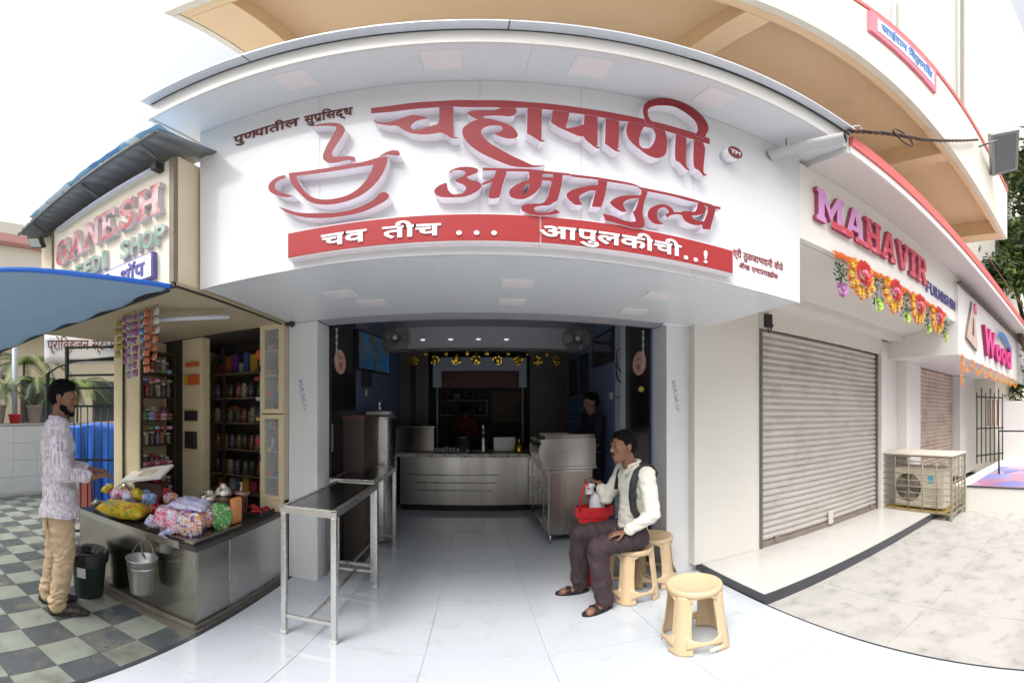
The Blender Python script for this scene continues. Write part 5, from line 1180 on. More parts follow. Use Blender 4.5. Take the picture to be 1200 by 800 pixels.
OPK = voro('orange_blue_print', [(0.70, 0.26, 0.08), (0.65, 0.60, 0.72), (0.66, 0.36, 0.16), (0.10, 0.08, 0.40), (0.70, 0.66, 0.76)], 41, 0.25)
BRN = voro('brown_foil', [(0.28, 0.16, 0.07), (0.35, 0.22, 0.10), (0.5, 0.4, 0.25), (0.2, 0.1, 0.05)], 69, 0.3, 0.3)
GPK = voro('green_print', [(0.05, 0.26, 0.06), (0.10, 0.36, 0.10), (0.06, 0.2, 0.05), (0.5, 0.5, 0.3)], 50, 0.3)
RPK = voro('red_print', [(0.42, 0.02, 0.04), (0.55, 0.03, 0.06), (0.3, 0.01, 0.03), (0.6, 0.5, 0.4)], 50, 0.3)
SIL = voro('silver_foil', [(0.6, 0.58, 0.52), (0.35, 0.33, 0.30), (0.7, 0.68, 0.62), (0.45, 0.40, 0.34)], 40, 0.22, 0.8)
BLP = voro('blue_print', [(0.12, 0.25, 0.62), (0.30, 0.45, 0.75), (0.6, 0.65, 0.8)], 50, 0.3)
ZC = 0.641
pack('snack_pack', 'large bulging yellow plastic pack lying on the counter edge', (-2.43, 1.90, .715), (.40, .24, .13), (0, R(4), R(28)), YPK, 1)
bp = thing('bread_pack', 'big clear bag stuffed with pink, lilac and orange wrapped packs on a tray', 'pack', (-1.83, 2.05, ZC))
pillow((-1.935, 1.93, .735), (.20, .20, .19), (0, 0, R(20)), seed=3, nz_=.03, fr=18, p=.35).build('pink_pack', PPK, bp)
pillow((-1.83, 2.03, .845), (.24, .26, .07), (0, R(6), R(25)), seed=5, nz_=.02, fr=18).build('lilac_pack', LPK, bp)
pillow((-1.775, 1.98, .735), (.18, .20, .19), (0, 0, R(30)), seed=7, nz_=.025, fr=18, p=.3).build('orange_pack', OPK, bp)
pillow((-1.86, 2.12, .74), (.30, .22, .18), (0, 0, R(20)), seed=8, nz_=.025, fr=18, p=.35).build('orange_pack', OPK, bp)
pillow((-2.03, 1.86, .70), (.09, .08, .12), (R(40), 0, R(20)), seed=9, nz_=.03, fr=30).build('lilac_pack', LPK, bp)
pillow((-1.87, 1.83, .66), (.08, .09, .05), (R(20), 0, 0), seed=10, nz_=.03, fr=30).build('lilac_pack', LPK, bp)
m = MB(); m.box(-2.06, -1.60, 1.80, 2.34, ZC, ZC + .010, 0, bevel=.003); m.box(-1.608, -1.598, 1.80, 2.34, ZC + .0105, ZC + .03); m.box(-2.06, -1.61, 1.80, 1.808, ZC + .0105, ZC + .026)
tag(recentre(m.build('steel_tray', STEELW)), 'low steel tray under the big bag at the counter corner', 'tray')
for k, (x, y, s_, mm, lab, z) in enumerate(((-2.72, 2.02, .13, OPK, 'small orange packet behind the yellow pack, nearest the standing man', .70), (-2.62, 2.06, .14, BRN, 'brown foil packet behind the yellow pack', .705), (-2.77, 2.12, .14, PPK, 'pink packet at the far left end of the counter', .73), (-2.58, 2.22, .16, BLP, 'blue packet in the pile under the white carton', .75),
        (-2.47, 2.28, .16, RPK, 'dark red packet in the pile right of the blue one', .75), (-2.66, 2.30, .17, PPK, 'pink packet at the top of the pile beside the white carton', .86), (-2.55, 2.36, .16, RPK, 'crimson packet right under the white carton', .86), (-2.30, 2.14, .13, RPK, 'dark red packet right of the yellow pack', .70), (-2.20, 2.20, .11, GPK, 'green packet right of the red one', .70), (-2.38, 2.12, .12, BRN, 'brown packet between the yellow and red packs', .69),
        (-2.83, 1.92, .10, SIL, 'silvery packet at the corner of the counter by the man', .69), (-2.70, 2.18, .15, LPK, 'lilac packet low in the pile', .72), (-2.50, 2.12, .12, SIL, 'silver wrapped packet low behind the yellow pack', .68))):
    pack('snack_packet', lab, (x, y, z), (s_, s_ * .8, s_ * .62), (random.uniform(-.4, .4), random.uniform(-.4, .4), random.uniform(0, 3)), mm, 20 + k, 'packets heaped on the kiosk counter', n=12, nz_=.018, fr=22)
rn_ = random.Random(4)
for k in range(16):
    x = -2.86 + rn_.random() * .58; y = 2.0 + rn_.random() * .42; mm = (PPK, RPK, BRN, OPK, LPK, SIL, BLP, YPK)[k % 8]; s_ = .10 + rn_.random() * .06
    pack('snack_packet', '%s packet in the upper layer of the counter heap, %s' % (('pink', 'dark red', 'brown', 'orange', 'lilac', 'silver', 'blue', 'yellow')[k % 8], 'nearer the man' if k < 8 else 'nearer the shelf'), (x, y, .76 + rn_.random() * .08), (s_, s_ * .8, s_ * .6), (rn_.uniform(-.5, .5), rn_.uniform(-.5, .5), rn_.uniform(0, 3)), mm, 60 + k, 'packets heaped on the kiosk counter', n=12, nz_=.018, fr=22)
ct = thing('white_carton', 'flat white printed carton tilted on top of the packet heap', 'carton', (-2.53, 2.25, .95))
rt = Euler((R(16), R(-10), R(18))).to_matrix()
MB().box(-2.73, -2.33, 2.10, 2.38, .955, .975, 0, bevel=.002, rot=rt).build('lid', mat('white_card', (0.84, 0.83, 0.79), 0.6, var=0.1, vscale=12), ct)
m = MB().box(-2.60, -2.44, 2.16, 2.30, .9755, .9765, 0, rot=rt, about=(-2.53, 2.24, .965)); m.build('print_patch', mat('beige_print', (0.62, 0.42, 0.22), 0.6, col2=(0.72, 0.70, 0.62), vscale=30, contrast=(.4, .6)), ct)
MB().box(-2.66, -2.40, 2.22, 2.37, .74, .885, 0, rot=Euler((0, 0, R(18))).to_matrix()).build('box_body', mat('dark_card', (0.10, 0.06, 0.05), 0.7), ct)
pack('green_pouch', 'upright green pouch leaning on the right side of the big bag', (-1.70, 2.20, .745), (.06, .17, .20), (0, R(-8), R(-35)), GPK, 41, cat='pouch')
o = MB().box(-1.70, -1.655, 2.30, 2.42, ZC + .012, .86, 0, bevel=.02).build('orange_box', mat('orange_card', (0.66, 0.27, 0.09), 0.5, var=0.15, vscale=9)); tag(recentre(o), 'upright rounded orange box behind the green pouch', 'box')
for k, (x, y, z, r_) in enumerate(((-1.93, 2.36, ZC, .06), (-1.84, 2.42, ZC, .055), (-2.02, 2.44, ZC, .05))):
    j = thing('foil_jar', ('squat jar with crinkled silver foil behind the big bag, the left one', 'tallest foil covered jar behind the big bag', 'small foil covered jar farthest behind the big bag')[k], 'jar', (x, y, z), 'foil covered jars behind the big bag')
    h_ = (.24, .30, .22)[k]
    MB().lathe((x, y, z), [(0, 0), (r_, 0), (r_ * 1.05, h_ * .5), (r_ * .9, h_ * .75), (0, h_ * .76)], 16).build('body', mat('jar_brown_glass', (0.14, 0.09, 0.05), 0.15), j)
    m = MB(); m.lathe((x, y, z), [(r_ * 1.25, h_ * .70), (r_ * 1.2, h_ * .8), (r_ * .9, h_ * .86), (r_ * .45, h_ * .92), (r_ * .5, h_ * 1.0), (0, h_ * 1.02)], 20, cap=False); m.jitter(.014, 40, k); m.build('foil_top', SIL, j)
o = MB().lathe((-1.74, 2.52, ZC), [(0, 0), (.05, 0), (.052, .20), (.07, .215), (.07, .225), (.012, .235), (.012, .29), (.02, .30), (0, .31)], 18).build('steel_dispenser', mat('reddish_steel', (0.42, 0.25, 0.22), 0.25, 0.9)); tag(recentre(o), 'slim steel dispenser with a knob behind the orange box', 'dispenser')
m = MB(); m.box(-1.90, -1.62, 2.60, 2.84, ZC, ZC + .012)
for s_ in ((-1.90, -1.892, 2.60, 2.84), (-1.628, -1.62, 2.60, 2.84), (-1.891, -1.629, 2.60, 2.608)): m.box(*s_, ZC + .0125, ZC + .04)
tag(recentre(m.build('black_tray', BLK)), 'black tray holding small red pouches at the end of the counter', 'tray')
sp = None
for k in range(26):
    if sp is None:
        o = pillow((0, 0, 0), (.055, .025, .018), seed=2, n=6).build('red_pouch', mat('glossy_red_pouch', (0.42, 0.02, 0.03), 0.25)); sp = o
    else: o = sp.copy(); COL.objects.link(o)
    o.location = (random.uniform(-1.87, -1.65), random.uniform(2.63, 2.82), ZC + .025 + random.uniform(0, .035)); o.rotation_euler = (random.uniform(-.5, .5), random.uniform(-.5, .5), random.uniform(0, 3))
    tag(o, 'tiny glossy red pouch heaped in the black tray', 'pouch', 'red pouches in the black tray')
# hanging sachet strips
SM = [voro('gold_sachet', [(0.45, 0.36, 0.08), (0.60, 0.55, 0.25), (0.30, 0.22, 0.04)], 30, .25, .5), voro('purple_sachet', [(0.35, 0.10, 0.26), (0.65, 0.55, 0.62), (0.20, 0.05, 0.18)], 26, .22, .3), voro('grey_sachet', [(0.35, 0.33, 0.42), (0.6, 0.55, 0.6), (0.22, 0.06, 0.16)], 26, .22, .4),
      voro('blue_sachet', [(0.12, 0.25, 0.5), (0.5, 0.55, 0.62), (0.08, 0.12, 0.3)], 26, .25, .3), voro('orange_sachet', [(0.55, 0.14, 0.05), (0.68, 0.62, 0.58), (0.45, 0.08, 0.05)], 26, .25, .3), voro('white_sachet', [(0.6, 0.58, 0.55), (0.35, 0.33, 0.30), (0.7, 0.68, 0.62)], 30, .3, .3)]
sm_me = {}
def strip(x, y, z0, z1, w, mi, lab):
    t = thing('sachet_strip', lab, 'sachet strip', (x, y, z0), 'sachet strips hanging under the kiosk ceiling')
    n = max(3, int((z1 - z0) / .055))
    MB().cyl((x, y, z1), (x, y, 2.262), .002, 5).build('string', BLK, t)
    for k in range(n):
        if (mi, w) not in sm_me:
            o = pillow((0, 0, 0), (w, .052, .016), (R(90), 0, 0), seed=mi, n=6, nz_=.004).build('sachet', SM[mi]); sm_me[(mi, w)] = o.data
        else: o = bpy.data.objects.new('sachet', sm_me[(mi, w)]); COL.objects.link(o)
        o.parent = t; o.location = (random.uniform(-.006, .006), random.uniform(-.008, .008), (z1 - z0) - (k + .5) * (z1 - z0) / n)
        o.rotation_euler = (random.uniform(-.25, .1), random.uniform(-.15, .15), random.uniform(-.3, .5))
for a in ((-2.42, 1.84, 1.93, 2.24, .055, 0, 'gold sachet strip hanging leftmost, before the gate'), (-2.36, 1.84, 1.99, 2.24, .045, 0, 'short gold sachet strip second from the left'), (-2.30, 1.82, 1.86, 2.24, .06, 1, 'purple sachet strip left of the two longest'), (-2.235, 1.80, 1.75, 2.24, .06, 2, 'long grey and purple sachet strip'), (-2.17, 1.80, 1.76, 2.24, .06, 1, 'longest purple sachet strip beside the blue one'),
          (-2.105, 1.82, 1.88, 2.24, .06, 3, 'blue sachet strip in the middle of the row'), (-2.04, 1.80, 1.78, 2.24, .06, 4, 'long orange sachet strip with white sachets'), (-1.98, 1.82, 1.86, 2.24, .045, 4, 'narrow red orange sachet strip next to the white card'), (-1.93, 1.80, 2.04, 2.24, .055, 5, 'short white sachet card hanging rightmost')): strip(*a)
o = MB().tube([(-2.06, 1.84, 2.17), (-1.62, 2.2, 2.19)], .018, 10).build('tube_lamp', mat('unlit_tube', (0.58, 0.60, 0.68), 0.3)); tag(recentre(o), 'unlit tube lamp under the kiosk ceiling behind the sachets', 'lamp')
# jars and packets on the shelves
JB = [mat('jar_glass_dark', (0.08, 0.07, 0.055), 0.12), voro('jar_red_candy', [(0.22, 0.04, 0.04), (0.35, 0.20, 0.12), (0.12, 0.03, 0.03)], 60, 0.15, bump=0), voro('jar_pale_candy', [(0.40, 0.34, 0.25), (0.22, 0.15, 0.09), (0.45, 0.42, 0.36)], 60, 0.15, bump=0), voro('jar_violet', [(0.10, 0.06, 0.13), (0.20, 0.17, 0.22), (0.05, 0.04, 0.07)], 60, 0.15, bump=0), voro('jar_green_candy', [(0.06, 0.10, 0.05), (0.20, 0.20, 0.12), (0.10, 0.08, 0.04)], 60, 0.15, bump=0)]
LID = mat('jar_lid_red', (0.40, 0.05, 0.04), 0.4); LID2 = mat('jar_lid_white', (0.6, 0.6, 0.58), 0.4)
cn = ['dark', 'red', 'pale', 'violet', 'green']; rowname = {0: 'bottom', 1: 'second lowest', 2: 'third', 3: 'fourth', 4: 'fifth', 5: 'topmost'}
jc = {}
for r_i, z in enumerate(SHZ):
    for k in range(6):
        y = 2.475 + k * .072; c_i = (r_i * 2 + k * 3) % 5
        t = thing('candy_jar', '%s sweets jar, %s on the %s board of the kiosk side shelf' % (cn[c_i], ('first', 'second', 'third', 'fourth', 'fifth', 'last')[k], rowname[r_i]), 'jar', (-2.89 + random.uniform(-.02, .02), y, z), 'sweets jars on the kiosk side shelf')
        if c_i not in jc:
            jc[c_i] = (MB().lathe((0, 0, 0), [(0, 0), (.03, 0), (.031, .01), (.031, .12), (.024, .135)], 14).build('jar_body', JB[c_i]).data, MB().lathe((0, 0, 0), [(.026, .1355), (.027, .155), (0, .156)], 14).build('jar_lid', LID if c_i % 2 else LID2).data)
            for o in list(bpy.data.objects)[-0:]: pass
        for nm, me in zip(('jar_body', 'jar_lid'), jc[c_i]):
            o = bpy.data.objects.new(nm, me); COL.objects.link(o); o.parent = t
        t.scale = (1, 1, random.uniform(.7, 1.05))
for o in [o for o in bpy.data.objects if o.type == 'MESH' and o.parent is None and o.name.split('.')[0] in ('jar_body', 'jar_lid')]: bpy.data.objects.remove(o)
sd_pk = None
for r_i, z in enumerate(SHZ):
    for k in range(5):
        for q_ in range(2 if r_i in (1, 3) else 1):
            mm = (RPK, PPK, BRN, GPK, BLP)[(r_i + k) % 5] if r_i != 1 else (PPK, RPK)[k % 2]
            o = pillow((0, 0, 0), (.085, .075, .04), (R(8), 0, R(90)), seed=k + r_i, n=6, nz_=.006).build('shelf_packet', mm)
            o.location = (-2.865, 2.49 + k * .085, z + .025 + q_ * .04 + (.0 if r_i in (0, 1) else .155 if r_i in (2, 4) else .0))
            if r_i in (2, 4): o.location.z = z + .170
            tag(o, '%s packet, %s on the %s side shelf board' % (('red', 'pink', 'brown', 'green', 'blue')[(RPK, PPK, BRN, GPK, BLP).index(mm)], ('first', 'second', 'third', 'fourth', 'last')[k], rowname[r_i]) + (', upper of two' if q_ else ''), 'packet', 'packets on the kiosk side shelf')
pks = [('orange', mat('orange_box', (0.60, 0.12, 0.03), 0.5)), ('yellow', mat('yellow_box', (0.62, 0.40, 0.04), 0.5)), ('crimson', mat('crimson_box', (0.40, 0.03, 0.08), 0.5)), ('dark blue', mat('dark_blue_box', (0.03, 0.05, 0.18), 0.5)), ('white', mat('white_box', (0.55, 0.55, 0.52), 0.5)), ('black', BLK)]
for (x, y, z, w, d, h, c_, lab) in (
    (-2.60, 2.905, 1.965, .15, .05, .04, 0, 'flat orange box on the cream column of the kiosk'), (-2.60, 2.905, 1.78, .16, .05, .10, 0, 'orange and yellow box lower on the cream column'), (-2.67, 2.90, 1.785, .05, .045, .09, 1, 'yellow box beside the orange one on the column'),
    (-2.62, 2.905, 1.42, .14, .05, .10, 5, 'black packet on the column under the orange boxes'), (-2.62, 2.905, 1.14, .13, .05, .17, 5, 'taller black packet low on the column'),
    (-1.83, 2.95, 1.979, .06, .05, .08, 0, 'orange carton high on the narrow rack'), (-1.84, 2.95, 1.789, .08, .05, .03, 2, 'crimson packet on the narrow rack'), (-1.83, 2.95, 1.609, .06, .05, .03, 4, 'white packet on the narrow rack'), (-1.83, 2.95, 1.429, .06, .05, .03, 1, 'yellow packet on the narrow rack'), (-1.83, 2.95, 1.209, .06, .05, .06, 2, 'red packet lower on the narrow rack'),
    (-1.65, 2.99, 1.827, .12, .06, .05, 2, 'crimson row of packets in the upper cabinet'), (-1.63, 2.99, 1.627, .08, .06, .09, 4, 'white pack in the upper cabinet'), (-1.63, 2.97, 2.047, .06, .06, .10, 3, 'dark blue box at the top of the cabinet'), (-1.64, 2.98, 1.50, .10, .06, .08, 3, 'blue box low in the upper cabinet'),
    (-1.65, 2.99, .937, .13, .06, .04, 5, 'dark bundle low in the lower cabinet'), (-1.64, 2.99, .75, .13, .06, .03, 2, 'red strip of packets on the cabinet floor'), (-1.70, 2.98, 1.17, .03, .06, .11, 4, 'pale bottle shaped pack in the lower cabinet')):
    o = MB().box(x - w / 2, x + w / 2, y - d / 2, y + d / 2, z, z + h, 0, bevel=.003).build('goods_box', pks[c_][1]); tag(recentre(o), lab, 'box')
bx_me = {}
bcol = [('orange', pks[0][1]), ('crimson', pks[2][1]), ('yellow', pks[1][1]), ('blue', mat('mid_blue_box', (0.06, 0.14, 0.36), 0.4)), ('pale', mat('pale_box', (0.42, 0.40, 0.36), 0.5)), ('violet', mat('violet_box', (0.16, 0.05, 0.22), 0.4))]
bn_names = {0.66: 'lowest', 1.92: 'topmost', 1.40: 'middle'}
for z in (0.66, 1.40, 1.92):
    x = -2.68; k = 0
    while x < -1.90:
        w, h = random.uniform(.05, .11), random.uniform(.06, .19 if z < 1.9 else .24); c_, m_ = bcol[(k * 5 + int(z * 10)) % 6]
        o = MB().box(x, x + w, 3.42, 3.54, z, z + h, 0, bevel=.003).build('carton', m_); tag(recentre(o), '%s carton, %s along the %s board of the dark back shelf' % (c_, ('first', 'second', 'third', 'fourth', 'fifth', 'sixth', 'seventh', 'eighth', 'ninth', 'tenth', 'eleventh', 'twelfth', 'thirteenth', 'fourteenth')[k], bn_names[z]), 'carton', 'cartons on the dark back shelf'); x += w + random.uniform(.004, .03); k += 1
for k, (z, lb) in enumerate(((.935, 'lowest'), (1.166, 'second'), (1.366, 'third'), (1.626, 'fourth'), (1.826, 'fifth'), (2.046, 'topmost'))):
    for q_ in range(3):
        c_, m_ = bcol[(k * 2 + q_ * 3) % 6]; x = -1.745 + q_ * .058
        o = MB().box(x, x + .045, 2.93, 2.98, z, z + random.uniform(.03, .07), 0, bevel=.003).build('small_pack', m_); tag(recentre(o), '%s pack, %s on the %s glass shelf of the cream cabinet' % (c_, ('left', 'middle', 'right')[q_], lb), 'packet', 'packs in the glazed cabinet')
bkn = {}
for r_i, z in enumerate((0.85, 1.12, 1.40, 1.66)):
    for k in range(9):
        x = -2.62 + k * .088 + random.uniform(-.012, .012); c_i = (r_i + k) % 5
        if c_i not in bkn: bkn[c_i] = MB().lathe((0, 0, 0), [(0, 0), (.036, 0), (.036, .11), (.026, .13), (.026, .15), (0, .151)], 12).build('back_jar', JB[c_i]); o = bkn[c_i]
        else: o = bkn[c_i].copy(); COL.objects.link(o)
        o.location = (x, 3.36, z); tag(o, 'small jar lost in the dark on the deep back shelf', 'jar', 'jars on the dark back shelf')

# ================================================================ PEOPLE
def capsule(bm, a, b, ra, rb, n=14, flat=1.0, fdir=None):
    """tapered rounded limb from a to b; flat < 1 thins it along fdir"""
    a, b = Vector(a), Vector(b); d = (b - a); L = max(d.length, 1e-4); d.normalize()
    u = (Vector(fdir) - d * d.dot(Vector(fdir))).normalized() if fdir is not None else d.orthogonal().normalized()
    w = d.cross(u)
    st = []
    for i in range(5): t = -math.pi / 2 + i * math.pi / 8; st.append((a + d * ra * math.sin(t), ra * math.cos(t)))
    st.append((a, ra)); st.append((b, rb))
    for i in range(1, 6): t = i * math.pi / 10; st.append((b + d * rb * math.sin(t), rb * math.cos(t)))
    rings = []
    for p, r in st:
        r = max(r, .0005)
        rings.append([bm.verts.new(p + (u * math.cos(2 * math.pi * k / n) * flat + w * math.sin(2 * math.pi * k / n)) * r) for k in range(n)])
    for A, B in zip(rings, rings[1:]):
        for k in range(n): bm.faces.new([A[k], A[(k + 1) % n], B[(k + 1) % n], B[k]])
    bm.faces.new(rings[0][::-1]); bm.faces.new(rings[-1])
def ellip(bm, c, r, q=None, seg=16, rg=10):
    g = bmesh.ops.create_uvsphere(bm, u_segments=seg, v_segments=rg, radius=1)
    for v in g['verts']:
        p = Vector((v.co.x * r[0], v.co.y * r[1], v.co.z * r[2]))
        if q is not None: p = q @ p
        v.co = p + Vector(c)
def fuse(bm, name, m_, parent, voxel=.007, smooth=3, disp=0.0, freq=10, fn=None, label=None):
    """melt overlapping volumes into one continuous skin"""
    bmesh.ops.recalc_face_normals(bm, faces=bm.faces[:])
    o0 = WORLD_AT.get(parent.name, Vector())
    me = bpy.data.meshes.new(name); bm.to_mesh(me); bm.free()
    tmp = bpy.data.objects.new('tmp', me); COL.objects.link(tmp)
    r = tmp.modifiers.new('r', 'REMESH'); r.mode = 'VOXEL'; r.voxel_size = voxel
    s_ = tmp.modifiers.new('s', 'SMOOTH'); s_.factor = .6; s_.iterations = smooth
    dg = bpy.context.evaluated_depsgraph_get(); dg.update()
    out = bpy.data.meshes.new_from_object(tmp.evaluated_get(dg))
    bpy.data.objects.remove(tmp); bpy.data.meshes.remove(me)
    b = bmesh.new(); b.from_mesh(out)
    b.normal_update()
    for v in b.verts:
        if disp:
            n1 = noise.noise(Vector((v.co.x, v.co.y, v.co.z * 1.6)) * freq) + .5 * noise.noise(v.co * freq * 2.3)
            v.co += v.normal * n1 * disp
        if fn: fn(v)
        v.co -= o0
    for f in b.faces: f.smooth = True
    b.to_mesh(out); b.free()
    out.name = name; out.materials.clear(); out.materials.append(m_)
    o = bpy.data.objects.new(name, out); COL.objects.link(o); o.parent = parent; WORLD_AT[o.name] = o0.copy()
    if label: o['label'] = label
    return o
def V(*a): return Vector(a)

def head_parts(bm, c, f, up, s=1.0):
    """c = middle of the head; f = facing; features stand out enough to read in profile"""
    f = Vector(f).normalized(); up = Vector(up); up = (up - f * up.dot(f)).normalized(); sd = f.cross(up)
    q = Matrix((sd, f, up)).transposed()      # local x side, y forward, z up
    def P(x, y, z): return Vector(c) + q @ Vector((x, y, z)) * s
    E_ = lambda p, r: ellip(bm, P(*p), tuple(k * s for k in r), q)
    E_((0, -.012, .035), (.074, .092, .082))
    E_((0, .030, -.015), (.062, .064, .080))
    E_((0, .050, -.080), (.040, .042, .034))        # chin
    E_((0, .018, -.062), (.054, .058, .045))        # jaw
    E_((0, .082, .030), (.050, .014, .012))          # brow
    capsule(bm, P(0, .086, .018), P(0, .101, -.017), .009 * s, .0125 * s)   # nose
    E_((.012, .095, -.021), (.008, .009, .007)); E_((-.012, .095, -.021), (.008, .009, .007))
    E_((0, .090, -.046), (.024, .011, .0065)); E_((0, .088, -.056), (.021, .010, .0065))      # lips
    E_((.040, .060, -.010), (.020, .022, .018)); E_((-.040, .060, -.010), (.020, .022, .018))   # cheeks
    for k in (-1, 1):
        E_((k * .076, -.006, .002), (.009, .020, .032)); E_((k * .079, .000, -.020), (.007, .011, .012))
    return P, q, sd
def eyes(P, q, s, parent):
    for k in (-1, 1):
        m = MB(); m.ball(P(k * .030, .0735, .012), .0120 * s, 0, 12, 8); o = m.build('eye', mat('eye_white', (0.16, 0.13, 0.12), 0.9, spec=0.05), parent)
        m = MB(); m.ball(P(k * .030, .0805, .012), .0066 * s, 0, 10, 8); m.build('iris', mat('dark_iris', (0.01, 0.008, 0.006), 0.1), o)
def hand(bm, wrist, d, palm_n, s=1.0, curl=0.5, spread=.2, side=1):
    """palm, four unequal curled fingers and a thumb from the palm's side"""
    d = Vector(d).normalized(); n = Vector(palm_n); n = (n - d * n.dot(d)).normalized(); l = d.cross(n) * side
    w = Vector(wrist)
    capsule(bm, w + d * .01, w + d * .075 * s, .024 * s, .036 * s, flat=.42, fdir=n)
    for k, (off, L, r) in enumerate(((.027, .070, .0082), (.009, .078, .0086), (-.009, .073, .0082), (-.026, .058, .0074))):
        p = w + d * .085 * s + l * off * s
        dd = (d + l * off * spread * 6).normalized(); a = 0
        for j, fr in enumerate((.45, .32, .23)):
            a += curl * (.5, .8, .7)[j]
            v = (dd * math.cos(a) + n * math.sin(a)); e = p + v * L * fr * s * 1.05
            capsule(bm, p, e, r * s * (1 - .08 * j), r * s * (.92 - .08 * j), n=8); p = e
    p = w + d * .03 * s + l * .026 * s; v = (d * .6 + l * .7 + n * .35).normalized(); e = p + v * .04 * s
    capsule(bm, p, e, .012 * s, .0105 * s, n=8); v2 = (d * .85 + l * .15 + n * .5).normalized(); capsule(bm, e, e + v2 * .032 * s, .0100 * s, .0085 * s, n=8)

def torso(bm, pel, chest, neck, shL, shR, f, g=0.0, wide=.150, belly=.105):
    """pelvis to shoulders as flattened volumes; g = extra girth of the cloth"""
    f = Vector(f)
    sd = (Vector(shL) - Vector(shR)).normalized()
    capsule(bm, pel - sd * .055, pel + sd * .055, belly + g, belly + g, flat=.88, fdir=f)
    mid = (pel + chest) / 2
    capsule(bm, pel, mid, belly + .02 + g, belly + .015 + g, flat=.80, fdir=f)
    capsule(bm, mid, chest, belly + .018 + g, wide - .028 + g, flat=.76, fdir=f)
    capsule(bm, chest - sd * .06, chest + sd * .06, .092 + g, .092 + g)
    for s_ in (shL, shR):
        capsule(bm, chest + (s_ - chest) * .35, s_, .085 + g, .056 + g)
        capsule(bm, neck - (neck - chest) * .15, s_ - (s_ - neck) * .15, .050 + g, .050 + g)

# ---- the seated man
sm = thing('person', 'seated man in white shirt, dark trousers and sandals with a black backpack', 'person', (1.16, 2.72, 0))
F1 = V(-1, -.10, 0)
pel = V(1.155, 2.715, .565); chest = V(1.175, 2.70, .93); neck = V(1.150, 2.705, 1.085)
shN, shF = V(1.195, 2.535, 1.045), V(1.150, 2.865, 1.045)     # near (his left) and far shoulder
elN, wrN = V(1.205, 2.455, .765), V(1.035, 2.535, .635)
elF, wrF = V(1.03, 2.950, .800), V(.985, 2.985, .925)
hipN, hipF = V(1.15, 2.62, .55), V(1.15, 2.80, .55)
knN, anN = V(.835, 2.585, .520), V(.875, 2.560, .095)
knF, anF = V(.775, 2.830, .560), V(.790, 2.905, .095)
hc = V(1.075, 2.69, 1.245)
b = bmesh.new()
P1, q1, sd1 = head_parts(b, hc, (-1, -.16, -.10), (0, 0, 1), 1.02)
capsule(b, neck - V(0, 0, .03), hc + V(.022, 0, -.05), .054, .050)
torso(b, pel, chest, neck, shN, shF, F1)
for s_, e_, w_ in ((shN, elN, wrN), (shF, elF, wrF)):
    capsule(b, s_, e_, .048, .038); capsule(b, e_, w_, .037, .025)
hand(b, wrN, V(-.85, .15, -.12), V(0, .15, -1), .95, curl=.55, side=1)
hand(b, wrF, V(-.55, .25, .25), V(.1, -.2, -1), .95, curl=.95, side=-1)
for h_, k_, a_ in ((hipN, knN, anN), (hipF, knF, anF)):
    capsule(b, h_, k_, .080, .055); capsule(b, k_, a_, .052, .034)
def foot(bm, an, d, s=1.0, g=0.0):
    d = Vector(d).normalized(); n = V(0, 0, 1); l = d.cross(n)
    capsule(bm, an + V(0, 0, -.02) - d * .025, an - V(0, 0, .055) + d * .02, .034 + g, .032 + g)
    capsule(bm, an - V(0, 0, .060) + d * .0, an - V(0, 0, .068) + d * .13 * s, .030 + g, .026 + g, flat=1.35, fdir=l)
    if g == 0:
        for k in range(5):
            p = an - V(0, 0, .072) + d * (.135 - .010 * abs(k - 1)) * s + l * (k - 2) * .017
            capsule(bm, p, p + d * (.030 - .003 * k), .0105 - .0007 * k, .0095 - .0007 * k, n=8)
foot(b, anN, V(-1, -.42, 0)); foot(b, anF, V(-1, -.02, 0))
fuse(b, 'body', SKIN, sm, .0060, 2)
eyes(P1, q1, 1.0, sm)
# hair, moustache
b = bmesh.new()
def hairy(b, P, q, s, beard=False, tall=0.0):
    E_ = lambda p, r: ellip(b, P(*p), tuple(k * s for k in r), q, 20, 14)
    E_((0, -.020, .058 + tall), (.081, .092, .072)); E_((0, -.055, .015), (.077, .062, .078)); E_((0, .022, .094 + tall), (.062, .046, .030))
    for k in (-1, 1): E_((k * .069, -.004, .040), (.012, .032, .036))
    if beard:
        for k in (-1, 1): E_((k * .053, .030, -.062), (.009, .030, .026)); E_((k * .036, .060, -.088), (.014, .024, .020))
        E_((0, .078, -.096), (.028, .020, .020)); E_((0, .098, -.040), (.026, .008, .006))
hairy(b, P1, q1, 1.0)
hr = fuse(b, 'hair', HAIR, sm, .005, 1, disp=.004, freq=60)
m = MB(); m.tube([P1(-.030, .096, -.046), P1(-.015, .103, -.036), P1(0, .105, -.034), P1(.015, .103, -.036), P1(.030, .096, -.046)], [.003, .0055, .005, .0055, .003], 8); m.build('moustache', HAIR, sm)
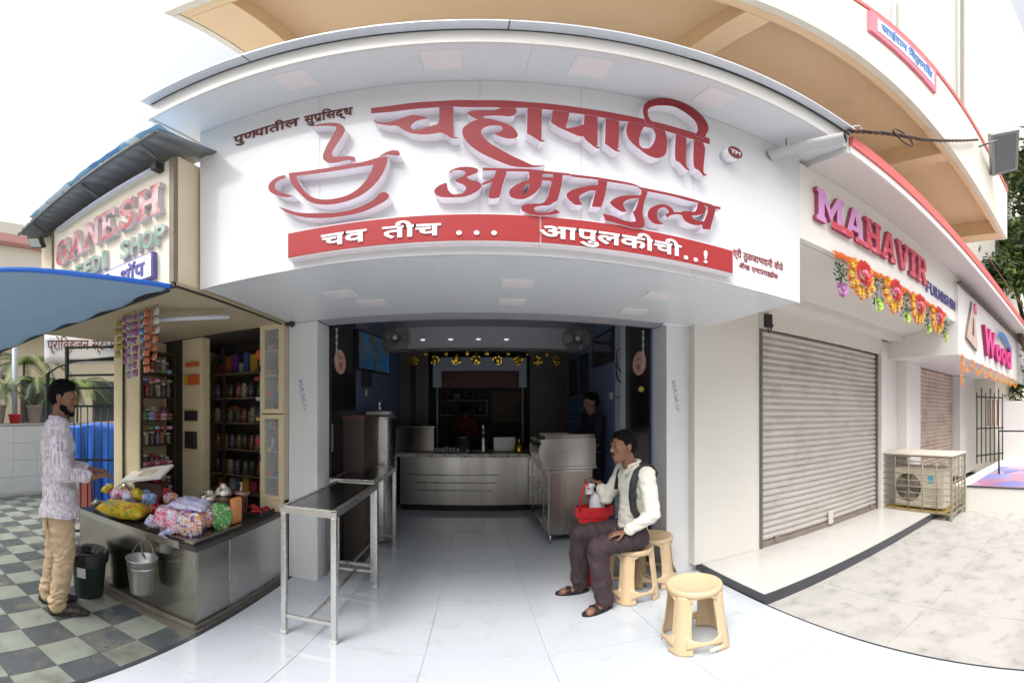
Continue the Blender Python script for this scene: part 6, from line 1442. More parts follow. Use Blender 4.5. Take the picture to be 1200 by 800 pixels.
# shirt
SHIRT = mat('cream_white_cotton', (0.76, 0.75, 0.66), 0.8, var=0.05, vscale=6, bump=0.15, bscale=140, sheen=0.2)
b = bmesh.new()
torso(b, pel + V(0, 0, -.01), chest, neck + V(.005, 0, -.012), shN, shF, F1, g=.012)
capsule(b, shN, elN, .066, .056); capsule(b, elN, elN + (wrN - elN) * .86, .056, .042)
capsule(b, shF, elF, .064, .054); capsule(b, elF, elF + (wrF - elF) * .65, .054, .043)
def wr_shirt(v):
    # drapery: folds that run round the sleeves and fan from the waist
    z = v.co.z
    v.co += v.normal * (.0045 * noise.noise(Vector((v.co.x * 9, v.co.y * 9, z * 34))) + .003 * math.sin(z * 95 + v.co.x * 40 + 5 * noise.noise(v.co * 7)) * max(0, min(1, (.95 - z) * 3)))
shirt = fuse(b, 'shirt', SHIRT, sm, .0065, 2, disp=.004, freq=14, fn=wr_shirt)
m = MB()
cpt = [neck + V(-.052, -.006, -.005), neck + V(-.040, -.050, .018), neck + V(.010, -.072, .036), neck + V(.052, -.030, .048), neck + V(.052, .035, .048), neck + V(.008, .070, .034), neck + V(-.040, .048, .016), neck + V(-.050, .008, -.005)]
m.tube(cpt, [.010, .013, .014, .014, .014, .014, .013, .010], 8)
m.build('collar', SHIRT, shirt)
m = MB()
m.poly([neck + V(-.055, -.008, .000), neck + V(-.030, -.066, .020), neck + V(-.058, -.072, -.028), neck + V(-.080, -.030, -.050)]); m.poly([neck + V(-.055, .006, .000), neck + V(-.030, .062, .020), neck + V(-.062, .062, -.028), neck + V(-.082, .028, -.050)])
m.build('collar_point', SHIRT, shirt, thick=.004)
for k in range(5):
    t_ = k / 4; p = neck + V(-.092 - .035 * t_, -.012, -.075) + V(.0, 0, -.40 * t_)
    m = MB(); m.ball(p + V(-.012, 0, 0), .0055, 0, 8, 6, (.5, 1, 1)); m.build('button', mat('pearl_button', (0.6, 0.58, 0.5), 0.2), shirt)
m = MB(); m.tube([elN + (wrN - elN) * .80, elN + (wrN - elN) * .90], [.046, .045], 20); m.build('cuff', SHIRT, shirt)
# trousers
TRO = mat('dark_plum_trousers', (0.046, 0.027, 0.031), 0.75, var=0.15, vscale=7, bump=0.12, bscale=120)
b = bmesh.new()
capsule(b, pel + V(0, -.05, -.02), pel + V(0, .05, -.02), .118, .118)
for h_, k_, a_ in ((hipN, knN, anN), (hipF, knF, anF)):
    capsule(b, h_ + V(0, 0, .01), k_ + V(.02, 0, 0), .102, .078); capsule(b, k_, k_ + (a_ - k_) * .5, .076, .074); capsule(b, k_ + (a_ - k_) * .5, a_ + V(.01, 0, -.005), .073, .070)
def wr_tro(v):
    z = v.co.z
    v.co += v.normal * (.0065 * noise.noise(Vector((v.co.x * 22, v.co.y * 12, z * 11))) + .004 * math.sin(v.co.x * 75 + z * 30 + 4 * noise.noise(v.co * 6)))
fuse(b, 'trousers', TRO, sm, .0075, 2, disp=.006, freq=12, fn=wr_tro)
# sandals
for an, d in ((anN, V(-1, -.42, 0).normalized()), (anF, V(-1, -.02, 0).normalized())):
    l = d.cross(V(0, 0, 1)); s_ = MB()
    out = []
    for k in range(28):
        a = 2 * math.pi * k / 28
        u = math.cos(a); w = math.sin(a)
        p = an + d * (.052 + .135 * u) + l * (.047 + .006 * u) * w * (1 if abs(u) < 2 else 1)
        out.append((p.x, p.y))
    s_.prism(out, .001, .021, 0, 'XY')
    so = s_.build('sandal', mat('black_sandal', (0.018, 0.016, 0.015), 0.6, bump=0.2, bscale=60), sm)
    for off in (.025, .085):
        m = MB(); m.grid(lambda u, v: an + d * (off + (v - .5) * .034 + .02 * (u - .5)) + l * .050 * math.cos(u * math.pi) + V(0, 0, -an.z + .018 + (.058 - off * .16) * max(0, math.sin(u * math.pi)) ** .8), 14, 3)
        m.build('strap', MAT['black_sandal'], so, thick=.004)
    m = MB(); m.tube([an + d * (-.055) * math.cos(t) * 1 + l * .046 * math.sin(t) + V(0, 0, -an.z + .045) for t in [(-.9 + .3 * k) for k in range(7)]], .006, 6); m.build('heel_strap', MAT['black_sandal'], so)
# backpack on his back with its strap over the near shoulder
bpk = thing('backpack', 'black backpack on the back of the seated man, strap over his shoulder', 'backpack', (1.33, 2.74, .60))
b = bmesh.new(); ellip(b, (1.30, 2.765, .84), (.050, .115, .20)); ellip(b, (1.325, 2.765, .78), (.040, .09, .12)); fuse(b, 'bag', mat('black_nylon', (0.014, 0.014, 0.016), 0.6, bump=0.2, bscale=90), bpk, .009, 2, disp=.006, freq=16)
def strap(pts, w, nm):
    m = MB(); P_ = [Vector(p) for p in pts]
    def f(u, v):
        t = u * (len(P_) - 1); i = min(int(t), len(P_) - 2); p = P_[i].lerp(P_[i + 1], t - i)
        d = (P_[i + 1] - P_[i]).normalized(); c = Vector((p.x - 1.175, p.y - 2.70, 0)); nn = c.normalized(); sdv = d.cross(nn).normalized()
        return p + sdv * (v - .5) * w
    m.grid(f, 28, 3); return m.build(nm, MAT['black_nylon'], bpk, thick=.010)
strap([(1.30, 2.575, 1.03), (1.25, 2.565, 1.092), (1.19, 2.560, 1.112), (1.125, 2.545, 1.075), (1.085, 2.525, 1.00), (1.075, 2.520, .90), (1.085, 2.515, .80), (1.12, 2.52, .74)], .052, 'strap')
strap([(1.30, 2.83, 1.02), (1.24, 2.83, 1.10), (1.16, 2.83, 1.10), (1.09, 2.82, 1.03), (1.065, 2.82, .90)], .052, 'strap')
m = MB(); m.box(1.055, 1.105, 2.496, 2.512, .885, .925, 0, bevel=.004); m.build('buckle', BLK, bpk)
# red bag with a white can
rb = thing('red_bag', 'red cloth bag standing on the floor behind the knees of the seated man', 'bag', (1.03, 3.04, 0))
m = MB(); m.grid(lambda u, v: (0.965 + (.15 - .02 * v + .01 * math.sin(u * 25)) * math.cos(u * 2 * math.pi) * (1 - .1 * (1 - v)), 3.055 + (.075 + .006 * math.sin(u * 31)) * math.sin(u * 2 * math.pi), .003 + .70 * v + .012 * math.sin(u * 13)), 44, 18)
m.poly([(0.965 + .13 * math.cos(a), 3.055 + .068 * math.sin(a), .004) for a in [k * math.pi / 8 for k in range(16)]])
RC = mat('red_cloth', (0.62, 0.02, 0.025), 0.6, var=0.12, vscale=10, bump=0.25, bscale=30)
for v in m.bm.verts: v.co += Vector(noise.noise_vector(v.co * 11)) * .010
m.build('body', RC, rb)
m = MB(); m.grid(lambda u, v: (0.965 + (.155 + .012 * math.sin(u * 40)) * math.cos(u * 2 * math.pi), 3.055 + (.085 + .008 * math.sin(u * 33)) * math.sin(u * 2 * math.pi), .63 + .09 * v), 44, 4); m.build('hem', RC, rb)
m = MB(); m.tube([(.835, 3.02, .69), (.835, 3.0, .80), (.853, 2.99, .90), (.88, 2.985, .93), (.90, 3.0, .90), (.91, 3.03, .80)], [.012, .010, .009, .009, .009, .010], 8); m.build('handle', RC, rb)
cn_ = thing('milk_can', 'white plastic can poking out of the red bag', 'can', (1.05, 3.055, .55))
MB().lathe((.985, 3.055, 0), [(0, .50), (.060, .50), (.064, .53), (.066, .70), (.060, .78), (.045, .835)], 26).build('body', mat('white_can_plastic', (0.72, 0.74, 0.78), 0.35), cn_)
MB().lathe((.915, 3.035, 0), [(0, .83), (.036, .83), (.038, .84), (.038, .885), (.050, .89), (.050, .915), (.044, .922), (0, .923)], 24).build('cap', mat('white_cap', (0.78, 0.77, 0.74), 0.4), cn_)

# ---- the man standing at the kiosk
mn = thing('person', 'standing bearded man in striped shirt and khaki trousers facing the kiosk', 'person', (-2.40, 1.30, 0))
f = V(.49, .87, 0).normalized(); r = V(.87, -.49, 0).normalized(); O = V(-2.395, 1.305, 0); U = V(0, 0, 1)
def L(x, y, z): return O + r * x + f * y + U * z      # x his right, y ahead, z up
pel2, ch2, nk2 = L(0, .0, .92), L(0, -.015, 1.27), L(0, -.005, 1.435)
shR2, shL2 = L(.175, -.02, 1.395), L(-.175, -.02, 1.395)
elR2, wrR2 = L(.205, .02, 1.10), L(.13, .235, 1.065)
elL2, wrL2 = L(-.205, .03, 1.10), L(-.10, .24, 1.08)
hR, hL = L(.085, 0, .90), L(-.085, 0, .90)
kR, kL = L(.095, .035, .49), L(-.090, -.03, .49)
aR, aL = L(.10, -.01, .09), L(-.095, -.085, .09)
hc2 = L(.0, .025, 1.60)
hf = (f + r * .35 + V(0, 0, -.20)).normalized()
b = bmesh.new()
P2, q2, sd2 = head_parts(b, hc2, hf, (0, 0, 1), 1.0)
capsule(b, nk2 - U * .04, hc2 + U * -.06 - f * .02, .056, .052)
torso(b, pel2, ch2, nk2, shL2, shR2, f)
for s_, e_, w_ in ((shR2, elR2, wrR2), (shL2, elL2, wrL2)): capsule(b, s_, e_, .046, .037); capsule(b, e_, w_, .036, .024)
hand(b, wrR2, f * .9 + U * .1 - r * .25, -r * .2 - U, .95, curl=.6, side=1)
hand(b, wrL2, f * .8 + r * .4, -U, .95, curl=.7, side=-1)
for h_, k_, a_ in ((hR, kR, aR), (hL, kL, aL)): capsule(b, h_, k_, .080, .052); capsule(b, k_, a_, .050, .034)
foot(b, aR, f + r * .15); foot(b, aL, f - r * .1)
fuse(b, 'body', SKIN, mn, .0065, 2)
eyes(P2, q2, 1.0, mn)
b = bmesh.new(); hairy(b, P2, q2, 1.0, beard=True, tall=.008); fuse(b, 'hair', HAIR, mn, .005, 1, disp=.005, freq=55)
SH2 = mat('streaked_violet_shirt', (0.70, 0.65, 0.69), 0.8, col2=(0.27, 0.22, 0.33), vscale=120, stretch=(1, 1, 0.05), contrast=(0.44, 0.70), detail=2, sheen=0.2)
b = bmesh.new()
torso(b, pel2 + U * .0, ch2, nk2 + U * -.012, shL2, shR2, f, g=.028)
capsule(b, pel2 - U * .13 - r * .055, pel2 - U * .13 + r * .055, .158, .156, flat=.94, fdir=f)
for s_, e_, w_ in ((shR2, elR2, wrR2), (shL2, elL2, wrL2)): capsule(b, s_, e_, .072, .062); capsule(b, e_, e_ + (w_ - e_) * .72, .056, .045)
def wr2(v):
    z = v.co.z
    v.co += v.normal * (.006 * noise.noise(Vector((v.co.x * 12, v.co.y * 12, z * 26))) + .003 * math.sin(z * 80 + 6 * noise.noise(v.co * 6)))
    if z < .80: v.co.z = .80 + (z - .80) * .2 + .008 * math.sin(v.co.x * 22 + v.co.y * 17)
s2_ = fuse(b, 'shirt', SH2, mn, .0075, 2, disp=.004, freq=12, fn=wr2)
m = MB(); m.tube([nk2 + f * -.062 + U * .035, nk2 + f * -.03 + r * .058 + U * .03, nk2 + f * .03 + r * .05 + U * .005, nk2 + f * .062 - U * .02, nk2 + f * .03 - r * .05 + U * .005, nk2 - f * .03 - r * .058 + U * .03], .015, 8, closed=True); m.build('collar', SH2, s2_)
KH = mat('khaki_cotton', (0.52, 0.39, 0.24), 0.8, var=0.10, vscale=6, bump=0.12, bscale=110)
b = bmesh.new()
capsule(b, pel2 - r * .055 - U * .05, pel2 + r * .055 - U * .05, .108, .108, flat=.9, fdir=f)
for h_, k_, a_ in ((hR, kR, aR), (hL, kL, aL)):
    capsule(b, h_ - U * .06, k_, .100, .076); capsule(b, k_, a_ + U * .01, .074, .060)
    capsule(b, a_ + U * .035, a_ - U * .015, .068, .064)
def wr3(v):
    z = v.co.z
    k = 1.0 + 1.4 * max(0, 1 - abs(z - .15) / .12) + .8 * max(0, 1 - abs(z - .50) / .12)
    v.co += v.normal * .0052 * k * (math.sin(z * 70 + 16 * noise.noise(v.co * 5) + 9 * noise.noise(v.co * 11)) * .35 + 1.2 * noise.noise(Vector((v.co.x * 12, v.co.y * 12, z * 22))))
tr_ = fuse(b, 'trousers', KH, mn, .0075, 2, disp=.004, freq=10, fn=wr3)
m = MB()
for p in (L(.145, .015, .80),): m.ball(p, .022, 0, 10, 8, (.35, .35, 1.4))
m.build('phone_in_pocket', BLK, tr_)
m = MB(); c0 = L(.07, -.112, .80)
m.grid(lambda u, v: c0 + r * (u - .5) * .12 - f * (.004 + .0 * u) + U * (-.14 * v) + f * .03 * (u - .5) ** 2 * 4, 6, 6); m.build('back_pocket', KH, tr_, thick=.003)
for an, d in ((aR, (f + r * .15).normalized()), (aL, (f - r * .1).normalized())):
    b = bmesh.new(); l = d.cross(U)
    capsule(b, an - U * .045 - d * .035, an - U * .055 + d * .145, .040, .036, flat=1.15, fdir=l); capsule(b, an - U * .01 - d * .02, an - U * .05 + d * .02, .042, .040); capsule(b, an - U * .05 + d * .10, an - U * .062 + d * .19, .040, .026, flat=1.1, fdir=l)
    def sole(v):
        if v.co.z < .006: v.co.z = .006
    sh_ = fuse(b, 'shoe', mat('dark_shoe_leather', (0.035, 0.028, 0.025), 0.45, var=0.3, vscale=14), mn, .006, 2, fn=sole)

# ---- two dim figures inside
def dim_person(label, base, f, head_z, shirt_m, waist_cut=.0, arm=True):
    p = thing('person', label, 'person', (base[0], base[1], 0))
    f = Vector(f).normalized(); r = f.cross(V(0, 0, 1)); O = V(base[0], base[1], 0); k = head_z / 1.70
    def L(x, y, z): return O + r * x + f * y + V(0, 0, z * k)
    b = bmesh.new(); P_, q_, s_ = head_parts(b, L(0, .02, 1.59), f + V(0, 0, -.25), (0, 0, 1), 1.0)
    capsule(b, L(0, 0, 1.40), L(0, .01, 1.53), .055, .052); torso(b, L(0, 0, .95), L(0, 0, 1.27), L(0, 0, 1.43), L(-.17, 0, 1.39), L(.17, 0, 1.39), f)
    for s2 in (-1, 1):
        capsule(b, L(s2 * .17, 0, 1.39), L(s2 * .20, .05, 1.10), .046, .038); capsule(b, L(s2 * .20, .05, 1.10), L(s2 * .18, .16, .90), .036, .025)
        hand(b, L(s2 * .18, .16, .90), f * .5 + V(0, 0, -.9), -f, .95, curl=.5, side=-s2)
        capsule(b, L(s2 * .085, 0, .92), L(s2 * .09, .02, .50), .082, .055); capsule(b, L(s2 * .09, .02, .50), L(s2 * .09, -.01, .09), .050, .036)
        foot(b, L(s2 * .09, -.01, .09 / k), f)
    fuse(b, 'body', SKIN, p, .010, 2)
    b = bmesh.new(); hairy(b, P_, q_, 1.0); fuse(b, 'hair', HAIR, p, .007, 1, disp=.004, freq=50)
    b = bmesh.new(); torso(b, L(0, 0, .92), L(0, 0, 1.27), L(0, 0, 1.415), L(-.17, 0, 1.39), L(.17, 0, 1.39), f, g=.014)
    for s2 in (-1, 1): capsule(b, L(s2 * .17, 0, 1.39), L(s2 * .20, .04, 1.14), .064, .056)
    fuse(b, 'shirt', shirt_m, p, .010, 2, disp=.004, freq=14)
    b = bmesh.new(); capsule(b, L(-.05, 0, .92), L(.05, 0, .92), .12, .12)
    for s2 in (-1, 1): capsule(b, L(s2 * .085, 0, .90), L(s2 * .09, .02, .5), .10, .075); capsule(b, L(s2 * .09, .02, .5), L(s2 * .09, -.01, .10), .072, .062)
    fuse(b, 'trousers', mat('black_trousers', (0.02, 0.02, 0.024), 0.8), p, .010, 2)
dim_person('dim man in a dark blue shirt standing behind the side counter by the right wall', (1.43, 4.62), (-1, -.2, 0), 1.74, mat('dark_navy_shirt', (0.014, 0.012, 0.035), 0.8))
dim_person('dim figure in a dark red shirt bending in the kitchen behind the hatch', (-0.19, 7.15), (.2, 1, 0), 1.66, mat('dark_red_shirt', (0.16, 0.018, 0.012), 0.8))

# ================================================================ AIR CONDITIONER IN ITS CAGE
cg = thing('air_conditioner_cage', 'rusty beige wire cage with a flat lid standing at the end of the white step', 'cage', (5.05, 2.3, 0))
CGM = mat('beige_painted_iron', (0.32, 0.27, 0.20), 0.6, 0.1, var=0.45, vscale=14)
X0, X1, Y0, Y1, ZB, ZT = 4.90, 5.48, 1.76, 2.82, 0.10, 0.905
for x, y in ((X0, Y0), (X1, Y0), (X0, Y1), (X1, Y1)): MB().box(x - .014, x + .014, y - .014, y + .014, .0, ZT).build('post', CGM, cg)
for z in (ZB, ZT - .01):
    for a, b_ in (((X0, Y0 + .015), (X0, Y1 - .015)), ((X1, Y0 + .015), (X1, Y1 - .015)), ((X0 + .015, Y0), (X1 - .015, Y0)), ((X0 + .015, Y1), (X1 - .015, Y1))):
        MB().obox((*a, z), (*b_, z), .022, .022).build('frame_bar', CGM, cg)
MB().box(X0 - .03, X1 + .03, Y0 - .03, Y1 + .03, ZT + .001, ZT + .022, 0, bevel=.003).build('lid', mat('dusty_board_lid', (0.62, 0.58, 0.50), 0.7, var=0.2, vscale=6, bump=.1, bscale=20), cg)
bar = None
for k in range(1, 9):
    z = ZB + k * (ZT - ZB) / 9
    MB().cyl((X0, Y0 + .015, z), (X0, Y1 - .015, z), .009, 6).build('wire', CGM, cg); MB().cyl((X0 + .015, Y0, z), (X1 - .015, Y0, z), .009, 6).build('wire', CGM, cg)
for k in range(1, 5):
    y = Y0 + k * (Y1 - Y0) / 5; MB().cyl((X0 - .006, y, ZB), (X0 - .006, y, ZT), .009, 6).build('wire', CGM, cg)
for k in range(1, 4):
    x = X0 + k * (X1 - X0) / 4; MB().cyl((x, Y0 - .006, ZB), (x, Y0 - .006, ZT), .009, 6).build('wire', CGM, cg)
MB().box(X0 + .02, X1 - .02, Y0 + .1, Y1 - .02, .092, .108).build('tray', mat('yellowish_tray', (0.50, 0.38, 0.10), 0.6, var=.3, vscale=8), cg)
for x, y in ((X0 + .05, 1.83), (X1 - .05, 1.83)):
    MB().lathe((x, y, .03), [(.0, -.012), (.028, -.012), (.028, .012), (0, .012)], 14, 0, 'X').build('caster', GREYM, cg)
ac = thing('air_conditioner', 'beige outdoor air conditioner unit with a round dark grille inside the cage', 'air conditioner', (5.17, 2.32, .14))
ACM = mat('aged_beige_enamel', (0.66, 0.61, 0.50), 0.45, var=0.08, vscale=6)
MB().box(4.985, 5.30, 1.90, 2.66, .14, .72, 0, bevel=.010).build('casing', ACM, ac)
MB().lathe((4.986, 2.44, .43), [(0.001, -.004), (.205, -.004), (.205, .002), (.0, .002)], 40, 0, 'X').build('grille_back', mat('grille_black', (0.03, 0.028, 0.025), 0.6), ac)
MB().lathe((4.984, 2.44, .43), [(.205, -.012), (.215, -.012), (.218, .0), (.205, .0)], 40, 0, 'X', cap=False).build('grille_rim', ACM, ac)
for k in range(1, 8):
    rr = k * .028; MB().tube([(4.975, 2.44 + rr * math.cos(a), .43 + rr * math.sin(a)) for a in [i * math.pi / 16 for i in range(32)]], .0022, 4, closed=True).build('grille_ring', ACM, ac)
for k in range(3):
    a0 = k * 2.094 + .4; MB().grid(lambda u, v: (4.9815 + .0 * u, 2.44 + (.04 + .15 * u) * math.cos(a0 + (v - .5) * 1.2), .43 + (.04 + .15 * u) * math.sin(a0 + (v - .5) * 1.2)), 4, 6).build('fan_blade', mat('grey_brown_blade', (0.16, 0.14, 0.12), 0.5), ac)
MB().box(4.983, 4.9845, 2.06, 2.14, .50, .62).build('blue_sticker', mat('blue_sticker', (0.10, 0.45, 0.60), 0.4), ac)
for k in range(9): MB().box(4.9825, 4.984, 1.95, 2.19, .20 + k * .028, .206 + k * .028).build('vent_slot', mat('slot_shadow', (0.30, 0.27, 0.22), 0.6), ac)

# ================================================================ GARLANDS
def flower(c, r, mi_list, petals=9, layers=3, seed=0):
    rn = random.Random(seed); m = MB()
    for l_ in range(layers):
        rr = r * (1 - .30 * l_); mi = mi_list[min(l_, len(mi_list) - 1)]
        for k in range(petals + 3):
            a = 2 * math.pi * k / (petals + 3) + l_ * .3 + rn.uniform(-.1, .1)
            d = Vector((math.cos(a), -.25 - .3 * l_, math.sin(a))); s_ = Vector((-math.sin(a), 0, math.cos(a)))
            c0 = Vector(c) + Vector((0, -.012 * l_, 0))
            m.poly([c0 + d * rr * .35, c0 + d * rr * .75 + s_ * rr * .24, c0 + d * rr * (1.0 + rn.uniform(-.1, .1)), c0 + d * rr * .75 - s_ * rr * .24], mi)
    m.ball(Vector(c) + Vector((0, -.03, 0)), r * .25, mi_list[-1], 7, 5)
    return m
gl = thing('flower_garland', 'festoon of orange marigolds, red rosettes and green tassels hung below the furnishing sign', 'garland', (3.6, 1.78, 2.4))
names = ('first', 'second', 'third', 'fourth')
for k in range(4):
    xc = 2.70 + k * .56; zc = 2.66
    m = MB()
    for j in range(26):      # dense fringe of marigolds round the rosette, lower half longer
        a = 2 * math.pi * j / 13; rr = (.13 if j < 13 else .17) * (1.0 if math.sin(a) > 0 else 1.08); x, z = xc + rr * .95 * math.cos(a), zc + .04 + rr * math.sin(a)
        if z > 2.81: continue
        fm = flower((x, 1.775 + random.uniform(-.012, .012), z), .052, [0, 1], 8, 2, k * 31 + j)
        t = bpy.data.meshes.new('t'); fm.bm.to_mesh(t); fm.bm.free(); m.bm.from_mesh(t); bpy.data.meshes.remove(t)
    m.build('orange_fringe', [ORANGE, YELLOWF], gl)
    m = flower((xc, 1.755, zc + .045), .125, [0, 0, 1, 2], 14, 4, k); m.build('rosette', [mat('scarlet_petal', (0.70, 0.04, 0.03), .5, var=.3, vscale=30), PINKF, mat('pale_pink_petal', (0.72, 0.30, 0.40), .5)], gl)
for k in range(5):
    xc = 2.42 + k * .56; m = MB(); rn = random.Random(k)
    for j in range(60):
        c = Vector((xc + rn.uniform(-.045, .045), 1.77 + rn.uniform(-.03, .03), 2.76 - rn.random() * .26)); d = Vector((rn.uniform(-1, 1), rn.uniform(-.6, .2), rn.uniform(-1, .3))).normalized() * .05; s_ = d.cross(Vector((0, 1, 0))).normalized() * .011
        m.poly([c, c + d * .5 + s_, c + d, c + d * .5 - s_])
    m.build('leaf_tassel', GREENF, gl)['kind'] = 'stuff'
    flower((xc, 1.77, 2.485), .075, [0, 0], 9, 2, k).build('tassel_flower', mat('violet_petal', (0.45, 0.15, 0.40), .5) if k == 0 else LIMEF, gl)
m = MB()
for j in range(90):
    x = 2.36 + j * .0262; fm = flower((x, 1.785, 2.785 + random.uniform(-.012, .012)), .035, [0, 0], 7, 2, j); t = bpy.data.meshes.new('t'); fm.bm.to_mesh(t); fm.bm.free(); m.bm.from_mesh(t); bpy.data.meshes.remove(t)
m.build('top_marigold_string', ORANGE, gl)['kind'] = 'stuff'
g2 = thing('flower_garland', 'thin yellow and orange marigold garland draped under the pink lettered sign box', 'garland', (6.5, 1.74, 2.2))
m = MB()
def addf(c, r, ml, sd): 
    fm = flower(c, r, ml, 7, 2, sd); t = bpy.data.meshes.new('t'); fm.bm.to_mesh(t); fm.bm.free(); m.bm.from_mesh(t); bpy.data.meshes.remove(t)
for j in range(16): addf((5.20 + random.uniform(-.02, .02), 1.73, 2.32 - j * .028), .032, [j % 2, (j + 1) % 2], j)
for s_ in range(8):
    for j in range(14):
        u = j / 13; addf((5.2 + (s_ + u) * .55, 1.73 + random.uniform(-.02, .02), 2.30 - .17 * math.sin(u * math.pi)), .034, [(j // 2) % 2, j % 2], s_ * 20 + j)
m.build('marigolds', [ORANGE, YELLOWF], g2)['kind'] = 'stuff'

# ================================================================ CABLES AND FLOOD LAMP ABOVE
cb_ = MB()
pth = [Vector((1.99, 1.40, 3.66)), Vector((2.35, 1.32, 3.86)), Vector((2.9, 1.26, 4.18)), Vector((3.5, 1.20, 4.62)), Vector((4.2, 1.20, 5.20))]
def along(pts, t):
    q = t * (len(pts) - 1); i = min(int(q), len(pts) - 2); p0 = pts[max(i - 1, 0)]; p1 = pts[i]; p2 = pts[i + 1]; p3 = pts[min(i + 2, len(pts) - 1)]; u = q - i
    return .5 * ((2 * p1) + (p2 - p0) * u + (2 * p0 - 5 * p1 + 4 * p2 - p3) * u * u + (3 * p1 - p0 - 3 * p2 + p3) * u ** 3)
tw = [[], [], []]
for k in range(110):
    t = k / 109; p = along(pth, t)
    for j in range(3):
        a = k * .55 + j * 2.09; tw[j].append(p + Vector((0, math.cos(a), math.sin(a))) * .013)
for j in range(3): cb_.tube(tw[j], .010, 6, j % 2)
tag(cb_.build('twisted_cable', [mat('brown_cable', (0.10, 0.05, 0.03), 0.6), BLK]), 'thick twisted brown power cable running up to the flood lamp', 'cable')
m = MB(); m.tube([Vector((2.55, 1.29, 3.95)) + Vector((.16 * math.cos(a) + .0 , 0, .055 * math.sin(a) + .03 * math.cos(a))) for a in [k * math.pi / 12 for k in range(24)]], .007, 6, closed=True)
tag(recentre(m.build('cable_loop', BLK)), 'spare black cable coiled in a loop under the twisted cable', 'cable')
m = MB(); m.tube([(2.0, 1.40, 3.70), (2.06, 1.38, 3.76), (2.10, 1.38, 3.79), (2.13, 1.38, 3.77), (2.12, 1.38, 3.745)], .006, 6, 0)
tag(recentre(m.build('cable_hook', mat('pale_hook', (0.6, 0.6, 0.58), 0.4))), 'small pale hook at the corner of the grey canopy sheet', 'hook')
fl2 = thing('flood_lamp', 'grey rectangular flood lamp mounted outside the balcony parapet at the upper right', 'lamp', (4.7, 1.1, 5.3))
q3 = Euler((R(58), R(24), R(12))).to_matrix(); c3 = (4.72, 1.04, 5.36)
MB().box(4.38, 5.12, 1.00, 1.08, 5.20, 5.60, 0, bevel=.01, rot=q3, about=c3).build('housing', mat('grey_lamp_housing', (0.30, 0.31, 0.31), 0.5, .3), fl2)
for k in range(10): MB().box(4.42 + k * .07, 4.435 + k * .07, 1.0805, 1.115, 5.22, 5.58, 0, rot=q3, about=c3).build('fin', MAT['grey_lamp_housing'], fl2)
MB().box(4.43, 5.07, .992, .9995, 5.25, 5.55, 0, rot=q3, about=c3).build('glass', mat('lamp_glass', (0.16, 0.17, 0.18), 0.25), fl2)
MB().tube([(4.3, 1.21, 5.15), (4.34, 1.08, 5.24), (4.42, 1.02, 5.34)], .014, 6).build('bracket', GREYM, fl2)
m = MB(); m.tube([(5.6, 1.42, 3.92), (7.0, 1.40, 3.90), (10.0, 1.40, 3.98)], .012, 6); tag(m.build('service_wire', mat('rusty_wire', (0.20, 0.10, 0.06), 0.7)), 'thin rusty wire running right above the red edged canopy', 'cable')

# ================================================================ TREES AND PLANTS
def crown(c, rad, n, size, mats, seed=0, squash=.8, clumps=14):
    rn = random.Random(seed); m = MB(); cs = []
    for k in range(clumps):
        d = Vector((rn.gauss(0, 1), rn.gauss(0, 1), rn.gauss(0, 1))).normalized() * rad * rn.uniform(.25, .95); d.z *= squash; cs.append((Vector(c) + d, rad * rn.uniform(.22, .42), rn.randrange(len(mats))))
    for k in range(n):
        cc, cr_, mi = cs[rn.randrange(clumps)]
        p = cc + Vector((rn.gauss(0, 1), rn.gauss(0, 1), rn.gauss(0, 1) * .8)) * cr_ * .55
        d = Vector((rn.gauss(0, 1), rn.gauss(0, 1), rn.gauss(-.3, .6))).normalized(); s_ = d.orthogonal().normalized(); s_ = (s_ + Vector((rn.gauss(0, .5), rn.gauss(0, .5), rn.gauss(0, .5)))).normalized(); z_ = size * rn.uniform(.6, 1.3)
        m.poly([p, p + d * z_ * .5 + s_ * z_ * .24, p + d * z_, p + d * z_ * .5 - s_ * z_ * .24], mi if rn.random() < .7 else rn.randrange(len(mats)))
    return m, cs
LEAF = [mat('leaf_green', (0.075, 0.13, 0.03), 0.5, var=.3, vscale=2), mat('leaf_dark', (0.025, 0.06, 0.018), 0.5, var=.3, vscale=2), mat('leaf_yellow_green', (0.19, 0.25, 0.06), 0.5, var=.3, vscale=2)]
BARK = mat('grey_brown_bark', (0.10, 0.075, 0.05), 0.85, var=.3, vscale=9, bump=.5, bscale=24)
def tree(label, x, y, h0, h1, rad, n, size, seed, z0=0.0, name='tree'):
    t = thing(name, label, 'tree', (x, y, z0)); m, cs = crown((x, y, (h0 + h1) / 2), rad, n, size, LEAF, seed, squash=(h1 - h0) / 2 / rad, clumps=24)
    m.build('crown', LEAF, t)
    m = MB(); m.tube([(x, y, z0), (x + .05, y, z0 + (h0 - z0) * .5), (x - .03, y + .05, (h0 + h1) / 2)], [rad * .09, rad * .075, rad * .04], 10)
    for c_, r_, _ in cs[:9]: m.tube([Vector((x, y, h0 * .85 + .1 * r_)), (Vector((x, y, h0)) + c_) / 2 + Vector((0, 0, -.1)), c_], [rad * .045, rad * .03, rad * .01], 6)
    m.build('trunk', BARK, t); return t
tree('tall leafy tree rising behind the balcony at the right edge', 9.9, 1.15, 2.4, 11.2, 1.95, 15000, .22, 5)
tree('bushy green tree behind the white boundary wall at far right', 11.2, 2.9, 1.2, 4.0, 1.5, 3500, .20, 9)
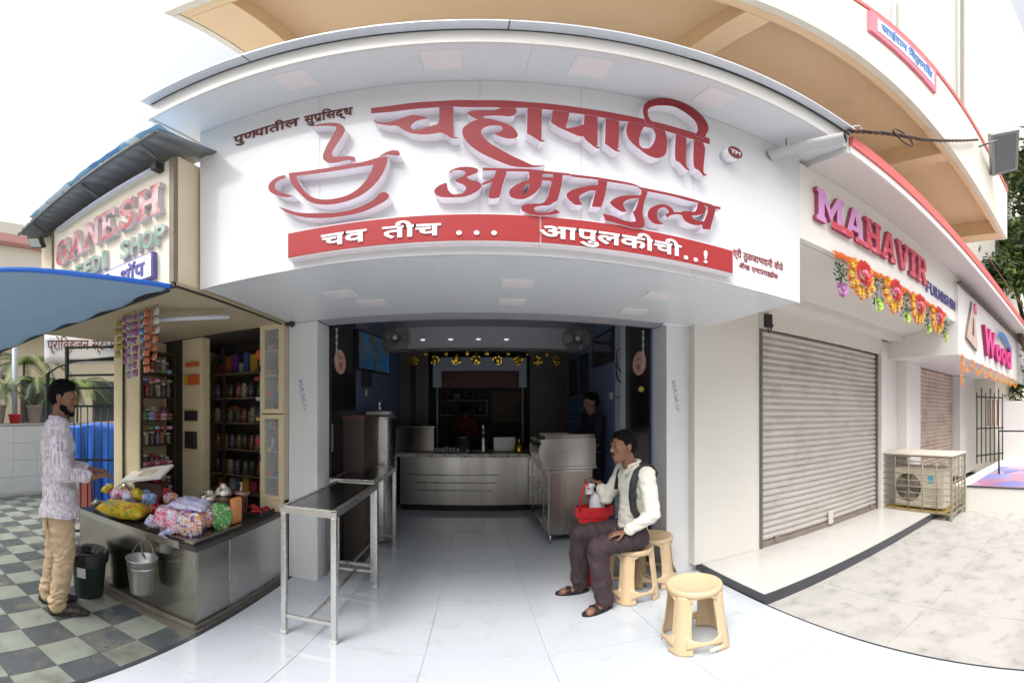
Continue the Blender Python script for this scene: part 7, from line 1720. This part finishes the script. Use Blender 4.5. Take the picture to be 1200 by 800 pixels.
def palm(label, x, y, z0, h, n, L_, seed, name='potted_palm'):
    rn = random.Random(seed); t = thing(name, label, 'plant', (x, y, z0), 'palms beyond the gate')
    MB().tube([(x, y, z0), (x + .03, y, z0 + h * .5), (x + .02, y + .02, z0 + h)], [.035, .028, .024], 8).build('trunk', BARK, t)
    for k in range(n):
        a = 2 * math.pi * k / n + rn.uniform(-.3, .3); up = rn.uniform(.25, 1.1); m = MB(); pr = []
        for j in range(12):
            u = j / 11; pr.append(Vector((x + .02 + math.cos(a) * L_ * u, y + .02 + math.sin(a) * L_ * u, z0 + h + L_ * (up * u - (.55 + up * .75) * u * u))))
        m.tube(pr, [.008 - .0005 * j for j in range(12)], 4)
        for j in range(1, 12):
            d = (pr[j] - pr[j - 1]).normalized(); sd_ = d.cross(Vector((0, 0, 1))).normalized()
            for s_ in (-1, 1):
                for q_ in (0, .5):
                    b0 = pr[j - 1].lerp(pr[j], q_); l_ = L_ * .30 * (1 - .6 * j / 12); e = b0 + (sd_ * s_ * .8 + d * .7 + Vector((0, 0, -.30))).normalized() * l_; w_ = d * .012 * L_ / .6
                    m.poly([b0 - w_, b0 + w_, e])
        m.build('frond', LEAF[(k + seed) % 3], t)
    return t

# ================================================================ LEFT BACKGROUND
lw = thing('tiled_wall', 'low white tiled boundary wall behind the standing man', 'wall', (-6.4, 4, 0))
MB().box(-6.62, -6.415, 1.2, 5.3, 0, 1.27).build('core', WPAINT, lw)
for j in range(4):
    for i in range(9):
        MB().box(-6.4145, -6.40, 1.2 + i * .455 + .002, 1.2 + (i + 1) * .455 - .002, .04 + j * .305 + .002, .04 + (j + 1) * .305 - .002, 0, bevel=.001).build('tile', mat('pale_wall_tile', (0.66, 0.69, 0.70), 0.2, var=.05, vscale=2), lw)
MB().box(-6.64, -6.39, 1.2, 5.3, 1.271, 1.31, 0, bevel=.004).build('coping', mat('grey_coping', (0.42, 0.42, 0.40), 0.6), lw)
PLT = mat('grey_brown_planter', (0.26, 0.22, 0.19), 0.7, var=.1, vscale=6)
for k, (y, lab) in enumerate(((2.30, 'tapered planter on the tiled wall at the left edge'), (3.02, 'tapered planter on the tiled wall behind the standing man'), (3.75, 'tapered planter on the tiled wall behind the gate'))):
    p_ = thing('planter', lab, 'planter', (-6.5, y, 1.311), 'planters along the top of the tiled wall')
    m = MB(); m.lathe((-6.5, y, 0), [(0, 1.312), (.11, 1.312), (.155, 1.60), (.175, 1.60), (.175, 1.64), (.145, 1.64), (.13, 1.60), (0, 1.60)], 4, cap=False)
    for f_ in m.bm.faces: f_.smooth = False
    m.build('pot', PLT, p_)
    palm(('dense potted plant with a short trunk at the far left', 'potted palm just left of the standing man', 'potted palm seen through the gate bars')[k], -6.5, y, 1.60, (.30, .45, .38)[k], (16, 14, 16)[k], (.62, .66, .72)[k], 3 + k)
for y, lab in ((2.62, 'red plastic tub on the tiled wall left of the standing man'), (3.45, 'red plastic tub on the tiled wall seen through the gate')):
    o = MB().lathe((-6.5, y, 1.311), [(0, 0), (.09, 0), (.12, .15), (.13, .15), (.13, .165), (.11, .16), (.085, .015), (0, .012)], 18, cap=False).build('red_tub', mat('red_tub_plastic', (0.65, 0.04, 0.05), 0.4)); tag(recentre(o), lab, 'tub')
palm('tall palm with bright fronds beyond the low wall', -7.6, 3.25, 0.0, 2.55, 13, 1.15, 11, 'palm_tree')
palm('slim dark palm far beyond the wall behind the gate', -7.8, 4.7, 0.0, 2.1, 12, 1.1, 14, 'palm_tree')
tree('feathery bush beyond the wall at the left edge of the picture', -7.4, 2.05, 1.6, 3.2, .55, 1500, .10, 21, name='bush')
o = MB().cyl((-6.75, 2.72, 0), (-6.75, 2.72, 3.1), .055, 12).build('pole', mat('grey_blue_pole', (0.36, 0.40, 0.44), 0.5, .3)); tag(recentre(o), 'grey metal pole rising behind the tiled wall', 'pole')
hb = thing('house', 'cream two storey house with a shaded ledge and faded red roof trim beyond the wall', 'building', (-12, 4, 0))
MB().box(-15, -10.0, -3, 12, 0, 3.75).build('lower_wall', CREAMW, hb)
MB().box(-15, -9.2, -3, 12, 3.76, 3.95).build('ledge', mat('olive_ledge', (0.36, 0.33, 0.22), 0.8, var=.2, vscale=2), hb)
MB().box(-15, -9.9, -3, 12, 3.96, 6.35).build('upper_wall', mat('pale_cream_wall', (0.80, 0.76, 0.66), 0.8, var=.06, vscale=1), hb)
MB().box(-15, -9.6, -3, 12, 6.36, 6.62).build('roof_trim', mat('faded_pink_trim', (0.70, 0.36, 0.34), 0.7, var=.1, vscale=2), hb)
MB().box(-15, -9.7, -3, 12, 6.63, 7.05).build('roof_parapet', MAT['pale_cream_wall'], hb)
for y in (1.0, 4.2, 6.6):
    w_ = MB().box(-10.02, -9.985, y, y + 1.1, 1.2, 2.5).build('window', mat('brown_window_frame', (0.12, 0.07, 0.04), 0.5), hb); MB().box(-9.984, -9.975, y + .06, y + 1.04, 1.26, 2.44).build('pane', mat('dark_pane', (0.04, 0.05, 0.05), 0.08), w_)
for y in (2.2, 5.5):
    w_ = MB().box(-9.92, -9.885, y, y + 1.2, 4.5, 5.8).build('window', MAT['brown_window_frame'], hb); MB().box(-9.884, -9.875, y + .06, y + 1.14, 4.56, 5.74).build('pane', MAT['dark_pane'], w_)
# gate by the kiosk
kg = thing('iron_gate', 'tall dark iron gate with horizontal rails beside the kiosk column', 'gate', (-3.5, 2.3, 0))
A, B = Vector((-3.76, 1.90, 0)), Vector((-3.10, 2.62, 0)); dG = B - A
for u in (0.0, .22, .97): 
    top = (1.93, 2.22, 2.20)[(0.0, .22, .97).index(u)]; p = A + dG * u
    MB().obox(p, p + Vector((0, 0, top)), .035, .035).build('post', IRON, kg)
for z in (2.20, 2.06, 1.90, 1.76, 1.57, 1.0, .2): MB().obox(A + dG * .235 + Vector((0, 0, z)), A + dG * .955 + Vector((0, 0, z)), .018, .022).build('rail', IRON, kg)
MB().tube([A + Vector((0, 0, 1.92)), A + dG * .12 + Vector((0, 0, 2.0)), A + dG * .3 + Vector((0, 0, 2.05)), A + dG * .95 + Vector((0, 0, 2.10))], .012, 6).build('curved_rail', IRON, kg)
for k in range(9): p = A + dG * (.30 + k * .075); MB().cyl(p + Vector((0, 0, .21)), p + Vector((0, 0, 1.56)), .008, 6).build('bar', IRON, kg)
bt = MB(); A2, B2 = Vector((-4.35, 2.35, 0)), Vector((-3.62, 3.05, 0))
bt.grid(lambda u, v: A2.lerp(B2, u) + Vector((.05 * math.sin(u * 30) * v, -.05 * math.sin(u * 30 + 1) * v, 1.36 - .02 * math.sin(u * 9) - 1.3 * v * (1 if u > .45 else .55))), 40, 16)
tag(recentre(bt.build('blue_sheet', TARPB, thick=.003)), 'bright blue plastic sheet hanging behind the gate', 'sheet')
m = MB().box(-4.5, -4.2, 2.75, 3.0, 0, .95).build('red_crate', mat('dim_red_wood', (0.22, 0.05, 0.04), 0.6)); tag(recentre(m), 'dim red crate stack behind the gate', 'crate')
bn_ = thing('banner', 'white banner with red Marathi lettering tied above the gate', 'banner', (-4.4, 2.8, 2.2))
a0, a1 = Vector((-4.75, 2.35, 0)), Vector((-4.15, 3.25, 0)); dd = (a1 - a0); LB = dd.length; an_ = math.atan2(dd.y, dd.x)
MB().grid(lambda u, v: a0 + dd * u + Vector((.0, .0, 2.60 - v * .42 - .015 * math.sin(u * 3.1))), 12, 4).build('cloth', mat('white_flex', (0.72, 0.72, 0.72), 0.5, col2=(0.30, 0.42, 0.55), vscale=2.5, contrast=(.5, .75)), bn_, thick=.004)
o = lettering('words', 'प्रोव्हिजन स्टोअर'.replace('व्हि', 'िव्ह'), (.04, LB - .05, 2.30, 2.55), 0, .004, (mat('red_print', (0.62, 0.05, 0.05), 0.5) if False else RED,), None)
for v in o.data.vertices:
    x, z = v.co.x, v.co.z; v.co = Vector((a0.x + math.cos(an_) * x + .012 * math.sin(an_), a0.y + math.sin(an_) * x - .012 * math.cos(an_), z)) - WORLD_AT[bn_.name]
o.parent = bn_
# blue tarpaulin awning over the customers
tp_ = thing('tarpaulin', 'grey blue tarpaulin with a bright blue hem stretched from the kiosk toward the left', 'tarpaulin', (-2.4, 1.2, 2.2))
near = [Vector((-1.575, 1.585, 2.262)), Vector((-1.70, 1.15, 2.262)), Vector((-1.90, .74, 2.298)), Vector((-2.25, .30, 2.33)), Vector((-2.7, -.2, 2.36))]
far = [Vector((-1.60, 1.60, 2.258)), Vector((-2.33, 1.62, 2.235)), Vector((-3.0, 1.50, 2.20)), Vector((-3.9, 1.38, 2.14)), Vector((-5.0, 1.2, 2.10))]
MB().grid(lambda u, v: along(near, u).lerp(along(far, u), v) + Vector((0, 0, -.04 * math.sin(v * math.pi) * u + .012 * math.sin(u * 40 + v * 4) * v)), 40, 16).build('sheet', TARPG, tp_, thick=.003)
MB().grid(lambda u, v: along(near, u) + Vector((-.002, -.004, .006 - .030 * v)), 40, 2).build('hem', TARPB, tp_, thick=.006)
MB().tube([far[1] + Vector((.7, -.01, .01)), far[1], far[2], far[3]], .012, 8).build('pole', IRON, tp_)

# ================================================================ RIGHT BACKGROUND BUILDINGS
rb_ = thing('apartment_block', 'tall pale apartment block rising behind the balcony at the upper right', 'building', (12, 4, 0))
MB().box(9.6, 17, 3.0, 8.5, 0, 22).build('wall', mat('sunlit_cream_wall', (0.80, 0.78, 0.70), 0.8, var=.05, vscale=1), rb_)
MB().box(9.3, 17, 2.2, 2.99, 0, 22).build('wall', mat('pale_yellow_wall', (0.80, 0.76, 0.66), 0.8, var=.06, vscale=1), rb_)
for k in range(0):
    z = 4 + k * 3.0
    for y in (3.5, 5.3):
        w_ = MB().box(9.56, 9.598, y, y + 1.3, z, z + 1.4).build('window', mat('pale_frame', (0.6, 0.6, 0.58), .5), rb_); MB().box(9.55, 9.559, y + .07, y + 1.23, z + .07, z + 1.33).build('pane', MAT['dark_pane'], w_)
    MB().box(9.35, 9.598, 3.0, 8.5, z - .6, z - .48).build('ledge', MAT['sunlit_cream_wall'], rb_)
for y in (3.2, 4.9, 5.1): MB().cyl((9.5, y, 0), (9.5, y, 21), .05, 8).build('drain_pipe', mat('white_pipe', (.6, .6, .6), .5), rb_)
yb = thing('yellow_outhouse', 'small yellow building with a dark doorway behind the far gate', 'building', (10.6, 3.2, 0))
MB().box(10.2, 12.5, 2.5, 3.9, 0, 3.2).build('wall', mat('yellow_wall', (0.70, 0.56, 0.26), .8, var=.1, vscale=2), yb)
MB().box(10.17, 10.199, 2.62, 3.0, 1.2, 2.2).build('window', mat('pale_blue_shutter', (0.5, 0.56, 0.6), .5), yb)
# ---- the other side of the street (behind the camera; seen only in reflections, added to shape the light)
os_ = thing('unseen_street_block', 'row of pale shop fronts across the street, added out of view to shape the light', 'building', (0, -13, 0))
MB().box(-26, 26, -20, -13.0, 0, 8.5).build('wall', mat('pale_street_wall', (0.70, 0.66, 0.58), .8, var=.15, vscale=.6), os_)
for k in range(13):
    MB().box(-25 + k * 4, -22.2 + k * 4, -13.03, -12.98, .2, 2.7).build('door', mat('dark_shopfront', (0.10, 0.09, 0.08), .6, var=.3, vscale=1), os_)
    w_ = MB().box(-24.6 + k * 4, -22.8 + k * 4, -13.03, -12.98, 4.6, 6.2).build('window', MAT['dark_pane'], os_)
